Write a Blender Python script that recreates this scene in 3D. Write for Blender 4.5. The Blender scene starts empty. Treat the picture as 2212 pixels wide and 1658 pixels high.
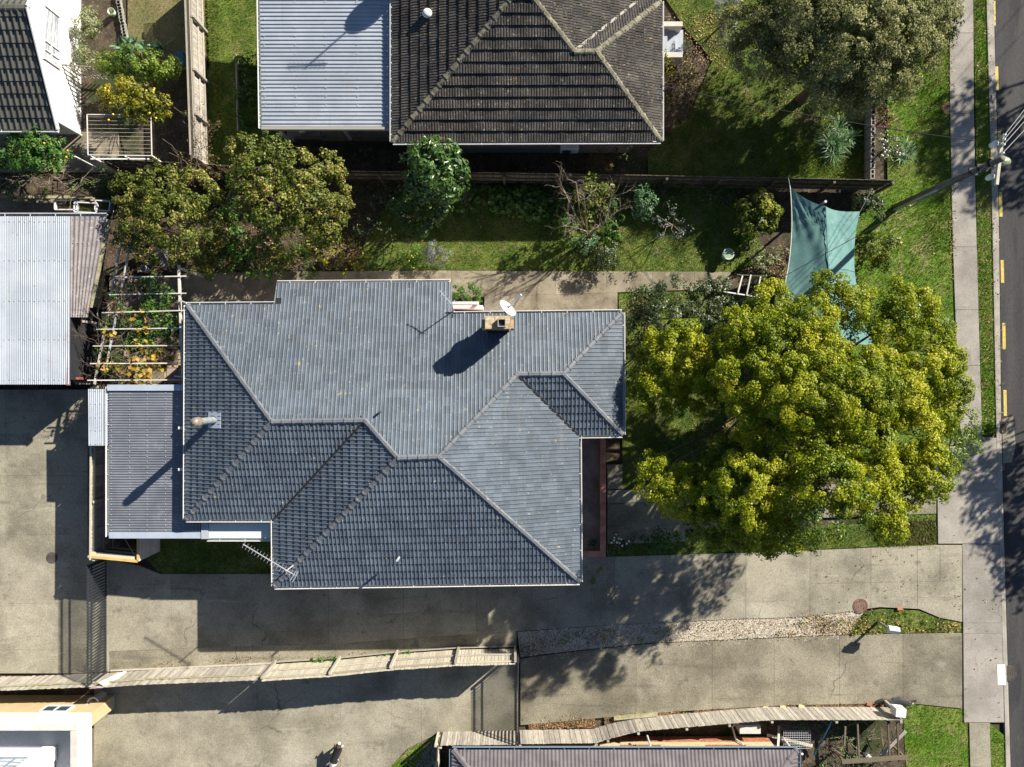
import bpy, bmesh, math, random
import numpy as np
from mathutils import Vector, Matrix, Quaternion

random.seed(7)
RNG = np.random.default_rng(11)
SC = bpy.context.scene
COL = SC.collection

# ------------------------------------------------------------------ camera, sky, sun, exposure
H = 34.6            # drone height above the ground, metres
S = 50.0            # survey units per metre at ground level
CU, CV = 1106.0, 829.0
cam_data = bpy.data.cameras.new('camera')
cam_data.sensor_fit = 'HORIZONTAL'
cam_data.angle_x = 2 * math.atan(0.5 * (2212 / S) / H)
cam_data.clip_start = 0.5
cam_data.clip_end = 1000
cam = bpy.data.objects.new('camera', cam_data)
cam.location = (0, 0, H)
COL.objects.link(cam)
SC.camera = cam

SUN_EL = math.radians(31.0)
SUN_H = Vector((0.762, 0.648, 0)).normalized()          # where the sun stands, on the ground plan
world = bpy.data.worlds.new('World')
SC.world = world
world.use_nodes = True
wn = world.node_tree
wn.nodes.clear()
sky = wn.nodes.new('ShaderNodeTexSky')
sky.sky_type = 'NISHITA'
sky.sun_disc = False
sky.sun_elevation = SUN_EL
sky.ozone_density = 2.0
sky.air_density = 0.85
sky.dust_density = 0.4
sky.sun_rotation = math.atan2(SUN_H.x, SUN_H.y)
bg = wn.nodes.new('ShaderNodeBackground')
bg.inputs['Strength'].default_value = 0.05
wo = wn.nodes.new('ShaderNodeOutputWorld')
wn.links.new(sky.outputs[0], bg.inputs[0])
wn.links.new(bg.outputs[0], wo.inputs[0])
sun_data = bpy.data.lights.new('sun', 'SUN')
sun_data.energy = 5.0
sun_data.angle = math.radians(0.55)
sun_data.color = (1.0, 0.92, 0.79)
sun = bpy.data.objects.new('sun', sun_data)
sd = Vector((-SUN_H.x * math.cos(SUN_EL), -SUN_H.y * math.cos(SUN_EL), -math.sin(SUN_EL)))
sun.rotation_euler = sd.to_track_quat('-Z', 'Y').to_euler()
sun.location = (30, 30, 40)
COL.objects.link(sun)
SC.view_settings.view_transform = 'Standard'
SC.view_settings.look = 'None'
SC.view_settings.gamma = 1.0
SC.view_settings.use_curve_mapping = False
SC.view_settings.exposure = 1.08
SC.render.engine = 'CYCLES'
SC.cycles.max_bounces = 6
SC.cycles.diffuse_bounces = 3
SC.cycles.transparent_max_bounces = 6

# ------------------------------------------------------------------ helpers
def W(u, v, z=0.0):
    """survey units (2212 x 1658 sheet, seen from the drone) -> metres, for a point at height z"""
    k = (1 - z / H) / S
    return Vector(((u - CU) * k, (CV - v) * k, z))

def W2(u, v, z=0.0):
    p = W(u, v, z)
    return (p.x, p.y)

def tag(o, label=None, cat=None, group=None, kind=None):
    if label: o['label'] = label
    if cat: o['category'] = cat
    if group: o['group'] = group
    if kind: o['kind'] = kind
    return o

def thing(name, loc, label, cat, group=None):
    o = bpy.data.objects.new(name, None)
    o.empty_display_size = 0.2
    o.location = loc
    COL.objects.link(o)
    return tag(o, label, cat, group)

def attach(o, parent):
    if parent is not None:
        o.parent = parent
        if parent.type == 'EMPTY':
            o.matrix_parent_inverse = Matrix.Translation(-Vector(parent.location))

def obj(name, me, mat=None, parent=None, kind=None, mw=None):
    o = bpy.data.objects.new(name, me)
    COL.objects.link(o)
    if mat is not None and len(me.materials) == 0:
        me.materials.append(mat)
    if mw is not None:
        o.matrix_world = mw
    attach(o, parent)
    if kind: o['kind'] = kind
    return o

def copy_tree(o, delta, parent=None, rot=None):
    c = o.copy(); COL.objects.link(c)
    for k in ('label',):
        if k in c and parent is None: pass
    if parent is None:
        c.location = Vector(o.location) + Vector(delta)
        if rot is not None: c.rotation_euler.z = rot
    else:
        c.parent = parent
    for ch in o.children:
        copy_tree(ch, (0, 0, 0), c)
    return c

class MB:
    def __init__(s):
        s.v = []; s.f = []; s.mi = []; s.cur = 0
    def add(s, vs, fs):
        b = len(s.v)
        s.v += [tuple(x) for x in vs]
        for f in fs:
            s.f.append(tuple(i + b for i in f)); s.mi.append(s.cur)
        return s
    def box(s, c, size, rz=0.0, M=None):
        hx, hy, hz = size[0] / 2, size[1] / 2, size[2] / 2
        vs = [Vector((x, y, z)) for x in (-hx, hx) for y in (-hy, hy) for z in (-hz, hz)]
        R = M if M is not None else Matrix.Rotation(rz, 3, 'Z')
        vs = [R @ p + Vector(c) for p in vs]
        return s.add(vs, [(0, 1, 3, 2), (4, 6, 7, 5), (0, 4, 5, 1), (2, 3, 7, 6), (0, 2, 6, 4), (1, 5, 7, 3)])
    def beam(s, p0, p1, w, h, up=(0, 0, 1)):
        p0, p1 = Vector(p0), Vector(p1)
        x = (p1 - p0); L = x.length
        if L < 1e-6: return s
        x.normalize(); up = Vector(up)
        y = up.cross(x)
        if y.length < 1e-4: y = Vector((1, 0, 0)).cross(x)
        y.normalize(); z = x.cross(y)
        R = Matrix((x, y, z)).transposed()
        return s.box((p0 + p1) / 2, (L, w, h), M=R)
    def tube(s, pts, radii, n=8, cap=True):
        pts = [Vector(p) for p in pts]
        if not hasattr(radii, '__len__'): radii = [radii] * len(pts)
        b = len(s.v)
        prev = None
        for i, p in enumerate(pts):
            if i == 0: d = pts[1] - p
            elif i == len(pts) - 1: d = p - pts[i - 1]
            else: d = pts[i + 1] - pts[i - 1]
            d.normalize()
            a = Vector((0, 0, 1)) if abs(d.z) < 0.95 else Vector((1, 0, 0))
            if prev is not None: a = prev
            x = (a - d * a.dot(d)).normalized(); y = d.cross(x); prev = x
            for k in range(n):
                t = 2 * math.pi * k / n
                s.v.append(tuple(p + (x * math.cos(t) + y * math.sin(t)) * radii[i]))
        m = len(pts)
        for i in range(m - 1):
            for k in range(n):
                k2 = (k + 1) % n
                s.f.append((b + i * n + k, b + i * n + k2, b + (i + 1) * n + k2, b + (i + 1) * n + k)); s.mi.append(s.cur)
        if cap:
            s.f.append(tuple(b + k for k in reversed(range(n)))); s.mi.append(s.cur)
            s.f.append(tuple(b + (m - 1) * n + k for k in range(n))); s.mi.append(s.cur)
        return s
    def lathe(s, c, prof, n=20, M=None, cap=False):
        """prof: list of (r, z)"""
        b = len(s.v); c = Vector(c)
        for r, z in prof:
            for k in range(n):
                t = 2 * math.pi * k / n
                p = Vector((r * math.cos(t), r * math.sin(t), z))
                if M is not None: p = M @ p
                s.v.append(tuple(p + c))
        for i in range(len(prof) - 1):
            for k in range(n):
                k2 = (k + 1) % n
                s.f.append((b + i * n + k, b + i * n + k2, b + (i + 1) * n + k2, b + (i + 1) * n + k)); s.mi.append(s.cur)
        if cap and prof[0][0] > 1e-5:
            s.f.append(tuple(b + k for k in reversed(range(n)))); s.mi.append(s.cur)
        if cap and prof[-1][0] > 1e-5:
            s.f.append(tuple(b + (len(prof) - 1) * n + k for k in range(n))); s.mi.append(s.cur)
        return s
    def prism(s, poly, z0, z1):
        n = len(poly)
        a = sum(poly[i][0] * poly[(i + 1) % n][1] - poly[(i + 1) % n][0] * poly[i][1] for i in range(n))
        if a < 0: poly = poly[::-1]
        vs = [(p[0], p[1], z0) for p in poly] + [(p[0], p[1], z1) for p in poly]
        fs = [tuple(reversed(range(n))), tuple(range(n, 2 * n))]
        for i in range(n):
            j = (i + 1) % n
            fs.append((i, j, n + j, n + i))
        return s.add(vs, fs)
    def sheet(s, poly, z):
        n = len(poly)
        a = sum(poly[i][0] * poly[(i + 1) % n][1] - poly[(i + 1) % n][0] * poly[i][1] for i in range(n))
        if a < 0: poly = poly[::-1]
        return s.add([(p[0], p[1], z) for p in poly], [tuple(range(n))])
    def mesh(s, name, smooth=False):
        me = bpy.data.meshes.new(name)
        me.from_pydata(s.v, [], s.f)
        if any(s.mi): me.polygons.foreach_set('material_index', s.mi)
        if smooth: me.polygons.foreach_set('use_smooth', [True] * len(s.f))
        me.update()
        return me
    def build(s, name, mat=None, parent=None, kind=None, smooth=False, mats=None):
        me = s.mesh(name, smooth)
        if mats:
            for m in mats: me.materials.append(m)
        return obj(name, me, mat, parent, kind)

def np_mesh(name, verts, faces, smooth=False):
    """verts n x 3, faces m x k (all of one size)"""
    me = bpy.data.meshes.new(name)
    nv, (nf, k) = len(verts), faces.shape
    me.vertices.add(nv); me.loops.add(nf * k); me.polygons.add(nf)
    me.vertices.foreach_set('co', np.ascontiguousarray(verts, dtype=np.float32).ravel())
    me.loops.foreach_set('vertex_index', np.ascontiguousarray(faces, dtype=np.int32).ravel())
    me.polygons.foreach_set('loop_start', np.arange(0, nf * k, k, dtype=np.int32))
    if smooth: me.polygons.foreach_set('use_smooth', np.ones(nf, dtype=bool))
    me.update(calc_edges=True)
    return me

# ------------------------------------------------------------------ materials
def _nt(name):
    m = bpy.data.materials.new(name)
    m.use_nodes = True
    t = m.node_tree; t.nodes.clear()
    return m, t

def _noise(t, vec, scale, detail=4, rough=0.6, dist=0.0):
    n = t.nodes.new('ShaderNodeTexNoise')
    n.inputs['Scale'].default_value = scale
    n.inputs['Detail'].default_value = detail
    n.inputs['Roughness'].default_value = rough
    n.inputs['Distortion'].default_value = dist
    t.links.new(vec, n.inputs['Vector'])
    return n.outputs[0]

def _ramp(t, fac, a, b, ca=0.0, cb=1.0):
    n = t.nodes.new('ShaderNodeMapRange')
    n.inputs[1].default_value = a; n.inputs[2].default_value = b
    n.inputs[3].default_value = ca; n.inputs[4].default_value = cb
    n.interpolation_type = 'SMOOTHSTEP'
    t.links.new(fac, n.inputs[0])
    return n.outputs[0]

def _mix(t, fac, a, b, mode='MIX'):
    n = t.nodes.new('ShaderNodeMix'); n.data_type = 'RGBA'; n.blend_type = mode
    for sock, val in ((n.inputs[0], fac), (n.inputs[6], a), (n.inputs[7], b)):
        if hasattr(val, 'links'): t.links.new(val, sock)
        elif isinstance(val, (int, float)): sock.default_value = val
        else: sock.default_value = (*val[:3], 1)
    return n.outputs[2]

def _scale_col(t, col, fac):
    n = t.nodes.new('ShaderNodeVectorMath'); n.operation = 'SCALE'
    t.links.new(col, n.inputs[0])
    if hasattr(fac, 'links'): t.links.new(fac, n.inputs[3])
    else: n.inputs[3].default_value = fac
    return n.outputs[0]

def mat(name, c1, c2=None, scale=1.0, lo=0.35, hi=0.65, rough=0.85, spec=0.3, metallic=0.0, detail=6,
        fine=0.0, fine_scale=40, spots=(), isl=0.0, objr=0.0, bump=0.0, bump_scale=60, local=False, stretch=None, dist=0.0, streaks=(), crack=None):
    m, t = _nt(name)
    if local:
        tc = t.nodes.new('ShaderNodeTexCoord'); vec = tc.outputs['Object']
        oi = t.nodes.new('ShaderNodeObjectInfo')
        ad = t.nodes.new('ShaderNodeVectorMath'); ad.operation = 'MULTIPLY_ADD'
        t.links.new(oi.outputs['Random'], ad.inputs[0]); ad.inputs[1].default_value = (37, 53, 71)
        t.links.new(vec, ad.inputs[2]); vec = ad.outputs[0]
    else:
        g = t.nodes.new('ShaderNodeNewGeometry'); vec = g.outputs['Position']
    if stretch:
        mp = t.nodes.new('ShaderNodeVectorMath'); mp.operation = 'MULTIPLY'
        mp.inputs[1].default_value = stretch
        t.links.new(vec, mp.inputs[0]); vec = mp.outputs[0]
    col = None
    if c2 is not None:
        f = _ramp(t, _noise(t, vec, scale, detail, dist=dist), lo, hi)
        col = _mix(t, f, c1, c2)
    else:
        n = t.nodes.new('ShaderNodeRGB'); n.outputs[0].default_value = (*c1, 1); col = n.outputs[0]
    for sp in spots:
        sc_, a, b, c = sp[:4]
        f = _ramp(t, _noise(t, vec, sc_, sp[4] if len(sp) > 4 else 3), a, b)
        col = _mix(t, f, col, c)
    for vs, sc_, a, b, c in streaks:
        mp = t.nodes.new('ShaderNodeVectorMath'); mp.operation = 'MULTIPLY'; mp.inputs[1].default_value = vs
        t.links.new(vec, mp.inputs[0])
        col = _mix(t, _ramp(t, _noise(t, mp.outputs[0], sc_, 5), a, b, 0, 0.75), col, c)
    if crack:
        sc_, wdt, c = crack
        jn = t.nodes.new('ShaderNodeTexNoise'); jn.inputs['Scale'].default_value = 0.9; jn.inputs['Detail'].default_value = 6
        t.links.new(vec, jn.inputs['Vector'])
        jm = t.nodes.new('ShaderNodeVectorMath'); jm.operation = 'MULTIPLY_ADD'; jm.inputs[1].default_value = (0.7, 0.7, 0.7)
        t.links.new(jn.outputs[1], jm.inputs[0]); t.links.new(vec, jm.inputs[2])
        vo = t.nodes.new('ShaderNodeTexVoronoi'); vo.feature = 'DISTANCE_TO_EDGE'; vo.inputs['Scale'].default_value = sc_
        t.links.new(jm.outputs[0], vo.inputs['Vector'])
        f1 = _ramp(t, vo.outputs['Distance'], 0, wdt, 1, 0)
        f2 = _ramp(t, _noise(t, vec, 0.23, 2), 0.54, 0.62, 0, 0.7)
        ml = t.nodes.new('ShaderNodeMath'); ml.operation = 'MULTIPLY'; t.links.new(f1, ml.inputs[0]); t.links.new(f2, ml.inputs[1])
        col = _mix(t, ml.outputs[0], col, c)
    if fine:
        f = _ramp(t, _noise(t, vec, fine_scale, 3, 0.7), 0.3, 0.7, 1 - fine, 1 + fine)
        col = _scale_col(t, col, f)
    if isl:
        g2 = t.nodes.new('ShaderNodeNewGeometry')
        col = _scale_col(t, col, _ramp(t, g2.outputs['Random Per Island'], 0, 1, 1 - isl, 1 + isl))
    if objr:
        o2 = t.nodes.new('ShaderNodeObjectInfo')
        col = _scale_col(t, col, _ramp(t, o2.outputs['Random'], 0, 1, 1 - objr, 1 + objr))
    p = t.nodes.new('ShaderNodeBsdfPrincipled')
    t.links.new(col, p.inputs['Base Color'])
    p.inputs['Roughness'].default_value = rough
    p.inputs['Metallic'].default_value = metallic
    p.inputs['Specular IOR Level'].default_value = spec
    if bump:
        b = t.nodes.new('ShaderNodeBump'); b.inputs['Strength'].default_value = bump; b.inputs['Distance'].default_value = 0.02
        t.links.new(_noise(t, vec, bump_scale, 4), b.inputs['Height'])
        t.links.new(b.outputs[0], p.inputs['Normal'])
    o = t.nodes.new('ShaderNodeOutputMaterial')
    t.links.new(p.outputs[0], o.inputs[0])
    return m

def leaf_mat(name, cols, trans=0.3, rough=0.5, spec=0.35, patch=0.35, patch_scale=0.8):
    """cols: list of (pos, colour) over each leaf's own random number; a slow noise shifts whole sprays"""
    m, t = _nt(name)
    g = t.nodes.new('ShaderNodeNewGeometry')
    r = t.nodes.new('ShaderNodeValToRGB')
    els = r.color_ramp.elements
    while len(els) < len(cols): els.new(0.5)
    for e, (p, c) in zip(els, cols): e.position = p; e.color = (*c, 1)
    nz = _ramp(t, _noise(t, g.outputs['Position'], patch_scale, 3), 0.3, 0.7, -patch, patch)
    ad = t.nodes.new('ShaderNodeMath'); ad.operation = 'ADD'; ad.use_clamp = True
    t.links.new(g.outputs['Random Per Island'], ad.inputs[0]); t.links.new(nz, ad.inputs[1])
    t.links.new(ad.outputs[0], r.inputs[0])
    p = t.nodes.new('ShaderNodeBsdfPrincipled')
    p.inputs['Roughness'].default_value = rough; p.inputs['Specular IOR Level'].default_value = spec
    t.links.new(r.outputs[0], p.inputs['Base Color'])
    tr = t.nodes.new('ShaderNodeBsdfTranslucent')
    t.links.new(r.outputs[0], tr.inputs[0])
    mx = t.nodes.new('ShaderNodeMixShader'); mx.inputs[0].default_value = trans
    t.links.new(p.outputs[0], mx.inputs[1]); t.links.new(tr.outputs[0], mx.inputs[2])
    o = t.nodes.new('ShaderNodeOutputMaterial'); t.links.new(mx.outputs[0], o.inputs[0])
    return m

MT = {}
MT['soil'] = mat('soil', (0.045, 0.034, 0.024), (0.09, 0.07, 0.05), 2.2, fine=0.5, fine_scale=22, spots=((9, 0.58, 0.66, (0.16, 0.12, 0.075)), (0.5, 0.5, 0.62, (0.035, 0.045, 0.015))), bump=0.6, bump_scale=18, rough=0.95)
MT['lawn'] = mat('lawn', (0.05, 0.09, 0.012), (0.125, 0.165, 0.03), 1.0, fine=0.55, fine_scale=20, spots=((2.3, 0.55, 0.70, (0.19, 0.17, 0.07), 6), (0.45, 0.58, 0.7, (0.165, 0.17, 0.06), 6), (0.9, 0.64, 0.70, (0.13, 0.10, 0.06), 7)), bump=0.9, bump_scale=26, rough=0.95)
MT['lawn_lush'] = mat('lawn_lush', (0.08, 0.17, 0.010), (0.16, 0.22, 0.04), 0.8, fine=0.55, fine_scale=20, spots=((1.7, 0.54, 0.68, (0.25, 0.225, 0.10), 6), (0.4, 0.56, 0.68, (0.215, 0.215, 0.085), 6)), bump=0.9, bump_scale=26, rough=0.95)
MT['lawn_dry'] = mat('lawn_dry', (0.14, 0.13, 0.055), (0.20, 0.17, 0.085), 1.1, fine=0.4, fine_scale=26, spots=((2.2, 0.55, 0.7, (0.10, 0.125, 0.03)),), bump=0.7, bump_scale=30, rough=0.95)
MT['concrete'] = mat('concrete', (0.17, 0.158, 0.122), (0.305, 0.284, 0.222), 0.5, lo=0.3, hi=0.62, detail=10, fine=0.30, fine_scale=28, spots=((1.5, 0.56, 0.74, (0.165, 0.152, 0.115), 8), (0.35, 0.56, 0.70, (0.35, 0.33, 0.265), 9), (5, 0.70, 0.74, (0.11, 0.10, 0.075), 4)), streaks=(((0.22, 2.6, 1), 1.1, 0.58, 0.74, (0.17, 0.158, 0.12)), ((0.3, 3, 1), 0.9, 0.62, 0.75, (0.39, 0.37, 0.305))), crack=(0.22, 0.005, (0.08, 0.072, 0.052)), objr=0.07, rough=0.9, bump=0.3, bump_scale=45)
MT['concrete_dark'] = mat('concrete_dark', (0.145, 0.132, 0.098), (0.255, 0.234, 0.178), 0.55, lo=0.32, hi=0.66, detail=10, fine=0.36, fine_scale=28, spots=((1.3, 0.58, 0.74, (0.105, 0.097, 0.074), 8), (0.4, 0.57, 0.72, (0.30, 0.28, 0.225), 9), (5, 0.70, 0.74, (0.08, 0.072, 0.055), 4)), streaks=(((0.2, 2.4, 1), 1.0, 0.55, 0.7, (0.115, 0.106, 0.083)), ((3, 0.3, 1), 1.2, 0.64, 0.75, (0.29, 0.27, 0.22))), crack=(0.2, 0.005, (0.06, 0.055, 0.04)), objr=0.07, rough=0.9, bump=0.3, bump_scale=45)
MT['concrete_pale'] = mat('concrete_pale', (0.225, 0.208, 0.186), (0.32, 0.30, 0.27), 0.7, lo=0.3, hi=0.67, detail=9, fine=0.2, fine_scale=32, spots=((3.1, 0.62, 0.74, (0.195, 0.178, 0.155), 6), (0.9, 0.6, 0.75, (0.40, 0.375, 0.34), 7)), streaks=(((2.6, 0.25, 1), 1.2, 0.6, 0.74, (0.21, 0.194, 0.17)),), crack=(0.25, 0.005, (0.10, 0.09, 0.078)), objr=0.07, rough=0.9, bump=0.2, bump_scale=45)
MT['path'] = mat('path', (0.15, 0.128, 0.092), (0.30, 0.265, 0.195), 0.8, lo=0.34, hi=0.66, detail=10, fine=0.24, fine_scale=32, spots=((2.3, 0.57, 0.72, (0.36, 0.33, 0.27), 7), (1.4, 0.6, 0.72, (0.10, 0.088, 0.06), 7)), objr=0.1, rough=0.9, bump=0.2)
MT['asphalt'] = mat('asphalt', (0.038, 0.038, 0.041), (0.060, 0.059, 0.061), 0.5, stretch=(2.2, 0.25, 1), fine=0.3, fine_scale=30, spots=((0.35, 0.58, 0.62, (0.034, 0.034, 0.037), 2), (3, 0.66, 0.72, (0.075, 0.072, 0.068), 5)), rough=0.9, bump=0.3, bump_scale=60)
MT['road_yellow'] = mat('road_yellow', (0.56, 0.43, 0.09), (0.46, 0.36, 0.10), 5, fine=0.25, spots=((7, 0.58, 0.66, (0.12, 0.10, 0.06), 6),), rough=0.7)
MT['kerb'] = mat('kerb', (0.26, 0.24, 0.21), (0.36, 0.34, 0.30), 1.2, fine=0.15, rough=0.9)
MT['gravel'] = mat('gravel', (0.35, 0.31, 0.25), (0.5, 0.45, 0.37), 9, isl=0.45, rough=0.9, spots=((1.4, 0.62, 0.7, (0.2, 0.14, 0.09), 5),))
MT['gravel_bed'] = mat('gravel_bed', (0.28, 0.24, 0.18), (0.42, 0.37, 0.3), 6, fine=0.5, fine_scale=30, spots=((1.4, 0.58, 0.68, (0.13, 0.10, 0.06), 5),), bump=0.8, bump_scale=30)
MT['bark_chip'] = mat('bark_chip', (0.16, 0.09, 0.05), (0.28, 0.18, 0.10), 8, isl=0.5, rough=0.95)
MT['tile_grey'] = mat('tile_grey', (0.083, 0.107, 0.137), (0.113, 0.14, 0.173), 1.6, lo=0.3, hi=0.7, detail=6, fine=0.16, fine_scale=25, isl=0.13, objr=0.11,
                      spots=((9, 0.665, 0.70, (0.34, 0.33, 0.25)), (4.5, 0.695, 0.73, (0.38, 0.27, 0.07)), (23, 0.685, 0.715, (0.5, 0.5, 0.47))), streaks=(((2.2, 0.25, 1), 1.3, 0.6, 0.74, (0.15, 0.165, 0.185)),), rough=0.5, spec=0.4)
MT['cap_grey'] = mat('cap_grey', (0.115, 0.13, 0.152), (0.15, 0.163, 0.182), 2, fine=0.12, objr=0.08, spots=((9, 0.66, 0.70, (0.36, 0.34, 0.25)),), rough=0.6)
MT['tile_brown'] = mat('tile_brown', (0.045, 0.042, 0.040), (0.078, 0.072, 0.066), 1.5, fine=0.28, fine_scale=25, isl=0.15, objr=0.14,
                       spots=((7, 0.61, 0.68, (0.18, 0.172, 0.125)), (5, 0.67, 0.71, (0.25, 0.15, 0.06)), (20, 0.65, 0.70, (0.3, 0.29, 0.26))), rough=0.9, spec=0.2)
MT['cap_brown'] = mat('cap_brown', (0.13, 0.12, 0.095), (0.2, 0.19, 0.135), 3, fine=0.3, fine_scale=20, objr=0.15, spots=((6, 0.55, 0.65, (0.27, 0.26, 0.17)),), rough=0.95)
MT['tile_dark'] = mat('tile_dark', (0.07, 0.07, 0.062), (0.095, 0.095, 0.085), 2, fine=0.15, isl=0.1, objr=0.08, rough=0.7, spec=0.3)
MT['tile_lilac'] = mat('tile_lilac', (0.115, 0.105, 0.115), (0.15, 0.138, 0.145), 1.5, fine=0.15, isl=0.08, objr=0.06, rough=0.8)
MT['deck_dark'] = mat('deck_dark', (0.02, 0.021, 0.024), rough=0.9)
MT['white'] = mat('white', (0.72, 0.72, 0.71), (0.66, 0.66, 0.64), 2, fine=0.05, rough=0.5)
MT['white_wall'] = mat('white_wall', (0.78, 0.77, 0.74), (0.72, 0.71, 0.68), 0.8, fine=0.04, rough=0.8)
MT['white_pink'] = mat('white_pink', (0.70, 0.62, 0.62), (0.62, 0.54, 0.54), 2, fine=0.08, rough=0.7)
MT['galv'] = mat('galv', (0.36, 0.38, 0.42), (0.44, 0.46, 0.50), 1.2, fine=0.06, rough=0.5, spec=0.5, spots=((5, 0.66, 0.72, (0.27, 0.26, 0.25)),))
MT['zinc_white'] = mat('zinc_white', (0.30, 0.34, 0.395), (0.36, 0.40, 0.455), 0.9, fine=0.06, objr=0.05, rough=0.55, spec=0.4, spots=((4, 0.66, 0.73, (0.25, 0.235, 0.21), 6), (0.8, 0.6, 0.72, (0.30, 0.31, 0.33), 7)), streaks=(((3, 0.2, 1), 1.5, 0.6, 0.72, (0.29, 0.285, 0.28)),))
MT['iron_grey'] = mat('iron_grey', (0.125, 0.138, 0.165), (0.17, 0.183, 0.212), 0.8, fine=0.1, objr=0.05, rough=0.5, spec=0.4, spots=((1.1, 0.58, 0.68, (0.20, 0.215, 0.24), 6), (6, 0.67, 0.72, (0.22, 0.22, 0.22), 4)))
MT['flash_blue'] = mat('flash_blue', (0.36, 0.42, 0.52), (0.42, 0.48, 0.57), 1.5, fine=0.06, rough=0.5)
MT['membrane'] = mat('membrane', (0.52, 0.62, 0.60), (0.60, 0.68, 0.66), 1.2, fine=0.05, rough=0.7)
MT['wood_grey'] = mat('wood_grey', (0.30, 0.275, 0.235), (0.44, 0.41, 0.36), 2.0, local=True, stretch=(14, 14, 1.2), fine=0.2, fine_scale=9, objr=0.2, rough=0.95, spots=((1.6, 0.62, 0.72, (0.19, 0.17, 0.11)),))
MT['wood_brown'] = mat('wood_brown', (0.10, 0.083, 0.055), (0.16, 0.137, 0.098), 2.0, local=True, stretch=(14, 14, 1.2), fine=0.2, fine_scale=9, objr=0.25, rough=0.95)
MT['wood_pale'] = mat('wood_pale', (0.42, 0.39, 0.30), (0.54, 0.5, 0.4), 2.0, local=True, stretch=(14, 14, 1.2), fine=0.15, fine_scale=9, objr=0.12, rough=0.95)
MT['wood_moss'] = mat('wood_moss', (0.26, 0.25, 0.15), (0.38, 0.35, 0.24), 4.0, fine=0.25, fine_scale=25, rough=0.95, spots=((7, 0.55, 0.65, (0.22, 0.22, 0.05)),))
MT['timber_new'] = mat('timber_new', (0.50, 0.33, 0.10), (0.58, 0.40, 0.15), 4, fine=0.1, rough=0.8)
MT['boards_white'] = mat('boards_white', (0.50, 0.48, 0.44), (0.60, 0.58, 0.54), 3, fine=0.1, objr=0.08, rough=0.85)
MT['black_metal'] = mat('black_metal', (0.03, 0.033, 0.04), rough=0.5, spec=0.4)
MT['bark'] = mat('bark', (0.10, 0.075, 0.05), (0.17, 0.13, 0.09), 4, fine=0.3, fine_scale=20, rough=0.95, stretch=(1, 1, 0.3))
MT['bark_pale'] = mat('bark_pale', (0.22, 0.175, 0.13), (0.34, 0.285, 0.22), 6, fine=0.25, rough=0.9)
MT['pole_wood'] = mat('pole_wood', (0.13, 0.12, 0.105), (0.20, 0.185, 0.16), 3, stretch=(6, 6, 0.4), fine=0.2, rough=0.95)
MT['arm_wood'] = mat('arm_wood', (0.42, 0.41, 0.32), (0.52, 0.5, 0.41), 5, fine=0.15, rough=0.95)
MT['ceramic'] = mat('ceramic', (0.78, 0.78, 0.78), rough=0.25, spec=0.5)
MT['brick_red'] = mat('brick_red', (0.30, 0.115, 0.07), (0.40, 0.17, 0.10), 8, isl=0.2, objr=0.15, fine=0.15, rough=0.9)
MT['brick_cream'] = mat('brick_cream', (0.55, 0.46, 0.27), (0.62, 0.53, 0.33), 8, isl=0.1, objr=0.1, fine=0.1, rough=0.9)
MT['brick_old'] = mat('brick_old', (0.36, 0.25, 0.15), (0.45, 0.34, 0.22), 6, objr=0.2, fine=0.2, rough=0.95, spots=((8, 0.56, 0.66, (0.25, 0.28, 0.13)), (5, 0.6, 0.7, (0.4, 0.42, 0.36))))
MT['mortar'] = mat('mortar', (0.30, 0.29, 0.26), rough=0.95)
MT['coping'] = mat('coping', (0.37, 0.16, 0.12), (0.47, 0.23, 0.18), 4, objr=0.14, fine=0.1, rough=0.8)
MT['porch_floor'] = mat('porch_floor', (0.20, 0.145, 0.13), (0.36, 0.29, 0.26), 0.9, detail=9, fine=0.3, fine_scale=30, rough=0.9, spots=((20, 0.62, 0.68, (0.08, 0.06, 0.055)),))
MT['stucco_orange'] = mat('stucco_orange', (0.38, 0.19, 0.09), (0.44, 0.25, 0.13), 3, fine=0.15, rough=0.9)
MT['ochre'] = mat('ochre', (0.47, 0.37, 0.21), (0.53, 0.42, 0.25), 1.5, fine=0.1, rough=0.9)
MT['deck_grey'] = mat('deck_grey', (0.27, 0.30, 0.35), (0.31, 0.34, 0.39), 1, fine=0.12, fine_scale=30, rough=0.85)
MT['glass'] = mat('glass', (0.05, 0.07, 0.09), rough=0.08, spec=0.6)
MT['curtain'] = mat('curtain', (0.22, 0.25, 0.29), (0.52, 0.54, 0.56), 1.0, stretch=(1, 1.5, 9), lo=0.4, hi=0.6, rough=0.9)
MT['frame_blue'] = mat('frame_blue', (0.16, 0.22, 0.30), rough=0.5)
MT['sail'] = mat('sail', (0.095, 0.205, 0.20), (0.125, 0.245, 0.235), 1.5, fine=0.14, fine_scale=30, rough=0.8, spots=((14, 0.66, 0.70, (0.3, 0.34, 0.31)), (0.9, 0.58, 0.72, (0.085, 0.19, 0.185), 6)))
MT['red_paint'] = mat('red_paint', (0.19, 0.05, 0.035), (0.24, 0.08, 0.06), 3, fine=0.15, rough=0.8)
MT['brown_iron'] = mat('brown_iron', (0.13, 0.07, 0.05), (0.20, 0.12, 0.09), 3, fine=0.2, rough=0.8)
MT['iron_lid'] = mat('iron_lid', (0.15, 0.095, 0.075), (0.2, 0.13, 0.10), 5, fine=0.2, rough=0.8)
MT['iron_lid_grey'] = mat('iron_lid_grey', (0.055, 0.05, 0.045), (0.085, 0.078, 0.07), 5, fine=0.2, rough=0.8)
MT['bath'] = mat('bath', (0.42, 0.50, 0.38), (0.5, 0.57, 0.45), 6, fine=0.1, rough=0.8)
MT['water'] = mat('water', (0.26, 0.34, 0.25), rough=0.4, spec=0.3)
MT['blue'] = mat('blue', (0.02, 0.20, 0.42), rough=0.5)
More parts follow.
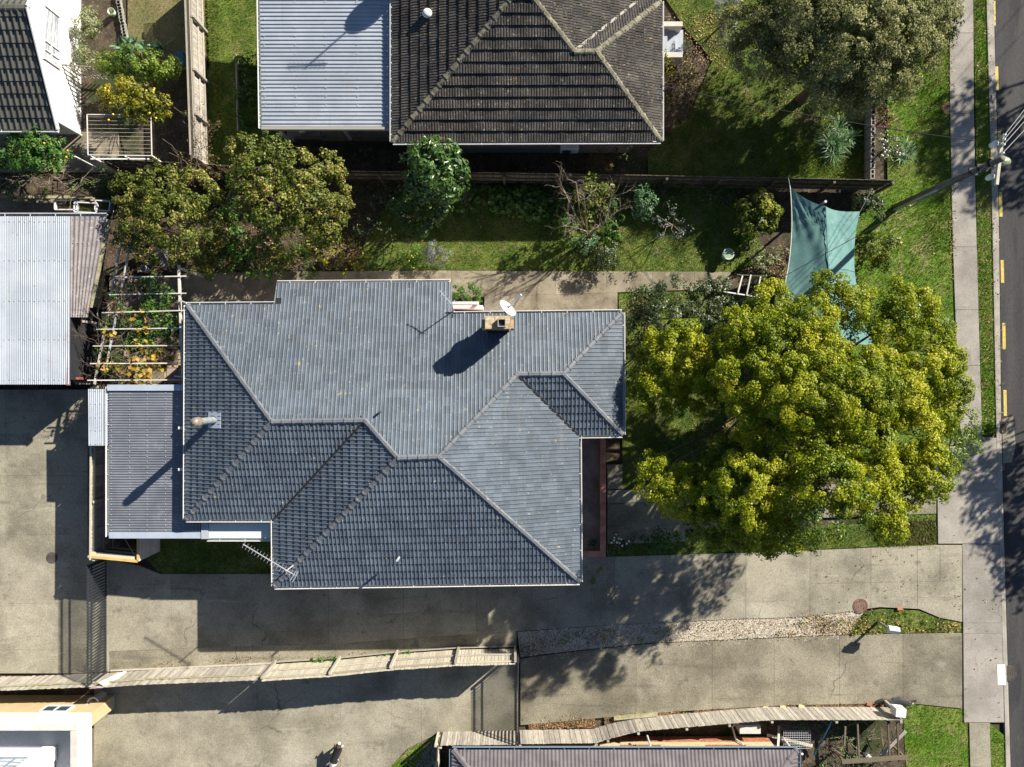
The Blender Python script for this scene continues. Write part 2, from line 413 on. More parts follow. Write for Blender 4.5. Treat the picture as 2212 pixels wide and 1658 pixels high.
MT['blue_dark'] = mat('blue_dark', (0.03, 0.13, 0.20), (0.04, 0.17, 0.26), 4, rough=0.6)
MT['steel'] = mat('steel', (0.16, 0.13, 0.11), (0.28, 0.24, 0.21), 6, fine=0.12, rough=0.45)
MT['flue_grey'] = mat('flue_grey', (0.20, 0.23, 0.25), (0.27, 0.30, 0.31), 3, fine=0.1, rough=0.5)
MT['plastic_clear'] = mat('plastic_clear', (0.20, 0.18, 0.18), (0.30, 0.27, 0.27), 1.2, fine=0.15, rough=0.35, spec=0.5, spots=((7, 0.62, 0.68, (0.45, 0.42, 0.30)), (1.2, 0.55, 0.7, (0.14, 0.09, 0.08))))
MT['tub_white'] = mat('tub_white', (0.62, 0.62, 0.66), rough=0.5)
MT['cable'] = mat('cable', (0.035, 0.035, 0.035), rough=0.7)
MT['cable_pale'] = mat('cable_pale', (0.4, 0.4, 0.38), rough=0.6)
MT['tarp'] = mat('tarp', (0.035, 0.038, 0.042), rough=0.6)
MT['stone'] = mat('stone', (0.14, 0.14, 0.14), (0.24, 0.23, 0.21), 8, isl=0.3, rough=0.95)
MT['lamp_glass'] = mat('lamp_glass', (0.16, 0.2, 0.12), (0.32, 0.36, 0.26), 9, rough=0.4)
MT['orange_fruit'] = mat('orange_fruit', (0.75, 0.33, 0.02), rough=0.5)
MT['lemon_fruit'] = mat('lemon_fruit', (0.80, 0.58, 0.03), rough=0.5)
MT['petal_white'] = mat('petal_white', (0.8, 0.8, 0.76), rough=0.7)
MT['petal_pink'] = mat('petal_pink', (0.55, 0.07, 0.16), rough=0.7)
MT['fallen'] = leaf_mat('fallen', [(0.0, (0.09, 0.05, 0.025)), (0.5, (0.22, 0.13, 0.06)), (0.8, (0.36, 0.24, 0.09)), (1.0, (0.45, 0.36, 0.10))], trans=0.1)

G = dict(
    grass=leaf_mat('grass', [(0.0, (0.05, 0.095, 0.010)), (0.5, (0.11, 0.16, 0.02)), (0.85, (0.17, 0.20, 0.045)), (1.0, (0.26, 0.22, 0.10))], trans=0.25, rough=0.7, spec=0.15, patch=0.4, patch_scale=1.1),
    lush=leaf_mat('lush', [(0.0, (0.05, 0.125, 0.006)), (0.5, (0.12, 0.215, 0.012)), (0.85, (0.19, 0.24, 0.04)), (1.0, (0.28, 0.26, 0.11))], trans=0.3, rough=0.7, spec=0.15, patch=0.5, patch_scale=0.7),
    dry=leaf_mat('dry', [(0.0, (0.07, 0.09, 0.02)), (0.4, (0.15, 0.14, 0.05)), (1.0, (0.28, 0.23, 0.12))], trans=0.2, rough=0.8, spec=0.1),
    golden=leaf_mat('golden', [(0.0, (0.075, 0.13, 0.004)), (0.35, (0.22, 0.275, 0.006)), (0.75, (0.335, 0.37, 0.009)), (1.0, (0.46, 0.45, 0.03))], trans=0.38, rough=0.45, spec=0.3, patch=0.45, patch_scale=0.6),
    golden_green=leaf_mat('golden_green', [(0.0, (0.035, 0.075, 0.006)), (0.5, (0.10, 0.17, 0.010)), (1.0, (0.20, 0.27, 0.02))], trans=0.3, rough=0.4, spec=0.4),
    olive=leaf_mat('olive', [(0.0, (0.10, 0.11, 0.035)), (0.5, (0.225, 0.24, 0.085)), (1.0, (0.38, 0.38, 0.16))], trans=0.35, rough=0.6, spec=0.25, patch=0.4),
    autumn=leaf_mat('autumn', [(0.0, (0.04, 0.07, 0.010)), (0.5, (0.12, 0.16, 0.018)), (0.8, (0.22, 0.24, 0.03)), (0.93, (0.27, 0.18, 0.08)), (1.0, (0.42, 0.37, 0.09))], trans=0.35, rough=0.5, spec=0.35, patch=0.25),
    glossy=leaf_mat('glossy', [(0.0, (0.02, 0.055, 0.010)), (0.6, (0.05, 0.115, 0.02)), (1.0, (0.10, 0.17, 0.035))], trans=0.15, rough=0.35, spec=0.4, patch=0.2),
    deep=leaf_mat('deep', [(0.0, (0.025, 0.045, 0.014)), (0.6, (0.06, 0.095, 0.03)), (1.0, (0.13, 0.15, 0.07))], trans=0.25, rough=0.4, spec=0.4),
    fresh=leaf_mat('fresh', [(0.0, (0.03, 0.09, 0.012)), (0.6, (0.07, 0.17, 0.025)), (1.0, (0.13, 0.24, 0.045))], trans=0.3, rough=0.45, spec=0.35),
    mint=leaf_mat('mint', [(0.0, (0.05, 0.12, 0.05)), (0.6, (0.10, 0.21, 0.09)), (1.0, (0.2, 0.30, 0.15))], trans=0.25, rough=0.45),
    lime=leaf_mat('lime', [(0.0, (0.05, 0.09, 0.01)), (0.5, (0.12, 0.17, 0.015)), (1.0, (0.30, 0.29, 0.03))], trans=0.3, rough=0.45),
    lemony=leaf_mat('lemony', [(0.0, (0.06, 0.09, 0.008)), (0.5, (0.17, 0.18, 0.012)), (1.0, (0.42, 0.36, 0.02))], trans=0.3, rough=0.45),
    vine=leaf_mat('vine', [(0.0, (0.35, 0.22, 0.03)), (0.5, (0.48, 0.36, 0.04)), (1.0, (0.50, 0.30, 0.12))], trans=0.35, rough=0.6),
    silver=leaf_mat('silver', [(0.0, (0.10, 0.12, 0.11)), (1.0, (0.25, 0.27, 0.26))], trans=0.15, rough=0.7),
    variegated=leaf_mat('variegated', [(0.0, (0.07, 0.11, 0.03)), (0.5, (0.18, 0.22, 0.08)), (1.0, (0.38, 0.38, 0.22))], trans=0.25, rough=0.5),
    agave=leaf_mat('agave', [(0.0, (0.07, 0.17, 0.07)), (1.0, (0.18, 0.30, 0.18))], trans=0.15, rough=0.5),
    red=leaf_mat('red', [(0.0, (0.05, 0.06, 0.015)), (0.6, (0.16, 0.08, 0.035)), (1.0, (0.16, 0.18, 0.04))], trans=0.2, rough=0.5),
    bright=leaf_mat('bright', [(0.0, (0.045, 0.095, 0.010)), (0.5, (0.115, 0.20, 0.018)), (1.0, (0.23, 0.29, 0.035))], trans=0.3, rough=0.45),
    flax=leaf_mat('flax', [(0.0, (0.04, 0.12, 0.03)), (0.6, (0.10, 0.20, 0.07)), (1.0, (0.2, 0.29, 0.15))], trans=0.2, rough=0.45, spec=0.4),
)

# ------------------------------------------------------------------ builders: plants
def unit(n, zmin=-1.0):
    v = RNG.normal(size=(int(n * 2.6) + 8, 3))
    v /= np.linalg.norm(v, axis=1)[:, None]
    v = v[v[:, 2] > zmin]
    while len(v) < n:
        w = RNG.normal(size=(n * 2, 3)); w /= np.linalg.norm(w, axis=1)[:, None]
        v = np.vstack([v, w[w[:, 2] > zmin]])
    return v[:n]

def leaf_quads(p, nrm, L, Wd, fold=0.25):
    """one bent leaf of four points (two triangles) per point"""
    n = len(p)
    nrm = nrm / np.maximum(np.linalg.norm(nrm, axis=1)[:, None], 1e-6)
    a = RNG.normal(size=(n, 3))
    a -= nrm * np.sum(a * nrm, axis=1)[:, None]
    a /= np.maximum(np.linalg.norm(a, axis=1)[:, None], 1e-6)
    b = np.cross(nrm, a)
    sc = RNG.uniform(0.65, 1.35, size=(n, 1))
    l, w = L * sc / 2, Wd * sc / 2
    v = np.empty((n, 4, 3))
    v[:, 0] = p - a * l
    v[:, 1] = p + b * w + nrm * w * fold
    v[:, 2] = p + a * l
    v[:, 3] = p - b * w + nrm * w * fold
    base = (np.arange(n) * 4)[:, None]
    f = np.concatenate([base + np.array([[0, 1, 2]]), base + np.array([[0, 2, 3]])], axis=0)
    return v.reshape(-1, 3), f

def crown(puffs, per=60, L=0.10, Wd=0.06, sr=0.35, flat=0.75, zmin=-0.35, k=2.2, shell=0.25, rnd=0.7, loose=0.12, al=0.6):
    """puffs: list of (centre Vector, radius). Leaves sit on small sprays that sit on the puffs."""
    P, N = [], []
    for c, r in puffs:
        ns = max(3, int(k * (r / sr) ** 2))
        d = unit(ns, zmin)
        rad = r * (1 - shell * RNG.random((ns, 1)) + loose * RNG.random((ns, 1)) ** 3)
        sc = np.array(c)[None] + d * rad * np.array([1, 1, flat])
        srad = sr * RNG.uniform(0.55, 1.25, size=ns)
        cnt = np.maximum(4, (per * (srad / sr) ** 2).astype(int))
        idx = np.repeat(np.arange(ns), cnt)
        d2 = unit(len(idx), -0.6)
        pr = srad[idx][:, None] * (1 - 0.55 * RNG.random((len(idx), 1)) ** 1.5)
        P.append(sc[idx] + d2 * pr * np.array([1, 1, 0.8]))
        N.append(d2 * 0.7 + d[idx] * al + RNG.normal(size=(len(idx), 3)) * rnd * 0.5 + np.array([0, 0, 0.35]))
    v, f = leaf_quads(np.vstack(P), np.vstack(N), L, Wd)
    return np_mesh('crown', v, f)

def limbs(base, puffs, r0, mat_, parent, name='trunk', fork=0.35, n=7, wob=0.12):
    """tapered trunk with a limb towards every puff"""
    base = Vector(base)
    cen = Vector((0, 0, 0))
    for c, r in puffs: cen += Vector(c)
    cen /= len(puffs)
    fk = base.lerp(Vector((cen.x, cen.y, cen.z)), fork)
    fk.x = base.x * 0.6 + fk.x * 0.4; fk.y = base.y * 0.6 + fk.y * 0.4
    mb = MB()
    mb.tube([base - Vector((0, 0, 0.1)), base + (fk - base) * 0.1, base.lerp(fk, 0.6), fk], [r0 * 1.35, r0, r0 * 0.85, r0 * 0.75], 10)
    for c, r in puffs:
        c = Vector(c)
        end = c + (c - cen).normalized() * r * 0.25 if (c - cen).length > 0.01 else c
        m1 = fk.lerp(end, 0.4) + Vector((random.gauss(0, wob), random.gauss(0, wob), random.uniform(0, wob * 2)))
        m2 = fk.lerp(end, 0.75) + Vector((random.gauss(0, wob), random.gauss(0, wob), 0))
        mb.tube([fk, m1, m2, end], [r0 * 0.45, r0 * 0.3, r0 * 0.17, r0 * 0.05], n)
    return mb.build(name, mat_, parent, smooth=True)

def plant(name, label, cat, base, puffs_uvz, leaf, group=None, trunk_r=0.05, bark='bark', crown_name='crown', extra=None, fork=0.35, **kw):
    """puffs_uvz: (u, v, radius in survey units, z)"""
    b = W(*base, 0.0) if not isinstance(base, Vector) else base
    b.z = -0.03
    t = thing(name, b, label, cat, group)
    puffs = [(W(u, v, z), r / S * (1 - z / H)) for u, v, r, z in puffs_uvz]
    me = crown(puffs, **kw)
    obj(crown_name, me, G[leaf], t)
    if trunk_r:
        limbs(b, puffs, trunk_r, MT[bark], t, 'trunk' if trunk_r > 0.035 else 'stem', fork)
    return t, puffs

def in_poly(x, y, poly):
    poly = np.array(poly)
    ins = np.zeros(len(x), dtype=bool)
    j = len(poly) - 1
    for i in range(len(poly)):
        xi, yi = poly[i]; xj, yj = poly[j]
        c = ((yi > y) != (yj > y)) & (x < (xj - xi) * (y - yi) / (yj - yi + 1e-12) + xi)
        ins ^= c; j = i
    return ins

def scatter(poly, dens):
    pts = np.array(poly)
    lo, hi = pts.min(0), pts.max(0)
    n = int((hi - lo).prod() * dens)
    x = RNG.uniform(lo[0], hi[0], n); y = RNG.uniform(lo[1], hi[1], n)
    m = in_poly(x, y, poly)
    return x[m], y[m]

def blades(name, poly, dens, length, width, m, z=-0.03, lean=0.75, kind='stuff', parent=None, holes=(), clump=0.0):
    x, y = scatter(poly, dens)
    for h in holes:
        k = ~in_poly(x, y, h); x, y = x[k], y[k]
    n = len(x)
    if n == 0: return None
    if clump:
        q = np.sin(x * 5.1 + np.sin(y * 3.7) * 2) * np.sin(y * 4.3 + np.sin(x * 2.9) * 2)
        k = q + RNG.normal(size=n) * 0.5 > clump - 0.6
        x, y = x[k], y[k]; n = len(x)
    th = RNG.uniform(0, 2 * np.pi, n)
    L = length * RNG.uniform(0.5, 1.4, n)
    ln = lean * RNG.uniform(0.5, 1.25, n)
    dx, dy = np.cos(th) * np.sin(ln) * L, np.sin(th) * np.sin(ln) * L
    dz = np.cos(ln) * L
    px, py = -np.sin(th) * width / 2, np.cos(th) * width / 2
    v = np.empty((n, 3, 3))
    v[:, 0] = np.stack([x - px, y - py, np.full(n, z)], 1)
    v[:, 1] = np.stack([x + px, y + py, np.full(n, z)], 1)
    v[:, 2] = np.stack([x + dx, y + dy, z + dz], 1)
    f = np.arange(n * 3).reshape(-1, 3)
    return obj(name, np_mesh(name, v.reshape(-1, 3), f), m, parent, kind)

def litter(name, poly, dens, L, m, z, kind='stuff', parent=None, holes=(), clumpy=True):
    x, y = scatter(poly, dens)
    for h in holes:
        k = ~in_poly(x, y, h); x, y = x[k], y[k]
    n = len(x)
    if clumpy and n:
        q = np.sin(x * 2.3 + 1.7 * np.sin(y * 1.9)) * np.sin(y * 2.7 + 1.3 * np.sin(x * 1.1))
        k = q + RNG.normal(size=n) * 0.6 > 0.1
        x, y = x[k], y[k]; n = len(x)
    if n == 0: return None
    p = np.stack([x, y, z + RNG.uniform(0.006, 0.03, n)], 1)
    nr = RNG.normal(size=(n, 3)) * 0.3 + np.array([0, 0, 1])
    v, f = leaf_quads(p, nr, L, L * 0.62, 0.3)
    return obj(name, np_mesh(name, v, f), m, parent, kind)

def pebbles(name, poly, dens, r, m, z, parent=None):
    x, y = scatter(poly, dens)
    n = len(x)
    base = np.array([[0, 0, 1], [1, 0, 0], [0, 1, 0], [-1, 0, 0], [0, -1, 0]], dtype=float)
    s = r * RNG.uniform(0.6, 1.5, (n, 1, 1))
    th = RNG.uniform(0, 6.28, n); c, sn = np.cos(th), np.sin(th)
    b = np.tile(base[None], (n, 1, 1)) * s * np.stack([RNG.uniform(0.7, 1.4, n), np.ones(n), RNG.uniform(0.4, 0.8, n)], 1)[:, None, :]
    v = np.empty_like(b)
    v[..., 0] = b[..., 0] * c[:, None] - b[..., 1] * sn[:, None] + x[:, None]
    v[..., 1] = b[..., 0] * sn[:, None] + b[..., 1] * c[:, None] + y[:, None]
    v[..., 2] = b[..., 2] + z
    f0 = np.array([[0, 1, 2], [0, 2, 3], [0, 3, 4], [0, 4, 1]])
    f = (np.arange(n) * 5)[:, None, None] + f0[None]
    return obj(name, np_mesh(name, v.reshape(-1, 3), f.reshape(-1, 3)), m, parent, 'stuff')

def strap_leaves(centres, n, L, w, droop=0.5, zc=0.0, up=0.9):
    """tufts of long bent strap leaves: centres list of Vector"""
    vs, fs = [], []
    for c in centres:
        for _ in range(n):
            th = random.uniform(0, 6.283); l = L * random.uniform(0.6, 1.2)
            el = random.uniform(0.25, up)
            d = Vector((math.cos(th), math.sin(th), 0)); s = Vector((-d.y, d.x, 0)) * w * random.uniform(0.7, 1.2) / 2
            b = len(vs)
            pts = []
            for q in (0, 0.35, 0.7, 1.0):
                r = l * q
                pts.append(c + d * (r * math.cos(el)) + Vector((0, 0, r * math.sin(el) - droop * l * q * q)))
            ws = (0.6, 1.0, 0.7, 0.03)
            for p, k in zip(pts, ws):
                vs += [tuple(p - s * k), tuple(p + s * k)]
            for i in range(3):
                fs.append((b + 2 * i, b + 2 * i + 1, b + 2 * i + 3, b + 2 * i + 2))
    return np_mesh('leaves', np.array(vs), np.array(fs))

def twigs(mb, p, d, L, r, depth, spread=0.6, gz=0.1, kids=3, pts_out=None):
    """branching bare twigs"""
    q = p + d * L * 0.5 + Vector((random.gauss(0, .04), random.gauss(0, .04), random.gauss(0, .03))) * L
    e = p + d * L + Vector((random.gauss(0, .06), random.gauss(0, .06), random.gauss(0, .04))) * L
    mb.tube([p, q, e], [r, r * 0.8, r * 0.55], 5, cap=False)
    if pts_out is not None: pts_out.append(e)
    if depth <= 0: return
    for i in range(kids):
        nd = (d + Vector((random.gauss(0, spread), random.gauss(0, spread), random.gauss(gz, spread * 0.5)))).normalized()
        st = p.lerp(e, random.uniform(0.45, 1.0))
        twigs(mb, st, nd, L * random.uniform(0.5, 0.85), r * 0.6, depth - 1, spread, gz, kids, pts_out)

# ------------------------------------------------------------------ builders: ground
def inset(poly, g):
    """shrink a convex polygon by g"""
    n = len(poly)
    a = sum(poly[i][0] * poly[(i + 1) % n][1] - poly[(i + 1) % n][0] * poly[i][1] for i in range(n))
    if a < 0: poly = poly[::-1]
    out = []
    for i in range(n):
        p0, p1, p2 = Vector(poly[i - 1]), Vector(poly[i]), Vector(poly[(i + 1) % n])
        d1 = (p1 - p0).normalized(); d2 = (p2 - p1).normalized()
        n1 = Vector((-d1.y, d1.x)); n2 = Vector((-d2.y, d2.x))
        b = (n1 + n2)
        b = b / max(b.dot(n1), 0.3)
        out.append(tuple(p1 + b * g))
    return out

def slab(parent, poly_uv, top, m, gap=0.008, name='slab', bot=-0.11):
    poly = inset([W2(*p) for p in poly_uv], gap * 0.5)
    mb = MB(); n = len(poly); c = 0.004
    inn = inset(poly, c)
    vs = [(p[0], p[1], bot) for p in poly] + [(p[0], p[1], top - c) for p in poly] + [(p[0], p[1], top) for p in inn]
    fs = [tuple(range(2 * n, 3 * n))]
    for i in range(n):
        j = (i + 1) % n
        fs.append((i, j, n + j, n + i)); fs.append((n + i, n + j, 2 * n + j, 2 * n + i))
    mb.add(vs, fs)
    return mb.build(name, m, parent)

def yat(line, x):
    for (x0, y0), (x1, y1) in zip(line, line[1:]):
        if x0 <= x <= x1: return y0 + (y1 - y0) * (x - x0) / (x1 - x0)
    return line[0][1] if x < line[0][0] else line[-1][1]

def structure(name):
    o = bpy.data.objects.new(name, None); COL.objects.link(o); o['kind'] = 'structure'
    o.empty_display_size = 0.2
    return o

def strip_u(parent, top, bot, us, z, m, **kw):
    """slabs between two lines that run along u, cut at us"""
    for a, b in zip(us, us[1:]):
        mid = [p for p in top if a < p[0] < b]; midb = [p for p in bot if a < p[0] < b]
        poly = [(a, yat(top, a))] + mid + [(b, yat(top, b)), (b, yat(bot, b))] + midb[::-1] + [(a, yat(bot, a))]
        slab(parent, poly, z + random.uniform(-0.003, 0.003), m, **kw)

def strip_v(parent, left, right, vs, z, m, **kw):
    """slabs between two lines that run along v (points given as (v, u))"""
    for a, b in zip(vs, vs[1:]):
        poly = [(yat(left, a), a), (yat(right, a), a), (yat(right, b), b), (yat(left, b), b)]
        slab(parent, poly, z + random.uniform(-0.003, 0.003), m, **kw)

def sheet(name, poly_uv, z, m, kind='structure'):
    mb = MB(); mb.sheet([W2(*p) for p in poly_uv], z)
    me = mb.mesh(name)
    bm = bmesh.new(); bm.from_mesh(me); bmesh.ops.triangulate(bm, faces=bm.faces[:]); bm.to_mesh(me); bm.free()
    return obj(name, me, m, None, kind)

# ------------------------------------------------------------------ builders: roofs
def plane_frame(pts, ia, ib):
    """frame of a roof plane: origin at eave point a, s along the eave, t up the slope, n outward"""
    pts = [Vector(p) for p in pts]
    n = Vector((0, 0, 0))
    for i in range(len(pts)):
        a, b = pts[i], pts[(i + 1) % len(pts)]
        n += Vector(((a.y - b.y) * (a.z + b.z), (a.z - b.z) * (a.x + b.x), (a.x - b.x) * (a.y + b.y)))
    n.normalize()
    if n.z < 0: n = -n
    s = pts[ib] - pts[ia]; s -= n * s.dot(n); s.normalize()
    t = n.cross(s)
    if t.z < 0: s, t = -s, -t
    return pts[ia], s, t, n

def tile_profile(rolls, w):
    """cross-section of one tile: (s, height)"""
    if rolls == 'double':
        pr = []
        h = w / 2
        for k in range(2):
            b = k * h
            pr += [(b + 0.000, .017), (b + .10 * h, .023), (b + .27 * h, .021), (b + .36 * h, .003), (b + .95 * h, .0)]
        pr += [(w, .004)]
        return pr
    if rolls == 'bars':                        # narrow ribs close together
        pr = []; h = w / 3
        for k in range(3):
            b = k * h
            pr += [(b, .022), (b + .45 * h, .024), (b + .58 * h, .002), (b + .92 * h, .002)]
        pr += [(w, .006)]
        return pr
    if rolls == 'wave':
        return [(w * i / 12, 0.024 * (0.5 + 0.5 * math.cos(2 * math.pi * i / 6))) for i in range(13)]
    if rolls == 'soft':                        # pressed metal: one broad roll
        return [(w * i / 8, 0.045 * (0.5 + 0.5 * math.cos(2 * math.pi * i / 8)) ** 1.5) for i in range(9)]

def tile_roof(roof, planes, w, e, profile, m, singles=300, step=0.036, jit=0.003, prefer=None, deck_m=None):
    """roof: parent part. planes: list of (points, ia, ib). Full tiles nearest the ridge become objects, the rest one mesh."""
    prof = tile_profile(profile, w)
    k = len(prof); over = 0.05
    tv = [(s, 0.0, h + step) for s, h in prof] + [(s, e + over, h + 0.002) for s, h in prof] + [(s, 0.0, h * 0.8 - 0.004) for s, h in prof]
    tf = []
    for i in range(k - 1):
        tf.append((i, i + 1, k + i + 1, k + i)); tf.append((2 * k + i, 2 * k + i + 1, i + 1, i))
    tme = bpy.data.meshes.new('tile'); tme.from_pydata(tv, [], tf); tme.update(); tme.materials.append(m)
    TV = np.array(tv); TF = np.array(tf)
    full, bv, bf, nb = [], [], [], 0
    for pts, ia, ib in planes:
        o, s, t, n = plane_frame(pts, ia, ib)
        poly = [((Vector(p) - o).dot(s), (Vector(p) - o).dot(t)) for p in pts]
        dk = MB(); dk.add([o + s * a + t * b - n * 0.02 for a, b in poly], [tuple(range(len(poly)))])
        dme = dk.mesh('roof_deck'); bm = bmesh.new(); bm.from_mesh(dme); bmesh.ops.triangulate(bm, faces=bm.faces[:]); bm.to_mesh(dme); bm.free()
        obj('roof_deck', dme, deck_m or MT['deck_dark'], roof)
        R = Matrix((s, t, n)).transposed()
        smin = min(p[0] for p in poly); smax = max(p[0] for p in poly)
        tmin = min(p[1] for p in poly); tmax = max(p[1] for p in poly)
        pp = np.array(poly)
        area2 = sum(poly[i][0] * poly[(i + 1) % len(poly)][1] - poly[(i + 1) % len(poly)][0] * poly[i][1] for i in range(len(poly)))
        for r in range(int(math.floor((tmin + 1e-3) / e)), int(math.ceil(tmax / e))):
            for c in range(int(math.floor(smin / w)) - 1, int(math.ceil(smax / w)) + 1):
                s0, t0 = c * w, r * e
                gx, gy = np.meshgrid(np.linspace(s0 + 0.01, s0 + w - 0.01, 4), np.linspace(t0 + 0.02, t0 + e, 4))
                ins = in_poly(gx.ravel(), gy.ravel(), poly)
                if not ins.any(): continue
                dz = random.uniform(-jit, jit)
                if ins.all():
                    M = Matrix.Translation(o + s * s0 + t * t0 + n * dz) @ R.to_4x4()
                    full.append((o.z + t.z * t0, M)); continue
                bm = bmesh.new(); bm.from_mesh(tme)
                bmesh.ops.translate(bm, verts=bm.verts, vec=(s0, t0, dz))
                for i in range(len(poly)):
                    a = Vector(poly[i]); b = Vector(poly[(i + 1) % len(poly)])
                    d = (b - a); L = d.length
                    if L < 1e-6: continue
                    d /= L
                    nn = Vector((d.y, -d.x)) * (1 if area2 > 0 else -1)      # outward
                    # does the edge cross this tile?
                    hit = False
                    for q in np.linspace(0, 1, max(4, int(L / 0.06))):
                        x = a + d * (L * q)
                        if s0 - 0.005 < x.x < s0 + w + 0.005 and t0 - 0.005 < x.y < t0 + e + over: hit = True; break
                    if not hit: continue
                    bmesh.ops.bisect_plane(bm, geom=bm.verts[:] + bm.edges[:] + bm.faces[:], plane_co=(a.x, a.y, 0), plane_no=(nn.x, nn.y, 0), clear_outer=True)
                if bm.faces:
                    bm.verts.index_update()
                    vv = [o + s * x.co.x + t * x.co.y + n * x.co.z for x in bm.verts]
                    bv += [tuple(x) for x in vv]
                    bf += [tuple(x.index + nb for x in f.verts) for f in bm.faces]
                    nb += len(vv)
                bm.free()
    full.sort(key=(lambda x: -x[0]) if prefer is None else prefer)
    for z, M in full[:singles]:
        obj('tile', tme, m, roof, mw=M)
    for z, M in full[singles:]:
        A = np.array(M)
        vv = TV @ A[:3, :3].T + A[:3, 3]
        bv += [tuple(x) for x in vv]; bf += [tuple(int(i) + nb for i in f) for f in TF]; nb += len(vv)
    if bv:
        me = bpy.data.meshes.new('tiles'); me.from_pydata(bv, [], bf); me.update()
        obj('tiles', me, m, roof, 'stuff')

def ridge_caps(roof, p0, p1, m, L=0.40, w=0.24, h=0.075, lift=0.035, name='ridge_cap'):
    """laid from p0 up to p1"""
    p0, p1 = Vector(p0), Vector(p1)
    if p1.z < p0.z: p0, p1 = p1, p0
    d = p1 - p0; T = d.length; d.normalize()
    y = Vector((0, 0, 1)).cross(d).normalized(); z = d.cross(y)
    n = max(1, round(T / L)); l = T / n
    prof = [(-w / 2, -h), (-w * 0.36, -0.01), (-w * 0.2, 0.022), (w * 0.2, 0.022), (w * 0.36, -0.01), (w / 2, -h)]
    def pm(ln):
        vs = []
        for x, up, sc in ((0.0, 0.024, 1.07), (ln * 0.18, 0.02, 1.07), (ln * 0.18, 0.004, 0.98), (ln + 0.05, 0.0, 0.95)):
            vs += [(x, a * sc, b + up) for a, b in prof]
        k = len(prof); fs = []
        for j in range(3):
            for i in range(k - 1): fs.append((j * k + i, j * k + i + 1, (j + 1) * k + i + 1, (j + 1) * k + i))
        fs.append(tuple(reversed(range(k))))
        me = bpy.data.meshes.new(name); me.from_pydata(vs, [], fs); me.update(); me.materials.append(m); return me
    me = pm(l)
    R = Matrix((d, y, z)).transposed().to_4x4()
    for i in range(n):
        obj(name, me, m, roof, mw=Matrix.Translation(p0 + d * (l * i) + Vector((0, 0, lift))) @ R)

def gutter(parent, p0, p1, out, wd=0.11, m=None, strap=1.0):
    p0, p1 = Vector(p0), Vector(p1); out = Vector(out).normalized()
    d = (p1 - p0).normalized()
    m = m or MT['white']
    mb = MB()
    dn = Vector((0, 0, -0.08))
    mb.beam(p0 + out * wd, p1 + out * wd, 0.022, 0.1)
    mb.beam(p0 + dn + out * wd * 0.5, p1 + dn + out * wd * 0.5, wd - 0.026, 0.012)
    L = (p1 - p0).length
    for i in range(int(L / strap)):
        c = p0 + d * (strap * (i + 0.5)) + Vector((0, 0, 0.035))
        mb.beam(c - out * 0.02, c + out * (wd - 0.013), 0.022, 0.01)
    return mb.build('gutter', m, parent)

def corrugated_one(name, A, B, C, D, pitch, amp, m, parent=None, prof='sine', seg=4):
    """A->B across the ribs, A->D along them"""
    A, B, C, D = map(Vector, (A, B, C, D))
    n = (B - A).cross(D - A).normalized()
    if n.z < 0: n = -n
    L = (B - A).length
    xs, hs = [], []
    nr = max(1, round(L / pitch))
    for i in range(nr):
        if prof == 'sine':
            for k in range(6): xs.append((i + k / 6) / nr); hs.append(amp * (0.5 + 0.5 * math.cos(2 * math.pi * k / 6)))
        else:
            for q, h in ((0.0, 0), (0.62, 0), (0.70, 1), (0.90, 1), (0.98, 0)): xs.append((i + q) / nr); hs.append(amp * h)
    xs.append(1.0); hs.append(hs[0])
    vs, fs = [], []
    for j in range(seg + 1):
        q = j / seg
        a, b = A.lerp(D, q), B.lerp(C, q)
        vs += [tuple(a.lerp(b, x) + n * h) for x, h in zip(xs, hs)]
    k = len(xs)
    for j in range(seg):
        for i in range(k - 1): fs.append((j * k + i, j * k + i + 1, (j + 1) * k + i + 1, (j + 1) * k + i))
    mb = MB(); mb.add(vs, fs)
    return mb.build(name, m, parent)

def corrugated(name, A, B, C, D, pitch, amp, m, parent=None, prof='sine', seg=4, cover=0.8, screws=True):
    """a roof of several sheets laid side by side; each sheet is a part, with its rows of screws"""
    A, B, C, D = map(Vector, (A, B, C, D))
    n = (B - A).cross(D - A).normalized()
    if n.z < 0: n = -n
    L = (B - A).length
    k = max(1, round(L / cover)); per = max(1, round(L / k / pitch)); pitch2 = L / k / per
    out = []
    for i in range(k):
        a, b = A.lerp(B, i / k), A.lerp(B, (i + 1) / k); d, c = D.lerp(C, i / k), D.lerp(C, (i + 1) / k)
        lift = n * random.uniform(0.001, 0.006)
        ov = (b - a).normalized() * 0.02
        out.append(corrugated_one(name, a + lift, b + ov + lift, c + ov + lift, d + lift, pitch2, amp, m, parent, prof, seg))
    if screws and parent is not None:
        sb = MB()
        for q in (0.03, 0.27, 0.5, 0.74, 0.97):
            p0, p1 = A.lerp(D, q), B.lerp(C, q); ln = (p1 - p0).length; st = max(pitch * 2, 0.2)
            for i in range(int(ln / st)):
                c = p0.lerp(p1, (i + 0.5) * st / ln) + n * (amp + 0.008)
                sb.box(c, (0.03, 0.03, 0.014))
        sb.build('screws', MT['galv'], parent, 'stuff')
    return out[0]

def walls(parent, poly_xy, z0, z1, m, name='wall'):
    mb = MB(); mb.prism(poly_xy, z0, z1)
    return mb.build(name, m, parent)

# ------------------------------------------------------------------ builders: fences and gates
def board_meshes(w, t, h, n=5, name='board'):
    out = []
    for i in range(n):
        mb = MB(); mb.box((0, 0, h / 2), (w * random.uniform(0.95, 1.0), t, h * random.uniform(0.97, 1.015)))
        me = mb.mesh(name); out.append(me)
    return out

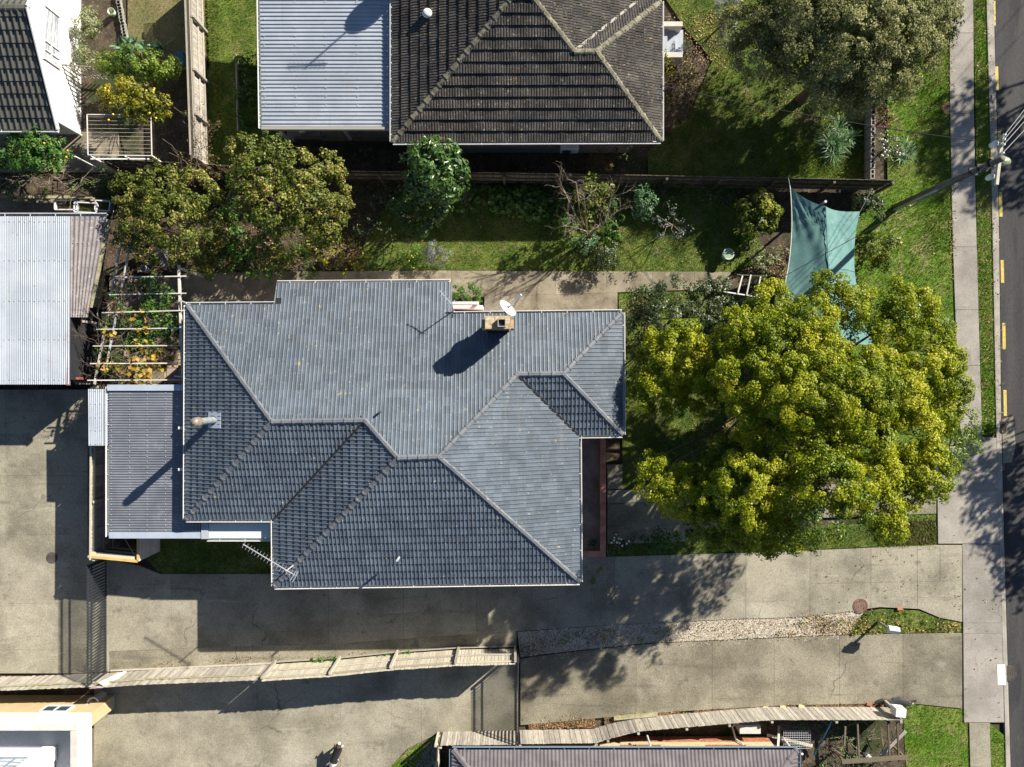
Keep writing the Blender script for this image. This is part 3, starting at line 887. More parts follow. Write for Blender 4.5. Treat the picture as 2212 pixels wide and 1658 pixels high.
def fence(label, line, h, bw, m, side=1, posts=2.0, rails=(0.3, 0.85), gap=0.006, t=0.02, post_h=None, group=None, rail_m=None, name='paling_fence', lap=0.0, cap=False, post_extra=None, wob=0.006, z0=0.0, cat='fence', post_on=True, tilt=0.0):
    """line: survey points at ground; side +1 puts rails and posts on the side to the left of the run"""
    P = [W(u, v, 0) for u, v in line]
    f = thing(name, (P[0].x, P[0].y, z0), label, cat, group)
    meshes = board_meshes(bw, t, h)
    for me in meshes: me.materials.append(m)
    rail_m = rail_m or m
    carry = 0.0
    for a, b in zip(P, P[1:]):
        d = b - a; L = d.length; d.normalize()
        nrm = Vector((-d.y, d.x, 0)) * side
        ang = math.atan2(d.y, d.x)
        n = max(1, round(L / (bw + gap)))
        for i in range(n):
            c = a + d * (L * (i + 0.5) / n) - nrm * (0.012 + (lap if i % 2 else 0) + random.uniform(0, wob))
            bscale = 1.12 if lap else 1.0
            M = Matrix.Translation((c.x, c.y, z0 + random.uniform(-0.015, 0.015))) @ Matrix.Rotation(ang + random.gauss(0, 0.02), 4, 'Z') @ Matrix.Rotation(random.gauss(tilt, 0.004), 4, 'Y') @ Matrix.Diagonal((bscale, 1, 1, 1))
            obj('board', random.choice(meshes), m, f, mw=M)
        for k in rails:
            mb = MB(); off = nrm * 0.035
            mb.beam(a + off + Vector((0, 0, z0 + h * k)), b + off + Vector((0, 0, z0 + h * k)), 0.045, 0.09)
            mb.build('rail', rail_m, f)
        if post_on:
            np_ = max(1, round(L / posts))
            for i in range(np_ + (1 if b is P[-1] else 0)):
                c = a + d * (L * i / np_) + nrm * 0.10
                mb = MB(); hh = (post_h or h - 0.05)
                mb.box((c.x, c.y, z0 + hh / 2 - 0.1), (0.1, 0.1, hh + 0.2), ang)
                mb.build('post', rail_m, f)
        if cap:
            mb = MB(); mb.beam(a + Vector((0, 0, z0 + h + 0.02)), b + Vector((0, 0, z0 + h + 0.02)), 0.07, 0.03)
            mb.build('capping', rail_m, f)
    return f

def bar_gate(label, line, h, m, pitch=0.13, rails=(0.06, 0.8, 0.97), name='metal_gate', group=None, r=0.02, spear=0.06):
    P = [W(u, v, 0) for u, v in line]
    g = thing(name, P[0], label, 'gate', group)
    a, b = P[0], P[-1]; d = (b - a); L = d.length; d.normalize()
    ang = math.atan2(d.y, d.x)
    for k in rails:
        mb = MB(); mb.beam(a + Vector((0, 0, h * k)), b + Vector((0, 0, h * k)), 0.045, 0.05)
        mb.build('rail', m, g)
    mb = MB(); mb.box((0, 0, (h + spear) / 2), (r * 2, r * 2, h + spear - 0.06)); me = mb.mesh('baluster'); me.materials.append(m)
    for i in range(int(L / pitch)):
        c = a + d * (pitch * (i + 0.5))
        obj('baluster', me, m, g, mw=Matrix.Translation((c.x, c.y, 0.03)) @ Matrix.Rotation(ang, 4, 'Z'))
    for c in (a, b):
        mb = MB(); mb.box((c.x, c.y, h / 2), (0.08, 0.08, h + 0.12), ang); mb.build('end_post', m, g)
    return g

def sag(p0, p1, s, n=10):
    p0, p1 = Vector(p0), Vector(p1)
    return [p0.lerp(p1, i / n) - Vector((0, 0, 4 * s * (i / n) * (1 - i / n))) for i in range(n + 1)]

def cable(name, label, pts, r=0.012, m=None, group=None, cat='cable'):
    mb = MB(); mb.tube(pts, r, 5)
    return tag(mb.build(name, m or MT['cable']), label, cat, group)

# =================================================================== THE GROUND
g = MB(); g.sheet([(-250, -250), (250, -250), (250, 250), (-250, 250)], -0.12)
obj('ground', g.mesh('ground'), MT['soil'], None, 'structure')

ROAD_L = [(2146, -60), (2158, 415), (2164.5, 960), (2172, 1240), (2186, 1720)]
KERB_L = [(2129, -60), (2142, 415), (2152, 940), (2160, 1205), (2172, 1620), (2174, 1720)]
rd = structure('road')
mb = MB(); mb.add([W(u, v, -0.06) for u, v in ROAD_L] + [W(u + 560, v, -0.06) for u, v in reversed(ROAD_L)], [tuple(reversed(range(10)))])
me = mb.mesh('asphalt'); obj('asphalt', me, MT['asphalt'], rd)
for u, v0, v1 in ((2148.5, 1, 55), (2154.5, 143, 194), (2160, 283, 332), (2163, 415, 468), (2166.5, 562, 611), (2170, 698, 755), (2172.5, 843, 899)):
    mb = MB(); mb.sheet([W2(u - 3.4, v0), W2(u + 3.4, v0), W2(u + 4.4, v1), W2(u - 2.4, v1)], -0.055)
    mb.build('dashed_line', MT['road_yellow'], rd)
ch = structure('kerb')
cuts = [-60, 60, 190, 330, 470, 620, 770, 905, 1060, 1200, 1350, 1475, 1600, 1720]
KL = [(v, u) for u, v in KERB_L]; RL = [(v, u) for u, v in ROAD_L]
for a, b in zip(cuts, cuts[1:]):
    q = [(yat(KL, a), a), (yat(KL, a) + 7, a), (yat(KL, b) + 7, b), (yat(KL, b), b)]
    slab(ch, q, 0.015, MT['kerb'], 0.004, 'kerb_stone')
    q = [(yat(KL, a) + 7, a), (yat(RL, a) + 0.5, a), (yat(RL, b) + 0.5, b), (yat(KL, b) + 7, b)]
    slab(ch, q, -0.045, MT['kerb'], 0.004, 'channel')

# footpath, crossings
fp = structure('footpath')
strip_v(fp, [(-60, 2050), (280, 2052), (540, 2058), (760, 2066), (945, 2074)], [(-60, 2102), (280, 2104), (540, 2110), (760, 2116), (945, 2122)],
        [-60, 72, 246, 393, 534, 670, 790, 945], 0.02, MT['concrete_pale'], gap=0.012)
cr = structure('crossing')
strip_v(cr, [(945, 2074), (948, 2023), (1175, 2026)], [(945, 2152), (1175, 2159)], [946, 1061, 1175], 0.022, MT['concrete_pale'], gap=0.010)
strip_v(cr, [(1175, 2078), (1237, 2079), (1561, 2082)], [(1175, 2159), (1346, 2164), (1561, 2169)], [1176, 1346, 1369, 1561], 0.022, MT['concrete_pale'], gap=0.010)
strip_v(cr, [(1561, 2093), (1720, 2097)], [(1561, 2138), (1720, 2142)], [1562, 1720], 0.02, MT['concrete'], gap=0.01)

# the main driveway along the section
dw = structure('driveway')
TOP = [(236, 1210), (300, 1222), (345, 1240), (593, 1240), (1255, 1200), (1310, 1203), (1700, 1192), (2026, 1178), (2078, 1178)]
BOT = [(236, 1407), (545, 1396), (725, 1391), (1000, 1372), (1115, 1364), (1330, 1350), (1611, 1337), (1749, 1333), (1900, 1312), (1985, 1316), (2030, 1335), (2078, 1344)]
strip_u(dw, TOP, BOT, [236, 371, 545, 710, 872, 1029, 1184, 1328, 1471, 1611, 1749], 0.02, MT['concrete'], gap=0.006)
MIDL = [(1749, 1262), (2078, 1255)]
strip_u(dw, TOP, MIDL, [1749, 1881, 1981, 2030, 2078], 0.02, MT['concrete'], gap=0.008)
strip_u(dw, MIDL, BOT, [1749, 1881, 1981, 2078], 0.02, MT['concrete'], gap=0.008)
EDG = [(236, 1450), (340, 1442), (558, 1433), (616, 1430), (735, 1423), (859, 1410), (991, 1401), (1116, 1397)]
strip_u(dw, BOT, EDG, [236, 371, 545, 725, 872, 1029, 1116], 0.012, MT['concrete_dark'], gap=0.006)

# yard behind the sliding gate
yd = structure('yard')
for u0, u1, cutv in ((-40, 12, [842, 1028, 1165, 1302, 1402, 1455]), (12, 190, [842, 1028, 1156, 1304, 1403, 1455]), (190, 236, [1200, 1304, 1403, 1452])):
    for a, b in zip(cutv, cutv[1:]):
        slab(yd, [(u0, a), (u1, a), (u1, b), (u0, b)], 0.018 + random.uniform(-.003, .003), MT['concrete'], gap=0.006)
slab(yd, [(190, 842), (256, 842), (256, 1200), (190, 1200)], -0.02, MT['concrete_dark'])

# the shared drive below the paling fence
ld = structure('lower_driveway')
T3 = [(200, 1462), (593, 1438), (1118, 1404)]
B3 = [(200, 1720), (840, 1720), (846, 1655), (880, 1618), (950, 1583), (1118, 1580)]
strip_u(ld, T3, B3, [203, 388, 555, 736, 846, 910, 1118], 0.015, MT['concrete'], gap=0.006)
slab(ld, [(-60, 1575), (203, 1575), (203, 1720), (-60, 1720)], 0.0, MT['concrete_dark'])
T4 = [(1124, 1424), (1180, 1415), (1395, 1392), (1648, 1381), (1800, 1374), (1960, 1370), (2078, 1368)]
B4 = [(1124, 1567), (1280, 1553), (1450, 1538), (1690, 1524), (1900, 1520), (1950, 1518), (2080, 1531)]
rd2 = structure('side_driveway')
strip_u(rd2, T4, B4, [1124, 1374, 1538, 1672, 1813, 1950, 2078], 0.018, MT['concrete_dark'], gap=0.006)

# backyard path, patio, pavers
pa = structure('garden_path')
strip_u(pa, [(396, 592), (560, 588), (900, 585), (1580, 588)], [(396, 664), (1580, 624)], [500, 660, 770, 874, 975, 1090, 1200, 1310, 1410, 1500, 1578], 0.02, MT['path'], gap=0.006)
slab(pa, [(396, 592), (500, 589), (500, 700), (396, 700)], 0.01, MT['path'])
for a, b, c0 in ((1046, 1112, 626), (1112, 1334, 626)):
    slab(pa, [(a, c0), (b, c0), (b, 760), (a, 760)], 0.016, MT['path'] if a > 1050 else MT['concrete'], gap=0.006)
slab(pa, [(976, 663), (1046, 663), (1046, 760), (976, 760)], 0.012, MT['path'])
pv = structure('terrace')
bricks = MB()
for i, u in enumerate(range(236, 420, 31)):
    for j, v in enumerate(range(596, 840, 40)):
        slab(pv, [(u, v), (u + 24, v), (u + 24, v + 32), (u, v + 32)], random.uniform(-0.005, 0.008), random.choice([MT['path'], MT['path'], MT['concrete_dark'], MT['porch_floor']]), gap=0.006, name='paver')
        for k in range(4):
            bm_ = MB(); c = W(u + 27.3, v + 5 + k * 10); bm_.box((c.x, c.y, -0.04), (0.10, 0.19, 0.08)); bm_.build('brick', MT['brick_old'], pv)
        for k in range(3):
            bm_ = MB(); c = W(u + 5 + k * 10, v + 36); bm_.box((c.x, c.y, -0.04), (0.19, 0.10, 0.08)); bm_.build('brick', MT['brick_old'], pv)
fw = structure('front_path')
for q, m in (([(1312, 1005), (1345, 1003), (1345, 1056), (1312, 1058)], 'concrete_dark'), ([(1312, 1060), (1346, 1059), (1346, 1087), (1312, 1088)], 'concrete'), ([(1346, 1059), (1700, 1046), (1700, 1076), (1346, 1087)], 'concrete'),
             ([(1312, 1089), (1700, 1077), (1700, 1122), (1312, 1140)], 'concrete_dark'), ([(1312, 1146), (1480, 1140), (1480, 1170), (1312, 1176)], 'concrete'), ([(1700, 1046), (2022, 1050), (2022, 1110), (1700, 1122)], 'concrete_dark'),
             ([(1312, 1140), (1700, 1122), (1700, 1140), (1312, 1146)], 'concrete_dark'), ([(1770, 800), (1840, 800), (1840, 880), (1770, 880)], 'concrete_pale')):
    slab(fw, q, 0.015 + random.uniform(-.004, .004), MT[m], gap=0.005)

# tar joints, patches and stained strips that have edges of their own
for q, m in (([(2166, 905), (2190, 900), (2196, 960), (2188, 1000), (2168, 1002)], 'concrete_dark'),):
    slab(rd, q, -0.052, MT[m], gap=0.004, name='patch')
# lawns (z -0.03) with blades
LW = {
    'back_lawn': ([(275, -60), (445, -60), (452, 150), (275, 150)], 'lawn_dry', 'dry', 260),
    'side_lawn': ([(440, -60), (600, -60), (600, 320), (540, 345), (452, 362)], 'lawn', 'lush', 420),
    'neighbour_lawn': ([(1400, -60), (1890, -60), (1872, 395), (1400, 395), (1400, 330), (1490, 250), (1540, 130), (1480, 60)], 'lawn', 'grass', 420),
    'berm': ([(1918, -60), (2050, -60), (2052, 280), (2058, 540), (2066, 760), (2074, 945), (2022, 1000), (2022, 1180), (1900, 1186), (1800, 1000), (1850, 700), (1840, 440), (1918, 400)], 'lawn_lush', 'lush', 520),
    'verge': ([(2104, -60), (2130, -60), (2142, 415), (2152, 940), (2124, 940), (2112, 560)], 'lawn_lush', 'lush', 700),
    'garden_lawn': ([(860, 400), (1580, 402), (1660, 560), (1580, 588), (900, 585), (760, 586), (800, 500)], 'lawn', 'grass', 420),
    'front_lawn': ([(1336, 624), (1720, 640), (1860, 800), (1800, 1044), (1345, 1058), (1345, 940)], 'lawn', 'grass', 420),
    'small_lawn': ([(300, 1155), (600, 1155), (600, 1240), (345, 1240), (322, 1215)], 'lawn', 'grass', 420),
    'roadside_lawn': ([(1950, 1520), (2090, 1532), (2096, 1720), (1962, 1720)], 'lawn_lush', 'lush', 520),
    'corner_verge': ([(2140, 1564), (2170, 1590), (2176, 1720), (2143, 1720)], 'lawn_lush', 'lush', 600),
    'drive_edge_lawn': ([(1310, 1160), (1480, 1150), (2022, 1125), (2024, 1176), (1700, 1190), (1312, 1202)], 'lawn', 'grass', 420),
    'wedge_lawn': ([(840, 1720), (847, 1655), (882, 1619), (950, 1585), (940, 1620), (900, 1720)], 'lawn_lush', 'grass', 500),
    'island_bed': ([(1700, 1352), (1860, 1328), (1900, 1316), (1985, 1320), (2030, 1337), (2078, 1346), (2078, 1366), (1960, 1368), (1860, 1371), (1800, 1372)], 'lawn', 'grass', 260),
}
for nm, (poly, m, gm, dens) in LW.items():
    s = sheet(nm, poly, -0.03, MT[m])
    blades('grass', [W2(*p) for p in poly], dens, 0.11 if gm != 'dry' else 0.06, 0.018, G[gm], -0.03)
# rank, longer tufts where the photograph shows them
for poly, d, L, gm in (([(1960, 60), (2046, 60), (2054, 400), (2058, 545), (2000, 545), (1990, 250)], 260, 0.2, 'lush'), ([(1640, 270), (1860, 260), (1865, 395), (1620, 395)], 200, 0.26, 'lush'),
                       ([(1440, 150), (1560, 130), (1700, 330), (1440, 330)], 120, 0.2, 'grass'), ([(2100, -60), (2132, -60), (2152, 940), (2124, 940)], 200, 0.15, 'lush'),
                       ([(1930, 1122), (2022, 1118), (2024, 1176), (1925, 1180)], 700, 0.13, 'dry'), ([(450, 0), (472, 0), (480, 340), (455, 355)], 300, 0.18, 'grass')):
    blades('long_grass', [W2(*p) for p in poly], d, L, 0.022, G[gm], -0.03, lean=0.9)

# gravel and mulch beds
GB = [(1118, 1366), (1330, 1351), (1611, 1338), (1749, 1334), (1870, 1318), (1830, 1371), (1648, 1379), (1395, 1390), (1180, 1413), (1124, 1420)]
sheet('gravel_bed', GB, -0.02, MT['gravel_bed'])
pebbles('gravel', [W2(*p) for p in GB], 900, 0.022, MT['gravel'], -0.02)
GB2 = [(1118, 1362), (1330, 1345), (1611, 1332), (1860, 1314), (1840, 1380), (1648, 1389), (1395, 1402), (1180, 1428), (1124, 1436)]
pebbles('gravel', [W2(*p) for p in GB2], 70, 0.02, MT['gravel'], 0.018)
blades('weeds', [W2(*p) for p in GB], 60, 0.12, 0.02, G['lush'], -0.02, lean=0.9, clump=0.75)
litter('fallen_leaves', [W2(*p) for p in GB2], 40, 0.06, MT['fallen'], 0.02)
MB_ = [[(1142, 1560), (1285, 1549), (1285, 1573), (1142, 1576)], [(1306, 1548), (1470, 1536), (1470, 1543), (1370, 1552), (1306, 1566)], [(1500, 1532), (1640, 1524), (1640, 1529), (1500, 1540)], [(1650, 1522), (1900, 1518), (1900, 1528), (1650, 1528)]]
for q in MB_:
    sheet('mulch_bed', q, -0.03, MT['soil'])
    litter('bark_chips', [W2(*p) for p in q], 900, 0.07, MT['bark_chip'], -0.03, clumpy=False)
sg = [(885, 1720), (905, 1640), (945, 1590), (953, 1590), (948, 1720)]
sheet('stone_bed', sg, -0.025, MT['gravel_bed']); pebbles('stones', [W2(*p) for p in sg], 260, 0.045, MT['stone'], -0.03)

# fallen leaves
for poly, d, z in (([(2144, 380), (2151, 380), (2160, 960), (2154, 960)], 260, -0.045), ([(2130, 0), (2138, 0), (2150, 380), (2144, 380)], 90, -0.045), ([(1124, 1560), (1900, 1518), (1900, 1512), (1124, 1550)], 60, 0.02), ([(1000, 430), (1570, 470), (1570, 585), (900, 580)], 6, 0.0), ([(1920, 560), (2060, 560), (2070, 760), (1940, 700)], 12, 0.0), ([(1700, 1325), (2075, 1345), (2075, 1366), (1700, 1378)], 330, 0.0), ([(2104, 0), (2146, 0), (2170, 960), (2120, 940)], 50, 0.0), ([(2046, 0), (2060, 0), (2066, 560), (2052, 560)], 160, 0.0),
                   ([(1760, 1190), (2075, 1180), (2075, 1340), (1760, 1330)], 8, 0.02), ([(1440, 30), (1560, 20), (1570, 150), (1430, 250)], 220, -0.03), ([(1640, 180), (1870, 200), (1870, 300), (1640, 260)], 90, -0.03),
                   ([(430, 560), (800, 520), (800, 590), (430, 600)], 150, -0.03), ([(250, 380), (780, 380), (780, 590), (250, 590)], 130, -0.1), ([(240, 1435), (1110, 1390), (1110, 1398), (240, 1450)], 90, 0.012),
                   ([(220, 600), (395, 600), (395, 830), (205, 830)], 45, 0.01), ([(1610, 540), (1700, 535), (1700, 600), (1620, 600)], 300, -0.05), ([(1480, 900), (1600, 880), (1560, 960), (1480, 985)], 130, -0.03),
                   ([(2020, 960), (2150, 960), (2160, 1560), (2090, 1560)], 5, 0.022), ([(1930, 60), (2050, 60), (2060, 560), (1930, 560)], 30, -0.02), ([(1120, 1384), (1330, 1356), (1330, 1385), (1124, 1420)], 200, 0.0)):
    litter('fallen_leaves', [W2(*p) for p in poly], d, 0.075, MT['fallen'], z)

# =================================================================== THE GREY TILED HOUSE
E0 = 3.3
V = {k: W(u, v, z) for k, (u, v, z) in dict(
    A=(404, 660, E0), K=(402, 1122, E0), J=(592, 1122, E0), I=(593, 1267, E0), Hh=(1252, 1257.5, E0), G=(1249.7, 940.6, E0), F=(1344.8, 939.4, E0), E=(1343.5, 675.5, 3.4),
    D=(976, 680, 3.4), C=(973, 610, 2.97), B2=(599, 613, 2.97), B=(592, 658.5, E0), R1=(587, 911.5, 4.95), R2=(788, 909, 4.95), R3=(859, 990, 5.45), R4=(948, 987.5, 5.45), R5=(1117, 809, 4.3), R6=(1217, 808, 4.3)).items()}
house = thing('house', (-4, -2, 0), 'single storey house with a large blue grey tiled hip roof and a brick chimney', 'house')
wp = [(-12.2, 2.6), (-9.0, 2.6), (-9.0, 3.5), (-2.95, 3.5), (-2.95, 2.25), (3.85, 2.25), (3.85, -1.6), (2.15, -1.6), (2.15, -7.25), (-8.85, -7.25), (-8.85, -4.85), (-12.2, -4.85)]
walls(house, wp, -0.1, 2.95, MT['white_pink'])
roof = obj('roof', bpy.data.meshes.new('roof'), None, house)
sof = MB(); sof.prism([(p[0] * 1.0, p[1]) for p in [(V[k].x, V[k].y) for k in ('A', 'K', 'J', 'I', 'Hh', 'G', 'F', 'E', 'D', 'C', 'B2', 'B')]], 2.90, 2.94)
roof.data = sof.mesh('soffit'); roof.data.materials.append(MT['white'])
PL = [(('A', 'K', 'R1'), 0, 1), (('A', 'R1', 'R2', 'R3', 'R4', 'R5', 'R6', 'E', 'D', 'C', 'B2', 'B'), 0, 11), (('K', 'J', 'R2', 'R1'), 0, 1), (('J', 'I', 'R3', 'R2'), 0, 1),
      (('I', 'Hh', 'R4', 'R3'), 0, 1), (('Hh', 'G', 'R5', 'R4'), 0, 1), (('G', 'F', 'R6', 'R5'), 0, 1), (('F', 'E', 'R6'), 0, 1)]
tile_roof(roof, [([V[k] for k in ks], a, b) for ks, a, b in PL], 0.306, 0.325, 'double', MT['tile_grey'])
for a, b in (('A', 'R1'), ('K', 'R1'), ('R1', 'R2'), ('R2', 'R3'), ('I', 'R3'), ('R3', 'R4'), ('Hh', 'R4'), ('R5', 'R4'), ('R5', 'R6'), ('E', 'R6'), ('F', 'R6')):
    ridge_caps(roof, V[a], V[b], MT['cap_grey'])
for a, b in (('J', 'R2'), ('G', 'R5')):
    mb = MB(); mb.beam(V[a] + Vector((0, 0, 0.062)), V[b] + Vector((0, 0, 0.062)), 0.07, 0.012); mb.build('valley', MT['deck_dark'], roof)
for a, b, o in (('A', 'B', (0, 1, 0)), ('B2', 'C', (0, 1, 0)), ('D', 'E', (0, 1, 0)), ('E', 'F', (1, 0, 0)), ('F', 'G', (0, -1, 0)), ('G', 'Hh', (1, 0, 0)), ('Hh', 'I', (0, -1, 0)), ('I', 'J', (-1, 0, 0)), ('J', 'K', (0, -1, 0)), ('K', 'A', (-1, 0, 0))):
    gutter(roof, V[a] - Vector((0, 0, 0.03)), V[b] - Vector((0, 0, 0.03)), o)
# barge boards on the step of the lean-to
for a, b in (('B', 'B2'), ('C', 'D')):
    mb = MB(); mb.beam(V[a] - Vector((0, 0, 0.08)), V[b] - Vector((0, 0, 0.08)), 0.04, 0.2); mb.build('barge_board', MT['cap_grey'], roof)
# windows and doors in the walls
def opening(parent, x, y, z, w_, h_, axis, out, name='window', pane='glass', fr='white'):
    b = MB()
    def put(a, zz, wa, wz, th, o):
        c = (x + a, y + out * o, zz) if axis == 'x' else (x + out * o, y + a, zz)
        b.box(c, (wa, th, wz) if axis == 'x' else (th, wa, wz))
    for zz in (z, z + h_): put(0, zz, w_ + .07, .07, .09, .02)
    for a in ((-w_ / 2, 0, w_ / 2) if name == 'window' else (-w_ / 2, w_ / 2)): put(a, z + h_ / 2, .06, h_ - .07, .08, .02)
    wi = b.build(name, MT[fr], parent)
    b = MB(); put(0, z + h_ / 2, w_ - .01, h_ - .01, .03, .012); b.build('pane' if name == 'window' else 'panel', MT[pane], wi)
for x, w_ in ((-7.2, 1.6), (-4.4, 1.0), (-1.6, 2.0)): opening(house, x, -7.25, 1.3, w_, 1.1, 'x', -1)
for x, w_ in ((-7.2, 1.4), (-4.6, 1.2)): opening(house, x, 3.5, 1.4, w_, 1.0, 'x', 1)
opening(house, 2.15, -4.4, 1.2, 2.2, 1.2, 'y', 1); opening(house, 3.85, 0.4, 1.2, 1.8, 1.2, 'y', 1); opening(house, 1.8, 2.25, 1.2, 1.6, 1.1, 'x', 1); opening(house, -10.4, 2.6, 1.3, 1.4, 1.1, 'x', 1)
opening(house, 2.15, -2.3, 0.52, 0.85, 2.05, 'y', 1, 'door', 'red_paint')
# chimney (part of the house): breast, corbel, shoulders, flue
cx, cy, cz = 0, 0, 5.8
c0, c1 = W(1046, 682.6, cz), W(1103.6, 711.8, cz)
chim = None
mb = MB(); mb.box(((c0.x + c1.x) / 2, (c0.y + c1.y) / 2, 4.3), (c1.x - c0.x - 0.12, c0.y - c1.y - 0.1, 2.7))
chim = mb.build('chimney', MT['mortar'], house)
X0, X1, Y0, Y1 = c0.x, c1.x, c1.y, c0.y
for r in range(18):
    z = 3.35 + r * 0.136
    g_ = 0.0 if r >= 16 else 0.055
    off = 0.12 if r % 2 else 0
    nx = 4
    for k in range(nx):
        wd = (X1 - X0 - 2 * g_) / nx
        x = X0 + g_ + wd * (k + 0.5)
        for y in (Y0 + g_ + 0.05, Y1 - g_ - 0.05):
            if z + 0.1 < 3.3 + (3.06 - y) * 0.373: continue
            b_ = MB(); b_.box((x + random.uniform(-.004, .004), y, z), (wd - 0.014, 0.11, 0.122)); b_.build('brick', MT['brick_old'] if r > 12 else MT['brick_red'], chim)
    for x in (X0 + g_ + 0.05, X1 - g_ - 0.05):
        b_ = MB(); b_.box((x, (Y0 + Y1) / 2, z), (0.11, Y1 - Y0 - 2 * g_ - 0.24, 0.122)); b_.build('brick', MT['brick_old'] if r > 12 else MT['brick_red'], chim)
for r in range(3):
    for k in range(5):
        b_ = MB(); b_.box((X0 + 0.12 + (X1 - X0 - 0.24) * k / 4, Y0 + 0.09 + (Y1 - Y0 - 0.18) * r / 2, cz - 0.005 + random.uniform(-0.015, 0.015)), (0.175, 0.15, 0.09)); b_.build('brick', MT['brick_old'], chim)
for sx in (-1, 1):
    b_ = MB(); b_.box(((X0 if sx < 0 else X1) + sx * 0.045, (Y0 + Y1) / 2 - 0.03, 4.9), (0.12, 0.32, 1.2)); b_.build('shoulder', MT['brick_old'], chim)
fx, fy = W(1084, 698, 5.9).x, W(1084, 698, 5.9).y
b_ = MB()
for dx, dy, sx, sy in ((-.13, 0, .03, .29), (.13, 0, .03, .29), (0, .13, .23, .03), (0, -.13, .23, .03)):
    b_.box((fx + dx, fy + dy, 5.9), (sx, sy, 0.22))
b_.build('flue_pot', MT['mortar'], chim)
b_ = MB(); b_.box((fx, fy, 5.86), (0.22, 0.22, 0.04)); b_.build('flue_throat', MT['black_metal'], chim)
# metal flue with a cowl
fb, ft = W(464, 907.7, 3.75), W(464, 907.7, 3.75) + Vector((0, 0, 1.95))
fl = obj('flue', MB().lathe((fb.x, fb.y, 0), [(0.135, 3.6), (0.135, 5.35)], 20).mesh('flue', True), MT['flue_grey'], house)
b_ = MB(); b_.lathe((fb.x, fb.y, 0), [(0.17, 5.3), (0.185, 5.35), (0.185, 5.55), (0.15, 5.62), (0.16, 5.66), (0.16, 5.74), (0.05, 5.82), (0.0, 5.83)], 20); b_.build('cowl', MT['steel'], fl)
b_ = MB(); b_.lathe((fb.x, fb.y, 0), [(0.20, 3.72), (0.20, 3.80), (0.16, 3.96), (0.14, 3.96)], 20); b_.build('collar', MT['iron_lid_grey'], fl)
o_, s_, t_, n_ = plane_frame([V['A'], V['K'], V['R1']], 0, 1)
b_ = MB(); R_ = Matrix((s_, t_, n_)).transposed(); b_.box(Vector((fb.x + 0.05, fb.y, 3.3 + 0.42 * (fb.x + 0.05 - V['K'].x) + 0.055)), (0.62, 0.62, 0.012), M=R_); b_.build('flashing', MT['flash_blue'], fl)
# small roof vents and eave brackets
for u, v, z in ((860, 1208, 4.55), (822, 890, 4.85)):
    p = W(u, v, z)
    b_ = MB(); b_.tube([p + Vector((0, 0, -0.25)), p + Vector((0, 0, 0.28))], 0.045, 10); b_.build('vent_pipe', MT['iron_lid_grey'] if u < 840 else MT['galv'], house)
for v in (925, 1015):
    p = W(392, v, 3.2); b_ = MB(); b_.box((p.x, p.y, 3.12), (0.3, 0.1, 0.07)); b_.build('eave_bracket', MT['white'], house)
# entry steps with pale walls
st = obj('entry_steps', bpy.data.meshes.new('entry_steps'), None, house)
b_ = MB(); p0, p1 = W(970, 668.5, 0.7), W(1040, 677, 0.7)
a0 = W(1046, 672, 0).x
for i in range(4):
    b_ = b_ if i else MB()
    x1 = W(986 + 19 * i, 672, 0.6).x; h_ = 0.72 - 0.17 * i
    b_.box(((x1 - 0.5), (p0.y + p1.y) / 2 - 0.55, h_ / 2), (0.34 if i else 0.9, 1.3, h_)) if False else b_.prism([(-3.0, 2.4), (x1, 2.4), (x1, 3.05), (-3.0, 3.05)], (h_ - 0.17 if i < 3 else 0.0), h_)
st.data = b_.mesh('treads'); st.data.materials.append(MT['white_pink'])
y0, y1 = W(980, 667, 0.9).y, W(980, 660, 0.9).y
b_ = MB(); b_.box(((-3.0 + W(1043, 660, 0.9).x) / 2, (y0 + y1) / 2, 0.45), (W(1043, 660, 0.9).x + 3.0, abs(y1 - y0), 0.9)); b_.build('step_wall', MT['white_pink'], st)
y0, y1 = W(980, 658, 1.2).y, W(980, 652, 1.2).y
b_ = MB(); b_.box(((-3.0 + W(1034, 655, 1.2).x) / 2, (y0 + y1) / 2, 1.17), (W(1034, 655, 1.2).x + 3.0, abs(y1 - y0), 0.08)); b_.box((W(1030, 655, 1.2).x, (y0 + y1) / 2, 0.55), (0.1, 0.1, 1.1)); b_.build('hand_rail', MT['white_pink'], st)
# porch with tile coping
PX0, PX1, PY0, PY1 = 2.15, W(1297, 1100, 1.0).x, W(1300, 1196, 1.0).y, -1.7
b_ = MB(); b_.prism([(PX0, PY0 + 0.05), (PX1, PY0 + 0.05), (PX1, PY1), (PX0, PY1)], -0.1, 0.5); porch = b_.build('porch', MT['porch_floor'], house)
xo = W(1308, 1100, 1.0).x
b_ = MB(); b_.box(((PX1 + xo) / 2, (PY0 + PY1) / 2, 0.45), (xo - PX1, PY1 - PY0, 1.06)); b_.box(((PX0 + PX1) / 2, PY0 - 0.03, 0.45), (PX1 - PX0, 0.22, 1.06)); b_.build('parapet', MT['stucco_orange'], porch)
nt = 17
for i in range(nt):
    ln = (PY1 - PY0 + 0.15) / nt
    b_ = MB(); b_.box(((PX1 + xo) / 2, PY0 - 0.14 + ln * (i + 0.5), 1.0 + random.uniform(0, .004)), (xo - PX1 + 0.03, ln - 0.012, 0.035)); b_.build('coping_tile', MT['coping'], porch)
for i in range(3):
    b_ = MB(); ln = (PX1 - PX0) / 3; b_.box((PX0 + ln * (i + 0.5), PY0 - 0.03, 1.0), (ln - 0.012, 0.25, 0.035)); b_.build('coping_tile', MT['coping'], porch)

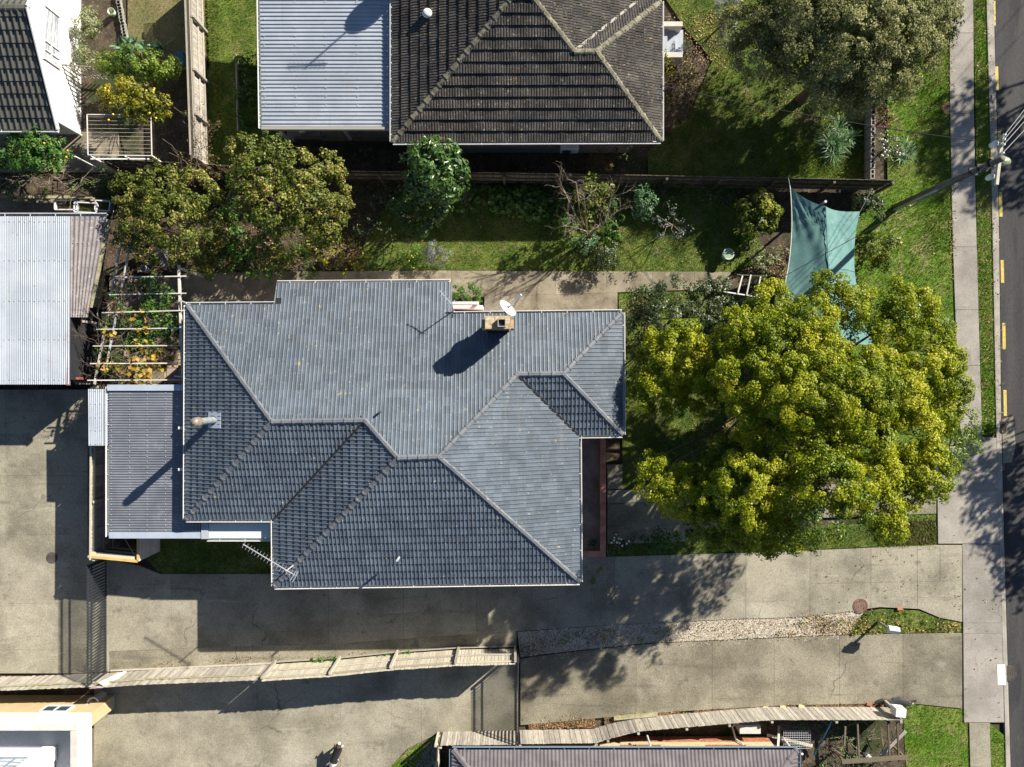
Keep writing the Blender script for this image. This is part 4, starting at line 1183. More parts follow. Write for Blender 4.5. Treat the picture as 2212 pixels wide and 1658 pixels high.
# dish on the chimney
dc = W(1096, 666.5, 5.3)
nd = Vector((0.60, 0.56, 0.42)).normalized()
sdir = Vector((0, 0, 1)).cross(nd).normalized(); ud = nd.cross(sdir)
Rd = Matrix((sdir, ud, nd)).transposed()
t = thing('satellite_dish', dc, 'white satellite dish fixed beside the brick chimney of the grey roof', 'satellite dish')
b_ = MB(); pr = [(r, 0.32 * r * r - 0.02) for r in np.linspace(0.001, 0.37, 8)] + [(0.37, 0.32 * .137 - 0.045), (0.01, -0.04)]
b_.lathe(dc, pr, 28, M=Rd); b_.build('reflector', MT['white'], t, smooth=True)
b_ = MB(); b_.beam(dc - ud * 0.3 + nd * 0.02, dc + nd * 0.62 - ud * 0.12, 0.05, 0.05); b_.build('arm', MT['galv'], t)
b_ = MB(); b_.tube([dc + nd * 0.56 - ud * 0.1, dc + nd * 0.72 - ud * 0.1], [0.065, 0.05], 12); b_.build('feed', MT['galv'], t)
b_ = MB(); b_.tube([dc - nd * 0.05, dc - nd * 0.12, Vector((dc.x - 0.1, c0.y - 0.05, 5.0))], 0.025, 8); b_.build('bracket', MT['black_metal'], t)

def yagi(label, p0, p1, mast_base, n, el, back, mtop=None, wd=0.010):
    t = thing('tv_antenna', mast_base, label, 'antenna', 'antennas on the grey roof')
    p0, p1 = Vector(p0), Vector(p1); d = (p1 - p0).normalized(); s = Vector((-d.y, d.x, 0))
    b_ = MB(); b_.beam(p0, p1, 0.026, 0.028); bo = b_.build('boom', MT['galv'], t)
    for i in range(n):
        c = p0.lerp(p1, (i + 0.3) / n) + Vector((0, 0, 0.02)); l = el * (0.75 + 0.25 * i / n)
        b_ = MB(); b_.beam(c - s * l, c + s * l, wd, wd); b_.build('element', MT['galv'], t)
    for k in (-1, 0, 1):
        b_ = MB()
        for j in (-1, 1):
            c = p1 + Vector((0, 0, 0.06 + 0.10 * abs(k))) * (1) + d * (0.05 * k) - d * 0.04; b_.beam(c - s * el * 1.25 + Vector((0, 0, j * .05)), c + s * el * 1.25 + Vector((0, 0, j * .05)), wd, wd)
        b_.build('reflector_bar', MT['galv'], t)
    top = p0.lerp(p1, back)
    b_ = MB(); b_.tube([mast_base, Vector((top.x, top.y, top.z + 0.1))], 0.024, 8); b_.build('mast', MT['galv'], t)
    return t
ya = W(525, 1176, 4.6); yb = W(640, 1245, 4.6)
yagi('long grey aerial with many short rods over the lower corner of the grey roof', ya, yb, Vector((yb.x - 0.35, yb.y + 0.2, 3.35)), 17, 0.17, 0.82)
ya = W(950, 628, 4.7); yb = W(979, 661, 4.7)
yagi('short aerial with a fan of rods above the entry steps', ya, yb, Vector((W(976, 668, 4.4).x, W(976, 668, 4.4).y, 3.2)), 6, 0.16, 0.85)

# lean-to carport at the end of the house
ct = thing('carport', W(318, 1000), 'low carport with dark grey corrugated roof against the end of the tiled house', 'carport')
corrugated('roof_sheet', W(236, 1152, 2.55), W(236, 842, 2.55), W(402, 842, 2.85), W(402, 1152, 2.85), 0.105, 0.022, MT['iron_grey'], ct)
corrugated('roof_sheet', W(400, 1152, 2.85), W(400, 1124, 2.85), W(433, 1124, 2.9), W(433, 1152, 2.9), 0.105, 0.022, MT['iron_grey'], ct)
for (u0, v0, z0_), (u1, v1, z1_), wd in (((232, 838, 2.6), (398, 838, 2.9), 0.24), ((236, 1157, 2.6), (436, 1157, 2.93), 0.24)):
    b_ = MB(); b_.beam(W(u0, v0, z0_), W(u1, v1, z1_), wd, 0.03); b_.build('flashing', MT['flash_blue'], ct)
gutter(ct, W(235, 1160, 2.5), W(235, 836, 2.5), (-1, 0, 0), 0.1)
b_ = MB(); b_.prism([W2(452, 1131, 2.9), W2(590, 1130, 2.9), W2(590, 1163, 2.9), W2(452, 1163, 2.9)], 2.75, 2.92); b_.build('flat_roof', MT['membrane'], ct)
b_ = MB(); b_.prism([W2(436, 1128, 2.9), W2(451, 1128, 2.9), W2(451, 1164, 2.9), W2(436, 1164, 2.9)], 2.8, 2.97); b_.build('upstand', MT['zinc_white'], ct)
gutter(ct, W(448, 1164, 2.85), W(592, 1164, 2.85), (0, -1, 0), 0.09)
for u, v in ((250, 855), (250, 1000), (250, 1140), (440, 1150), (590, 1150)):
    p = W(u, v, 2.5); b_ = MB(); b_.box((p.x, p.y, 1.2), (0.1, 0.1, 2.6)); b_.build('post', MT['wood_grey'], ct)
for i, (u, v0, v1) in enumerate(((296, 868, 958), (297, 990, 1036))):
    pass
# narrow white awning beside it
aw = thing('awning', W(214, 900), 'narrow white corrugated awning between the fence and the dark carport roof', 'awning')
corrugated('roof_sheet', W(192, 963, 2.45), W(237, 963, 2.5), W(236, 841, 2.5), W(191, 841, 2.45), 0.08, 0.018, MT['zinc_white'], aw, seg=2)
for v in (850, 955):
    p = W(198, v, 2.4); b_ = MB(); b_.box((p.x, p.y, 1.15), (0.07, 0.07, 2.5)); b_.build('post', MT['wood_grey'], aw)
tb = W(240, 1128, 0.0); tb.x = W(229, 1128, 0.5).x + 0.28
t = tag(MB().lathe((tb.x, tb.y, 0), [(0.0, 0.03), (0.27, 0.0), (0.36, 0.5), (0.385, 0.52), (0.36, 0.54), (0.34, 0.5), (0.26, 0.05), (0.0, 0.06)], 28).build('tub', MT['blue'], smooth=True), 'round blue plastic tub half under the carport gutter', 'tub')

# =================================================================== NEIGHBOURS
# brown tiled house
h2 = thing('house', (1, 14, 0), 'brown concrete tiled house with lichen on the ridges and white gutters', 'house')
Q = {k: W(u, v, z) for k, (u, v, z) in dict(a=(849, 307, 3.0), b=(1427, 305, 3.0), c=(1288, 112, 4.29), d=(1240, 112, 4.29), e=(1129, -34, 5.16), f=(1427, 4, 3.0), g=(1376, 4, 3.05), h=(1376, -150, 3.05), i=(849, -420, 3.0), j=(1129, -150, 5.16)).items()}
Q['i'] = Vector((Q['a'].x, Q['e'].y * 2 - Q['a'].y, 3.0)); Q['h'] = Vector((Q['g'].x, Q['i'].y, 3.05))
r2 = obj('roof', MB().prism([(Q[k].x, Q[k].y) for k in ('a', 'b', 'f', 'g', 'h', 'i')], 2.6, 2.65).mesh('soffit'), MT['white'], h2)
tile_roof(r2, [([Q[k] for k in ks], a, b) for ks, a, b in ((('a', 'b', 'c', 'd', 'e'), 0, 1), (('i', 'a', 'e'), 0, 1), (('b', 'f', 'c'), 0, 1), (('f', 'g', 'd', 'c'), 0, 1), (('g', 'h', 'e', 'd'), 0, 1))], 0.315, 0.42, 'bars', MT['tile_brown'],
          step=0.066, jit=0.006, prefer=lambda x: x[1].translation.y)
for a, b in (('a', 'e'), ('b', 'c'), ('d', 'c'), ('d', 'e'), ('f', 'c'), ('h', 'e')):
    ridge_caps(r2, Q[a], Q[b], MT['cap_brown'], w=0.28, h=0.09, lift=0.05)
b_ = MB(); b_.beam(Q['g'] + Vector((0, 0, .06)), Q['d'] + Vector((0, 0, .06)), 0.10, 0.012); b_.build('valley', MT['mortar'], r2)
for a, b, o in (('a', 'b', (0, -1, 0)), ('b', 'f', (1, 0, 0)), ('f', 'g', (0, 1, 0)), ('i', 'a', (-1, 0, 0))):
    gutter(r2, Q[a], Q[b], o)
wl = MB(); wl.prism([(-4.2, 10.0), (5.1, 10.0), (5.1, 14.6), (4.3, 14.6), (4.3, 19), (-4.2, 19)], -0.1, 0.75); wl.build('foundation', MT['mortar'], h2)
wl = MB(); wl.prism([(-4.15, 10.05), (5.05, 10.05), (5.05, 14.55), (4.25, 14.55), (4.25, 19), (-4.15, 19)], 0.75, 2.7); wl.build('wall', MT['brick_red'], h2)
b_ = MB(); vp = W(921, 21, 4.1); b_.lathe((vp.x, vp.y, 3.45), [(0.12, 0), (0.12, 0.25), (0.17, 0.28), (0.19, 0.36), (0.16, 0.43), (0.08, 0.47), (0, 0.48)], 18); b_.build('roof_vent', MT['white'], h2, smooth=True)
hp = W(1230, 312, 1.2); t = thing('heat_pump', (hp.x, 9.85, 0.9), 'small heat pump unit on the red brick wall under the brown roof', 'heat pump')
b_ = MB(); b_.box((hp.x, 9.83, 1.2), (0.75, 0.3, 0.55)); b_.build('casing', MT['white'], t); b_ = MB(); b_.lathe((hp.x - 0.12, 9.67, 1.2), [(0.2, 0), (0.2, 0.02), (0, 0.02)], 16, M=Matrix.Rotation(math.radians(90), 3, 'X')); b_.build('fan_grille', MT['black_metal'], t)
# its white front steps
s2 = thing('front_steps', W(1450, 80), 'white concrete front steps with low side walls beside the brown tiled roof', 'steps')
sx0 = W(1420, 80, 0.5).x
for i in range(3):
    x1 = W(1442 + 17 * i, 80, 0.55 - 0.17 * i).x
    b_ = MB(); b_.prism([(sx0 - 0.4, W(0, 112, .5).y), (x1, W(0, 112, .5).y), (x1, W(0, 58, .5).y), (sx0 - 0.4, W(0, 58, .5).y)], 0.35 - 0.17 * i if i < 2 else -0.1, 0.52 - 0.17 * i); b_.build('tread', MT['zinc_white'], s2)
for v0, v1 in ((47, 57), (113, 124)):
    b_ = MB(); x1 = W(1474, 80, 0.75).x; b_.prism([(sx0 - 0.4, W(0, v1, .8).y), (x1, W(0, v1, .8).y), (x1, W(0, v0, .8).y), (sx0 - 0.4, W(0, v0, .8).y)], -0.1, 0.8); b_.build('side_wall', MT['boards_white'], s2)
# carport with a pale ribbed roof
c2 = thing('carport', W(705, 120), 'carport with pale ribbed metal roof beside the brown tiled house', 'carport')
corrugated('roof_sheet', W(566, 274, 2.5), W(560, -70, 2.5), W(846, -70, 2.78), W(847, 274, 2.78), 0.172, 0.035, MT['zinc_white'], c2, 'trap', 4)
b_ = MB(); b_.beam(W(566, 279, 2.5), W(848, 279, 2.78), 0.1, 0.2); b_.build('fascia', MT['mortar'], c2)
gutter(c2, W(565, 278, 2.46), W(560, -70, 2.46), (-1, 0, 0), 0.1)
for u, v in ((590, 268), (590, 60), (735, 268)):
    p = W(u, v, 2.4); b_ = MB(); b_.box((p.x, p.y, 1.15), (0.1, 0.1, 2.6)); b_.build('post', MT['boards_white'], c2)
b_ = MB(); p, q = W(590, 300, 1.4), W(610, 285, 2.4); b_.beam(p, q, 0.06, 0.09); b_.build('brace', MT['wood_pale'], c2)
ck = structure('carport_floor'); slab(ck, [(620, 100), (880, 100), (880, 306), (620, 306)], 0.0, MT['concrete_dark'])
b_ = MB()
for u0, u1, v in ((640, 700, 304), (700, 870, 307)):
    b_.box((W((u0 + u1) / 2, v).x, W(u0, v).y, 0.2), ((u1 - u0) / 50 - 0.02, 0.14, 0.4))
tag(b_.build('garden_wall', MT['wood_brown']), 'low timber edging wall in the shade below the pale carport', 'wall')
for u, v, lb in ((655, 287, 'small pale box on the shaded carport floor'), (697, 293, 'small grey pot on the shaded carport floor')):
    p = W(u, v); b_ = MB(); b_.lathe((p.x, p.y, 0), [(0.09, 0), (0.13, 0.26), (0.11, 0.26), (0.08, 0.05), (0, 0.05)], 12) if u > 680 else b_.box((p.x, p.y, 0.12), (0.24, 0.16, 0.24))
    tag(b_.build('pot' if u > 680 else 'box', MT['galv'] if u > 680 else MT['white']), lb, 'pot' if u > 680 else 'box')
# aerial mast whose shadow lies over the pale roof
mp = W(905, -95, 3.6)
t = thing('aerial_mast', (mp.x, mp.y, 3.3), 'tall aerial mast with a dish on the far slope of the brown roof', 'antenna')
b_ = MB(); b_.tube([(mp.x, mp.y, 3.2), (mp.x, mp.y, 6.3)], 0.03, 8); b_.build('mast', MT['galv'], t)
b_ = MB(); b_.lathe((mp.x, mp.y, 4.5), [(0.001, 0.0), (0.3, 0.05), (0.5, 0.14), (0.5, 0.11), (0.001, -0.03)], 24, M=Rd); b_.build('reflector', MT['white'], t)
for k in range(9):
    b_ = MB(); b_.beam((mp.x - 0.7 + 0.16 * k, mp.y - 0.18, 6.2), (mp.x - 0.7 + 0.16 * k, mp.y + 0.18, 6.2), 0.014, 0.014); b_.build('element', MT['galv'], t)
b_ = MB(); b_.beam((mp.x - 0.8, mp.y, 6.2), (mp.x + 0.7, mp.y, 6.2), 0.03, 0.03); b_.build('boom', MT['galv'], t)

# white walled house, dark tiles
h3 = thing('house', (-21, 14, 0), 'white walled gable house with dark pressed tiles', 'house')
gx = -18.67
b_ = MB(); yy = [(10.78, -0.1), (10.78, 2.12), (14.18, 3.88), (17.6, 2.12), (17.6, -0.1)]
b_.add([(gx, y, z) for y, z in yy] + [(gx - 8, y, z) for y, z in yy], [(0, 1, 2, 3, 4)[::-1], (5, 6, 7, 8, 9), (0, 5, 6, 1)[::-1], (1, 6, 7, 2)[::-1], (2, 7, 8, 3)[::-1], (3, 8, 9, 4)[::-1]])
b_.build('wall', MT['white_wall'], h3)
r3 = obj('roof', MB().box((-22.3, 14.18, 2.3), (7, 0.1, 0.1)).mesh('beam'), MT['white'], h3)
p1, p2, p3, p4, p5, p6 = [Vector(x) for x in ((-26, 10.22, 2.4), (-18.25, 10.22, 2.4), (-18.25, 14.18, 4.41), (-26, 14.18, 4.41), (-26, 18.1, 2.4), (-18.25, 18.1, 2.4))]
tile_roof(r3, [([p1, p2, p3, p4], 0, 1), ([p6, p5, p4, p3], 0, 1)], 0.245, 0.46, 'soft', MT['tile_dark'], step=0.05)
for a, b in ((p2, p3), (p6, p3)):
    b_ = MB(); b_.beam(a + Vector((0, 0, .02)), b + Vector((0, 0, .02)), 0.05, 0.2); b_.build('barge_board', MT['white'], r3)
ridge_caps(r3, p3, p4 + Vector((0, 0, 0.001)), MT['tile_dark'], w=0.3)
gutter(r3, p1, p2, (0, -1, 0))
dpp = W(150, 287, 1.6); b_ = MB(); b_.tube([(-18.3, 10.2, 2.3), (-18.6, 10.72, 2.0), (-18.6, 10.72, 0)], 0.04, 8); b_.build('downpipe', MT['white'], h3)
y0, y1, z0_, z1_ = 12.98, 15.1, 1.62, 2.72
wf = MB()
for yc, zc, sy, sz in (((y0 + y1) / 2, z0_, y1 - y0 + .1, .06), ((y0 + y1) / 2, z1_, y1 - y0 + .1, .06), (y0, (z0_ + z1_) / 2, .06, z1_ - z0_), (y1, (z0_ + z1_) / 2, .06, z1_ - z0_), (y0 + 0.72, (z0_ + z1_) / 2, .05, z1_ - z0_), (y0 + 0.36, z0_ + .55, .04, 1.08), (y0 + .36, z0_ + .6, .72, .04)):
    wf.box((gx + 0.03, yc, zc), (0.08, sy, sz))
w3 = wf.build('window', MT['white'], h3)
b_ = MB(); b_.box((gx + 0.012, (y0 + y1) / 2, (z0_ + z1_) / 2), (0.02, y1 - y0, z1_ - z0_)); b_.build('pane', MT['curtain'], w3)

# garage with pale corrugated roof
h4 = thing('garage', W(80, 650), 'garage with pale corrugated iron roof and dark red trim', 'garage')
corrugated('roof_sheet', W(-70, 831, 2.45), W(151, 831, 2.45), W(152, 468, 2.6), W(-70, 468, 2.6), 0.0855, 0.03, MT['zinc_white'], h4, seg=3)
corrugated('clear_sheet', W(153, 686, 2.42), W(190, 686, 2.4), W(231, 468, 2.5), W(153, 468, 2.52), 0.10, 0.03, MT['plastic_clear'], h4, seg=4)
for q in (0.28, 0.55, 0.8):
    a, b = W(153, 468, 2.47).lerp(W(153, 686, 2.40), q), W(231, 468, 2.47).lerp(W(190, 686, 2.40), q)
    b_ = MB(); b_.beam(a - Vector((0, 0, 0)), b, 0.05, 0.05); b_.build('batten', MT['wood_grey'], h4)
b_ = MB(); b_.beam(W(235, 475, 2.38), W(193, 664, 2.38), 0.22, 0.08); b_.build('fascia', MT['wood_moss'], h4)
gutter(h4, W(-70, 467, 2.55), W(231, 467, 2.45), (0, 1, 0), 0.1)
b_ = MB(); b_.prism([(-24.5, 0.15), (-17.75, 0.15), (-17.75, 6.5), (-24.5, 6.5)], -0.1, 2.4); b_.build('wall', MT['deck_dark'], h4)
b_ = MB(); b_.beam(W(151, 690, 2.38), W(148, 833, 2.38), 0.05, 0.2); b_.beam(W(150, 818, 2.2), W(176, 818, 1.6), 0.1, 0.2); b_.build('trim', MT['red_paint'], h4)

# white walled house with a roof terrace, bottom corner of the yard
h6 = thing('house', (-19, -15, 0), 'ochre house with white walled roof terrace over the lower drive', 'house')
bx, by = -16.77, -13.13
b_ = MB(); b_.prism([(-26, -13.5), (-17.9, -13.5), (-17.9, -13.9), (-18.6, -13.9), (-18.6, -22), (-26, -22)], -0.1, 2.65); b_.build('wall', MT['ochre'], h6)
b_ = MB(); b_.prism([(-17.75, -13.45), (-17.16, -13.45), (-17.16, -14.0), (-17.75, -14.0)], -0.1, 2.65); b_.build('pillar', MT['ochre'], h6)
b_ = MB(); b_.prism([(-26, by - .02), (bx - .02, by - .02), (bx - .02, -22), (-26, -22)], 2.6, 2.78); b_.build('terrace_floor', MT['deck_grey'], h6)
b_ = MB(); b_.box(((-26 + bx) / 2, by - 0.1, 3.2), (bx + 26, 0.2, 1.1)); b_.box((bx - 0.1, (by - 22) / 2 - 0.1, 3.2), (0.2, 22 + by - 0.2, 1.1)); b_.build('parapet', MT['white_wall'], h6)
for c_, s_2 in ((((-26 + bx) / 2, by - 0.1, 3.765), (bx + 26.04, 0.25, 0.03)), ((bx - 0.1, (by - 22) / 2 - 0.13, 3.765), (0.25, 22 + by - 0.26, 0.03))):
    b_ = MB(); b_.box(c_, s_2); b_.build('coping', MT['boards_white'], h6)
b_ = MB(); b_.prism([(-26, -14.75), (-18.15, -14.75), (-18.15, -22), (-26, -22)], 2.79, 5.4); up = b_.build('upper_wall', MT['white_wall'], h6)
b_ = MB(); b_.box((-22.3, -14.62, 2.95), (7.6, 0.3, 0.3)); b_.build('sill', MT['white'], h6)
wd = MB()
for x in (-25.2, -23.8, -22.4, -21, -19.5, -18.9): wd.box((x, -14.73, 3.85), (0.07, 0.06, 1.5))
for z in (3.12, 4.6): wd.box((-22.05, -14.72, z), (6.4, 0.07, 0.07))
w6 = wd.build('window', MT['frame_blue'], h6)
b_ = MB(); b_.box((-22.05, -14.745, 3.85), (6.3, 0.03, 1.46)); b_.build('pane', MT['curtain'], w6)
b_ = MB(); b_.box((-18.35, -14.65, 4.1), (0.55, 0.5, 2.6)); b_.build('corner_post', MT['white_wall'], h6)
wq = MB(); p = W(125, 1528, 1.6)
for z in (1.15, 1.75): wq.box((-17.95 - 0.9, -13.47, z), (1.1, 0.08, 0.06))
for x in (-19.4, -18.85, -18.3): wq.box((x, -13.47, 1.45), (0.05, 0.08, 0.62))
w7 = wq.build('window', MT['white'], h6); b_ = MB(); b_.box((-18.85, -13.485, 1.45), (1.05, 0.05, 0.58)); b_.build('pane', MT['glass'], w7)
pb = W(222, 1503)
b_ = MB(); b_.lathe((pb.x, pb.y, 0), [(0.2, 0), (0.22, 0.75), (0.25, 0.78), (0.25, 0.82), (0.20, 0.82), (0.18, 0.5), (0, 0.5)], 20)
tag(b_.build('bin', MT['tub_white'], smooth=True), 'round white open bin by the ochre pillar', 'bin')

# cream and red brick house, lilac tiles
h7 = thing('house', (4.5, -18, 0), 'low house with lilac grey tile roof over a cream and orange brick wall', 'house')
ey = -14.72
e1, e2, t1, t2 = Vector((W(977, 1620, 2.4).x, ey, 2.4)), Vector((W(1722, 1620, 2.4).x, ey, 2.4)), Vector((1.6, ey - 4, 4.0)), Vector((7.4, ey - 4, 4.0))
e3, e4 = Vector((e2.x, ey - 8, 2.4)), Vector((e1.x, ey - 8, 2.4))
r7 = obj('roof', MB().prism([(e1.x, e1.y), (e2.x, e2.y), (e3.x, e3.y), (e4.x, e4.y)], 2.2, 2.25).mesh('soffit'), MT['deck_dark'], h7)
tile_roof(r7, [([e1, e2, t2, t1], 0, 1), ([e2, e3, t2], 0, 1), ([e4, e1, t1], 0, 1), ([e3, e4, t1, t2], 0, 1)], 0.31, 0.40, 'wave', MT['tile_lilac'], prefer=lambda x: -x[1].translation.y)
for a, b in ((e1, t1), (e2, t2)): ridge_caps(r7, a, b, MT['tile_lilac'], w=0.3, h=0.08, L=0.45)
for a, b, o in ((e1, e2, (0, 1, 0)), (e2, e3, (1, 0, 0)), (e4, e1, (-1, 0, 0))): gutter(r7, a, b, o, m=MT['frame_blue'])
wy = -15.24
b_ = MB(); b_.prism([(e1.x + 0.5, wy - 0.12), (e2.x - 0.5, wy - 0.12), (e2.x - 0.5, ey - 7.5), (e1.x + 0.5, ey - 7.5)], -0.1, 2.3); wl7 = b_.build('wall', MT['mortar'], h7)
for nm, z0_, nc, m in (('orange_brick', 0.0, 6, 'brick_red'), ('cream_brick', 0.53, 20, 'brick_cream')):
    b_ = MB()
    for r in range(nc):
        z = z0_ + 0.044 + r * 0.0865
        x = e1.x + 0.5 - (0.12 if r % 2 else 0)
        while x < e2.x - 0.5:
            inwin = z > 1.3 and any(a < x + 0.12 < b for a, b in ((3.5, 5.9), (9.6, 12.0)))
            if not inwin: b_.box((min(max(x + 0.115, e1.x + 0.55), e2.x - 0.55), wy - 0.06 + random.uniform(-.004, .004), z), (0.225, 0.12, 0.076))
            x += 0.238
    b_.build('bricks', MT[m], wl7, 'stuff')
for xa, xb in ((W(1340, 1600, 1.3).x, W(1432, 1600, 1.3).x), (W(1525, 1605, 1.3).x, W(1615, 1605, 1.3).x)):
    wq = MB()
    for z in (1.25, 2.15): wq.box(((xa + xb) / 2, wy + 0.02, z), (xb - xa, 0.1, 0.05))
    for x in (xa, (xa * .4 + xb * .6), xb): wq.box((x, wy + 0.02, 1.7), (0.05, 0.1, 0.95))
    wi = wq.build('window', MT['frame_blue'], h7)
    b_ = MB(); b_.box(((xa + xb) / 2, wy - 0.01, 1.7), (xb - xa, 0.03, 0.9)); b_.build('pane', MT['glass'], wi)
    b_ = MB(); n = int((xb - xa) / 0.1)
    for i in range(n): b_.box((xa + 0.1 * (i + 0.5), wy + 0.05, 1.17), (0.088, 0.2, 0.07))
    b_.build('sill', MT['brick_red'], wi)
b_ = MB(); b_.tube([W(1398, 1590, 1.2), W(1405, 1612, 2.3)], 0.04, 8); b_.build('downpipe', MT['white_pink'], h7)
b_ = MB(); b_.tube([Vector((W(1700, 1590, .2).x - .2, wy + 0.05, 0.0)), Vector((W(1700, 1590, .2).x - .2, wy + 0.05, 1.6)), Vector((W(1700, 1590, .2).x - .1, wy + 0.3, 2.3))], 0.045, 8); b_.build('downpipe', MT['white_pink'], h7)
ax = W(1618, 1570, .7)
t = thing('heat_pump', (ax.x, ax.y, 0), 'grey outdoor heat pump unit behind the curved paling fence', 'heat pump')
b_ = MB(); b_.box((ax.x, ax.y - 0.05, 0.5), (0.88, 0.36, 0.75)); b_.build('casing', MT['boards_white'], t)
b_ = MB(); b_.box((ax.x, ax.y - 0.05, 0.06), (0.7, 0.3, 0.12)); b_.build('foot', MT['black_metal'], t)
b_ = MB(); b_.tube([(ax.x - 0.45, ax.y, 0.3), (ax.x - 0.6, ax.y - 0.2, 0.3), (ax.x - 0.5, wy + 0.1, 0.5), (ax.x - .3, wy + .05, 0.9)], 0.035, 8); b_.build('pipe', MT['ceramic'], t)

# =================================================================== FENCES AND GATES
fence('long brown paling fence with rails and braces in the shade behind the garden', [(262, 366), (700, 391), (1090, 395), (1650, 406), (1893, 411)], 1.62, 0.145, MT['wood_brown'], side=-1, posts=2.3, rails=(0.12, 0.5, 0.88))
for u, v in ((1182, 398), (1328, 401), (1436, 404), (1556, 407), (980, 395)):
    pass
f1 = fence('leaning grey paling fence topped with lattice beside the small dry lawn', [(438, -40), (445, 180), (452, 364)], 1.6, 0.14, MT['wood_grey'], side=1, posts=2.4, rails=(0.15, 0.5, 0.92))
lt = MB(); a, b = W(438, -40), W(452, 364); d = (b - a); L = d.length; d.normalize()
n = int(L / 0.085)
for i in range(n):
    p = a + d * (0.085 * i)
    for sgn in (-1, 1):
        q0 = p + Vector((-0.01 * sgn, 0, 1.66)); q1 = p + d * (0.34 * sgn) + Vector((-0.01 * sgn, 0, 2.0))
        lt.beam(q0, q1, 0.03, 0.012, up=(1, 0, 0))
lt.build('lattice', MT['wood_brown'], f1)
for z in (1.64, 2.02):
    b_ = MB(); b_.beam(a + Vector((0, 0, z)), b + Vector((0, 0, z)), 0.06, 0.04); b_.build('lattice_rail', MT['wood_grey'], f1)
fence('grey paling fence with a pale top rail between the yard and the awning', [(250, 836), (248, 1188)], 2.0, 0.14, MT['wood_grey'], side=1, posts=2.2, rails=(0.12, 0.5, 0.9), cap=True, rail_m=MT['wood_pale'])
# short front screen with an orange timber capping and horizontal weatherboards on its return
fs = thing('screen_fence', W(300, 1186), 'short timber screen with a fresh orange capping at the corner of the carport', 'fence')
a, b, c = W(243, 1181), W(344, 1191), W(344, 1140)
for k in range(13):
    p = a.lerp(b, (k + 0.5) / 13); b_ = MB(); b_.box((p.x, p.y, 1.0), (0.145, 0.02, 1.96), math.atan2((b - a).y, (b - a).x)); b_.build('board', MT['wood_brown'], fs)
for z in (0.4, 1.0, 1.75):
    b_ = MB(); b_.beam(a + Vector((0, .05, z)), b + Vector((0, .05, z)), 0.05, 0.09); b_.build('rail', MT['wood_pale'], fs)
b_ = MB(); b_.beam(a + Vector((0, 0, 2.0)), b + Vector((0, 0, 2.0)), 0.1, 0.05); b_.build('capping', MT['timber_new'], fs)
b_ = MB(); b_.beam(a + Vector((0, 0.1, 1.9)), b + Vector((-0.15, 0.12, 1.9)), 0.16, 0.05); b_.build('shelf_board', MT['wood_pale'], fs)
for k in range(12):
    z = 0.09 + k * 0.162
    b_ = MB(); b_.beam(b + Vector((0.03, 0.0, z)), c + Vector((0.03, 0, z)), 0.025, 0.15); b_.build('weatherboard', MT['boards_white'], fs)
b_ = MB(); b_.beam(b + Vector((0.02, 0, 2.0)), c + Vector((0.02, 0, 2.0)), 0.09, 0.05); b_.build('capping', MT['timber_new'], fs)
b_ = MB(); b_.tube([a.lerp(b, .35) + Vector((0, 0.7, 0.6)), b + Vector((-0.05, 0.05, 1.9))], 0.018, 6); b_.build('brace', MT['wood_pale'], fs)
bar_gate('black sliding bar gate across the yard entrance by the timber screen', [(231, 1206), (231, 1452)], 1.6, MT['black_metal'], group='black bar gates')
bar_gate('black bar gate across the lower drive at the end of the paling fence', [(1119, 1403), (1119, 1606)], 1.55, MT['black_metal'], group='black bar gates')
fence('low weathered paling fence along the yard, grey boards with dark gaps', [(-50, 1462), (70, 1460), (236, 1453)], 1.6, 0.13, MT['wood_grey'], side=1, rails=(0.78,), rail_m=MT['wood_moss'], post_on=False, lap=0.012, tilt=0.03)
fence('weathered paling fence with a mossy rail between the two drives', [(240, 1452), (342, 1444), (444, 1440), (592, 1434)], 1.85, 0.13, MT['wood_grey'], side=1, rails=(0.74,), rail_m=MT['wood_moss'], post_on=False, lap=0.012, tilt=0.02)
fence('tall pale paling fence with posts and rails between the two drives', [(596, 1434), (735, 1425), (859, 1412), (991, 1403), (1113, 1400)], 2.0, 0.135, MT['wood_pale'], side=1, posts=2.6, rails=(0.45, 0.88), rail_m=MT['wood_grey'])
b_ = MB(); b_.beam(W(278, 1452, 0.0), W(218, 1478, 1.75), 0.05, 0.24); t = tag(b_.build('plank', MT['boards_white']), 'wide pale plank standing at the joint of the paling fence and the bar gate', 'plank')
fence('curving low grey paling fence in front of the lilac tiled roof', [(1123, 1579), (1280, 1577), (1305, 1569), (1369, 1553), (1470, 1544), (1648, 1529), (1917, 1529)], 1.3, 0.105, MT['wood_grey'], side=-1, posts=2.2, rails=(0.2, 0.8), lap=0.008, tilt=0.02)
fence('short grey paling fence closing the drive below the second bar gate', [(957, 1582), (1117, 1580)], 1.3, 0.105, MT['wood_grey'], side=-1, posts=1.6, rails=(0.2, 0.8))
fence('short boarded fence end beside the stone bed', [(952, 1584), (947, 1700)], 1.3, 0.12, MT['wood_pale'], side=-1, posts=1.4, rails=(0.2, 0.8))
b_ = MB(); b_.beam(W(-50, 1466, 0.1), W(200, 1462, 0.1), 0.05, 0.2); b_.build('x') if False else None
for nm, pts, lb in (('edging', [(240, 1449), (592, 1433)], 'thin timber edging under the mossy railed fence'), ('edging', [(596, 1430), (735, 1421), (859, 1408), (991, 1399), (1113, 1396)], 'thin timber edging under the tall pale fence')):
    b_ = MB()
    for p, q in zip(pts, pts[1:]): b_.beam(W(*p, 0.06), W(*q, 0.06), 0.04, 0.14)
    tag(b_.build(nm, MT['wood_grey']), lb, 'edging')
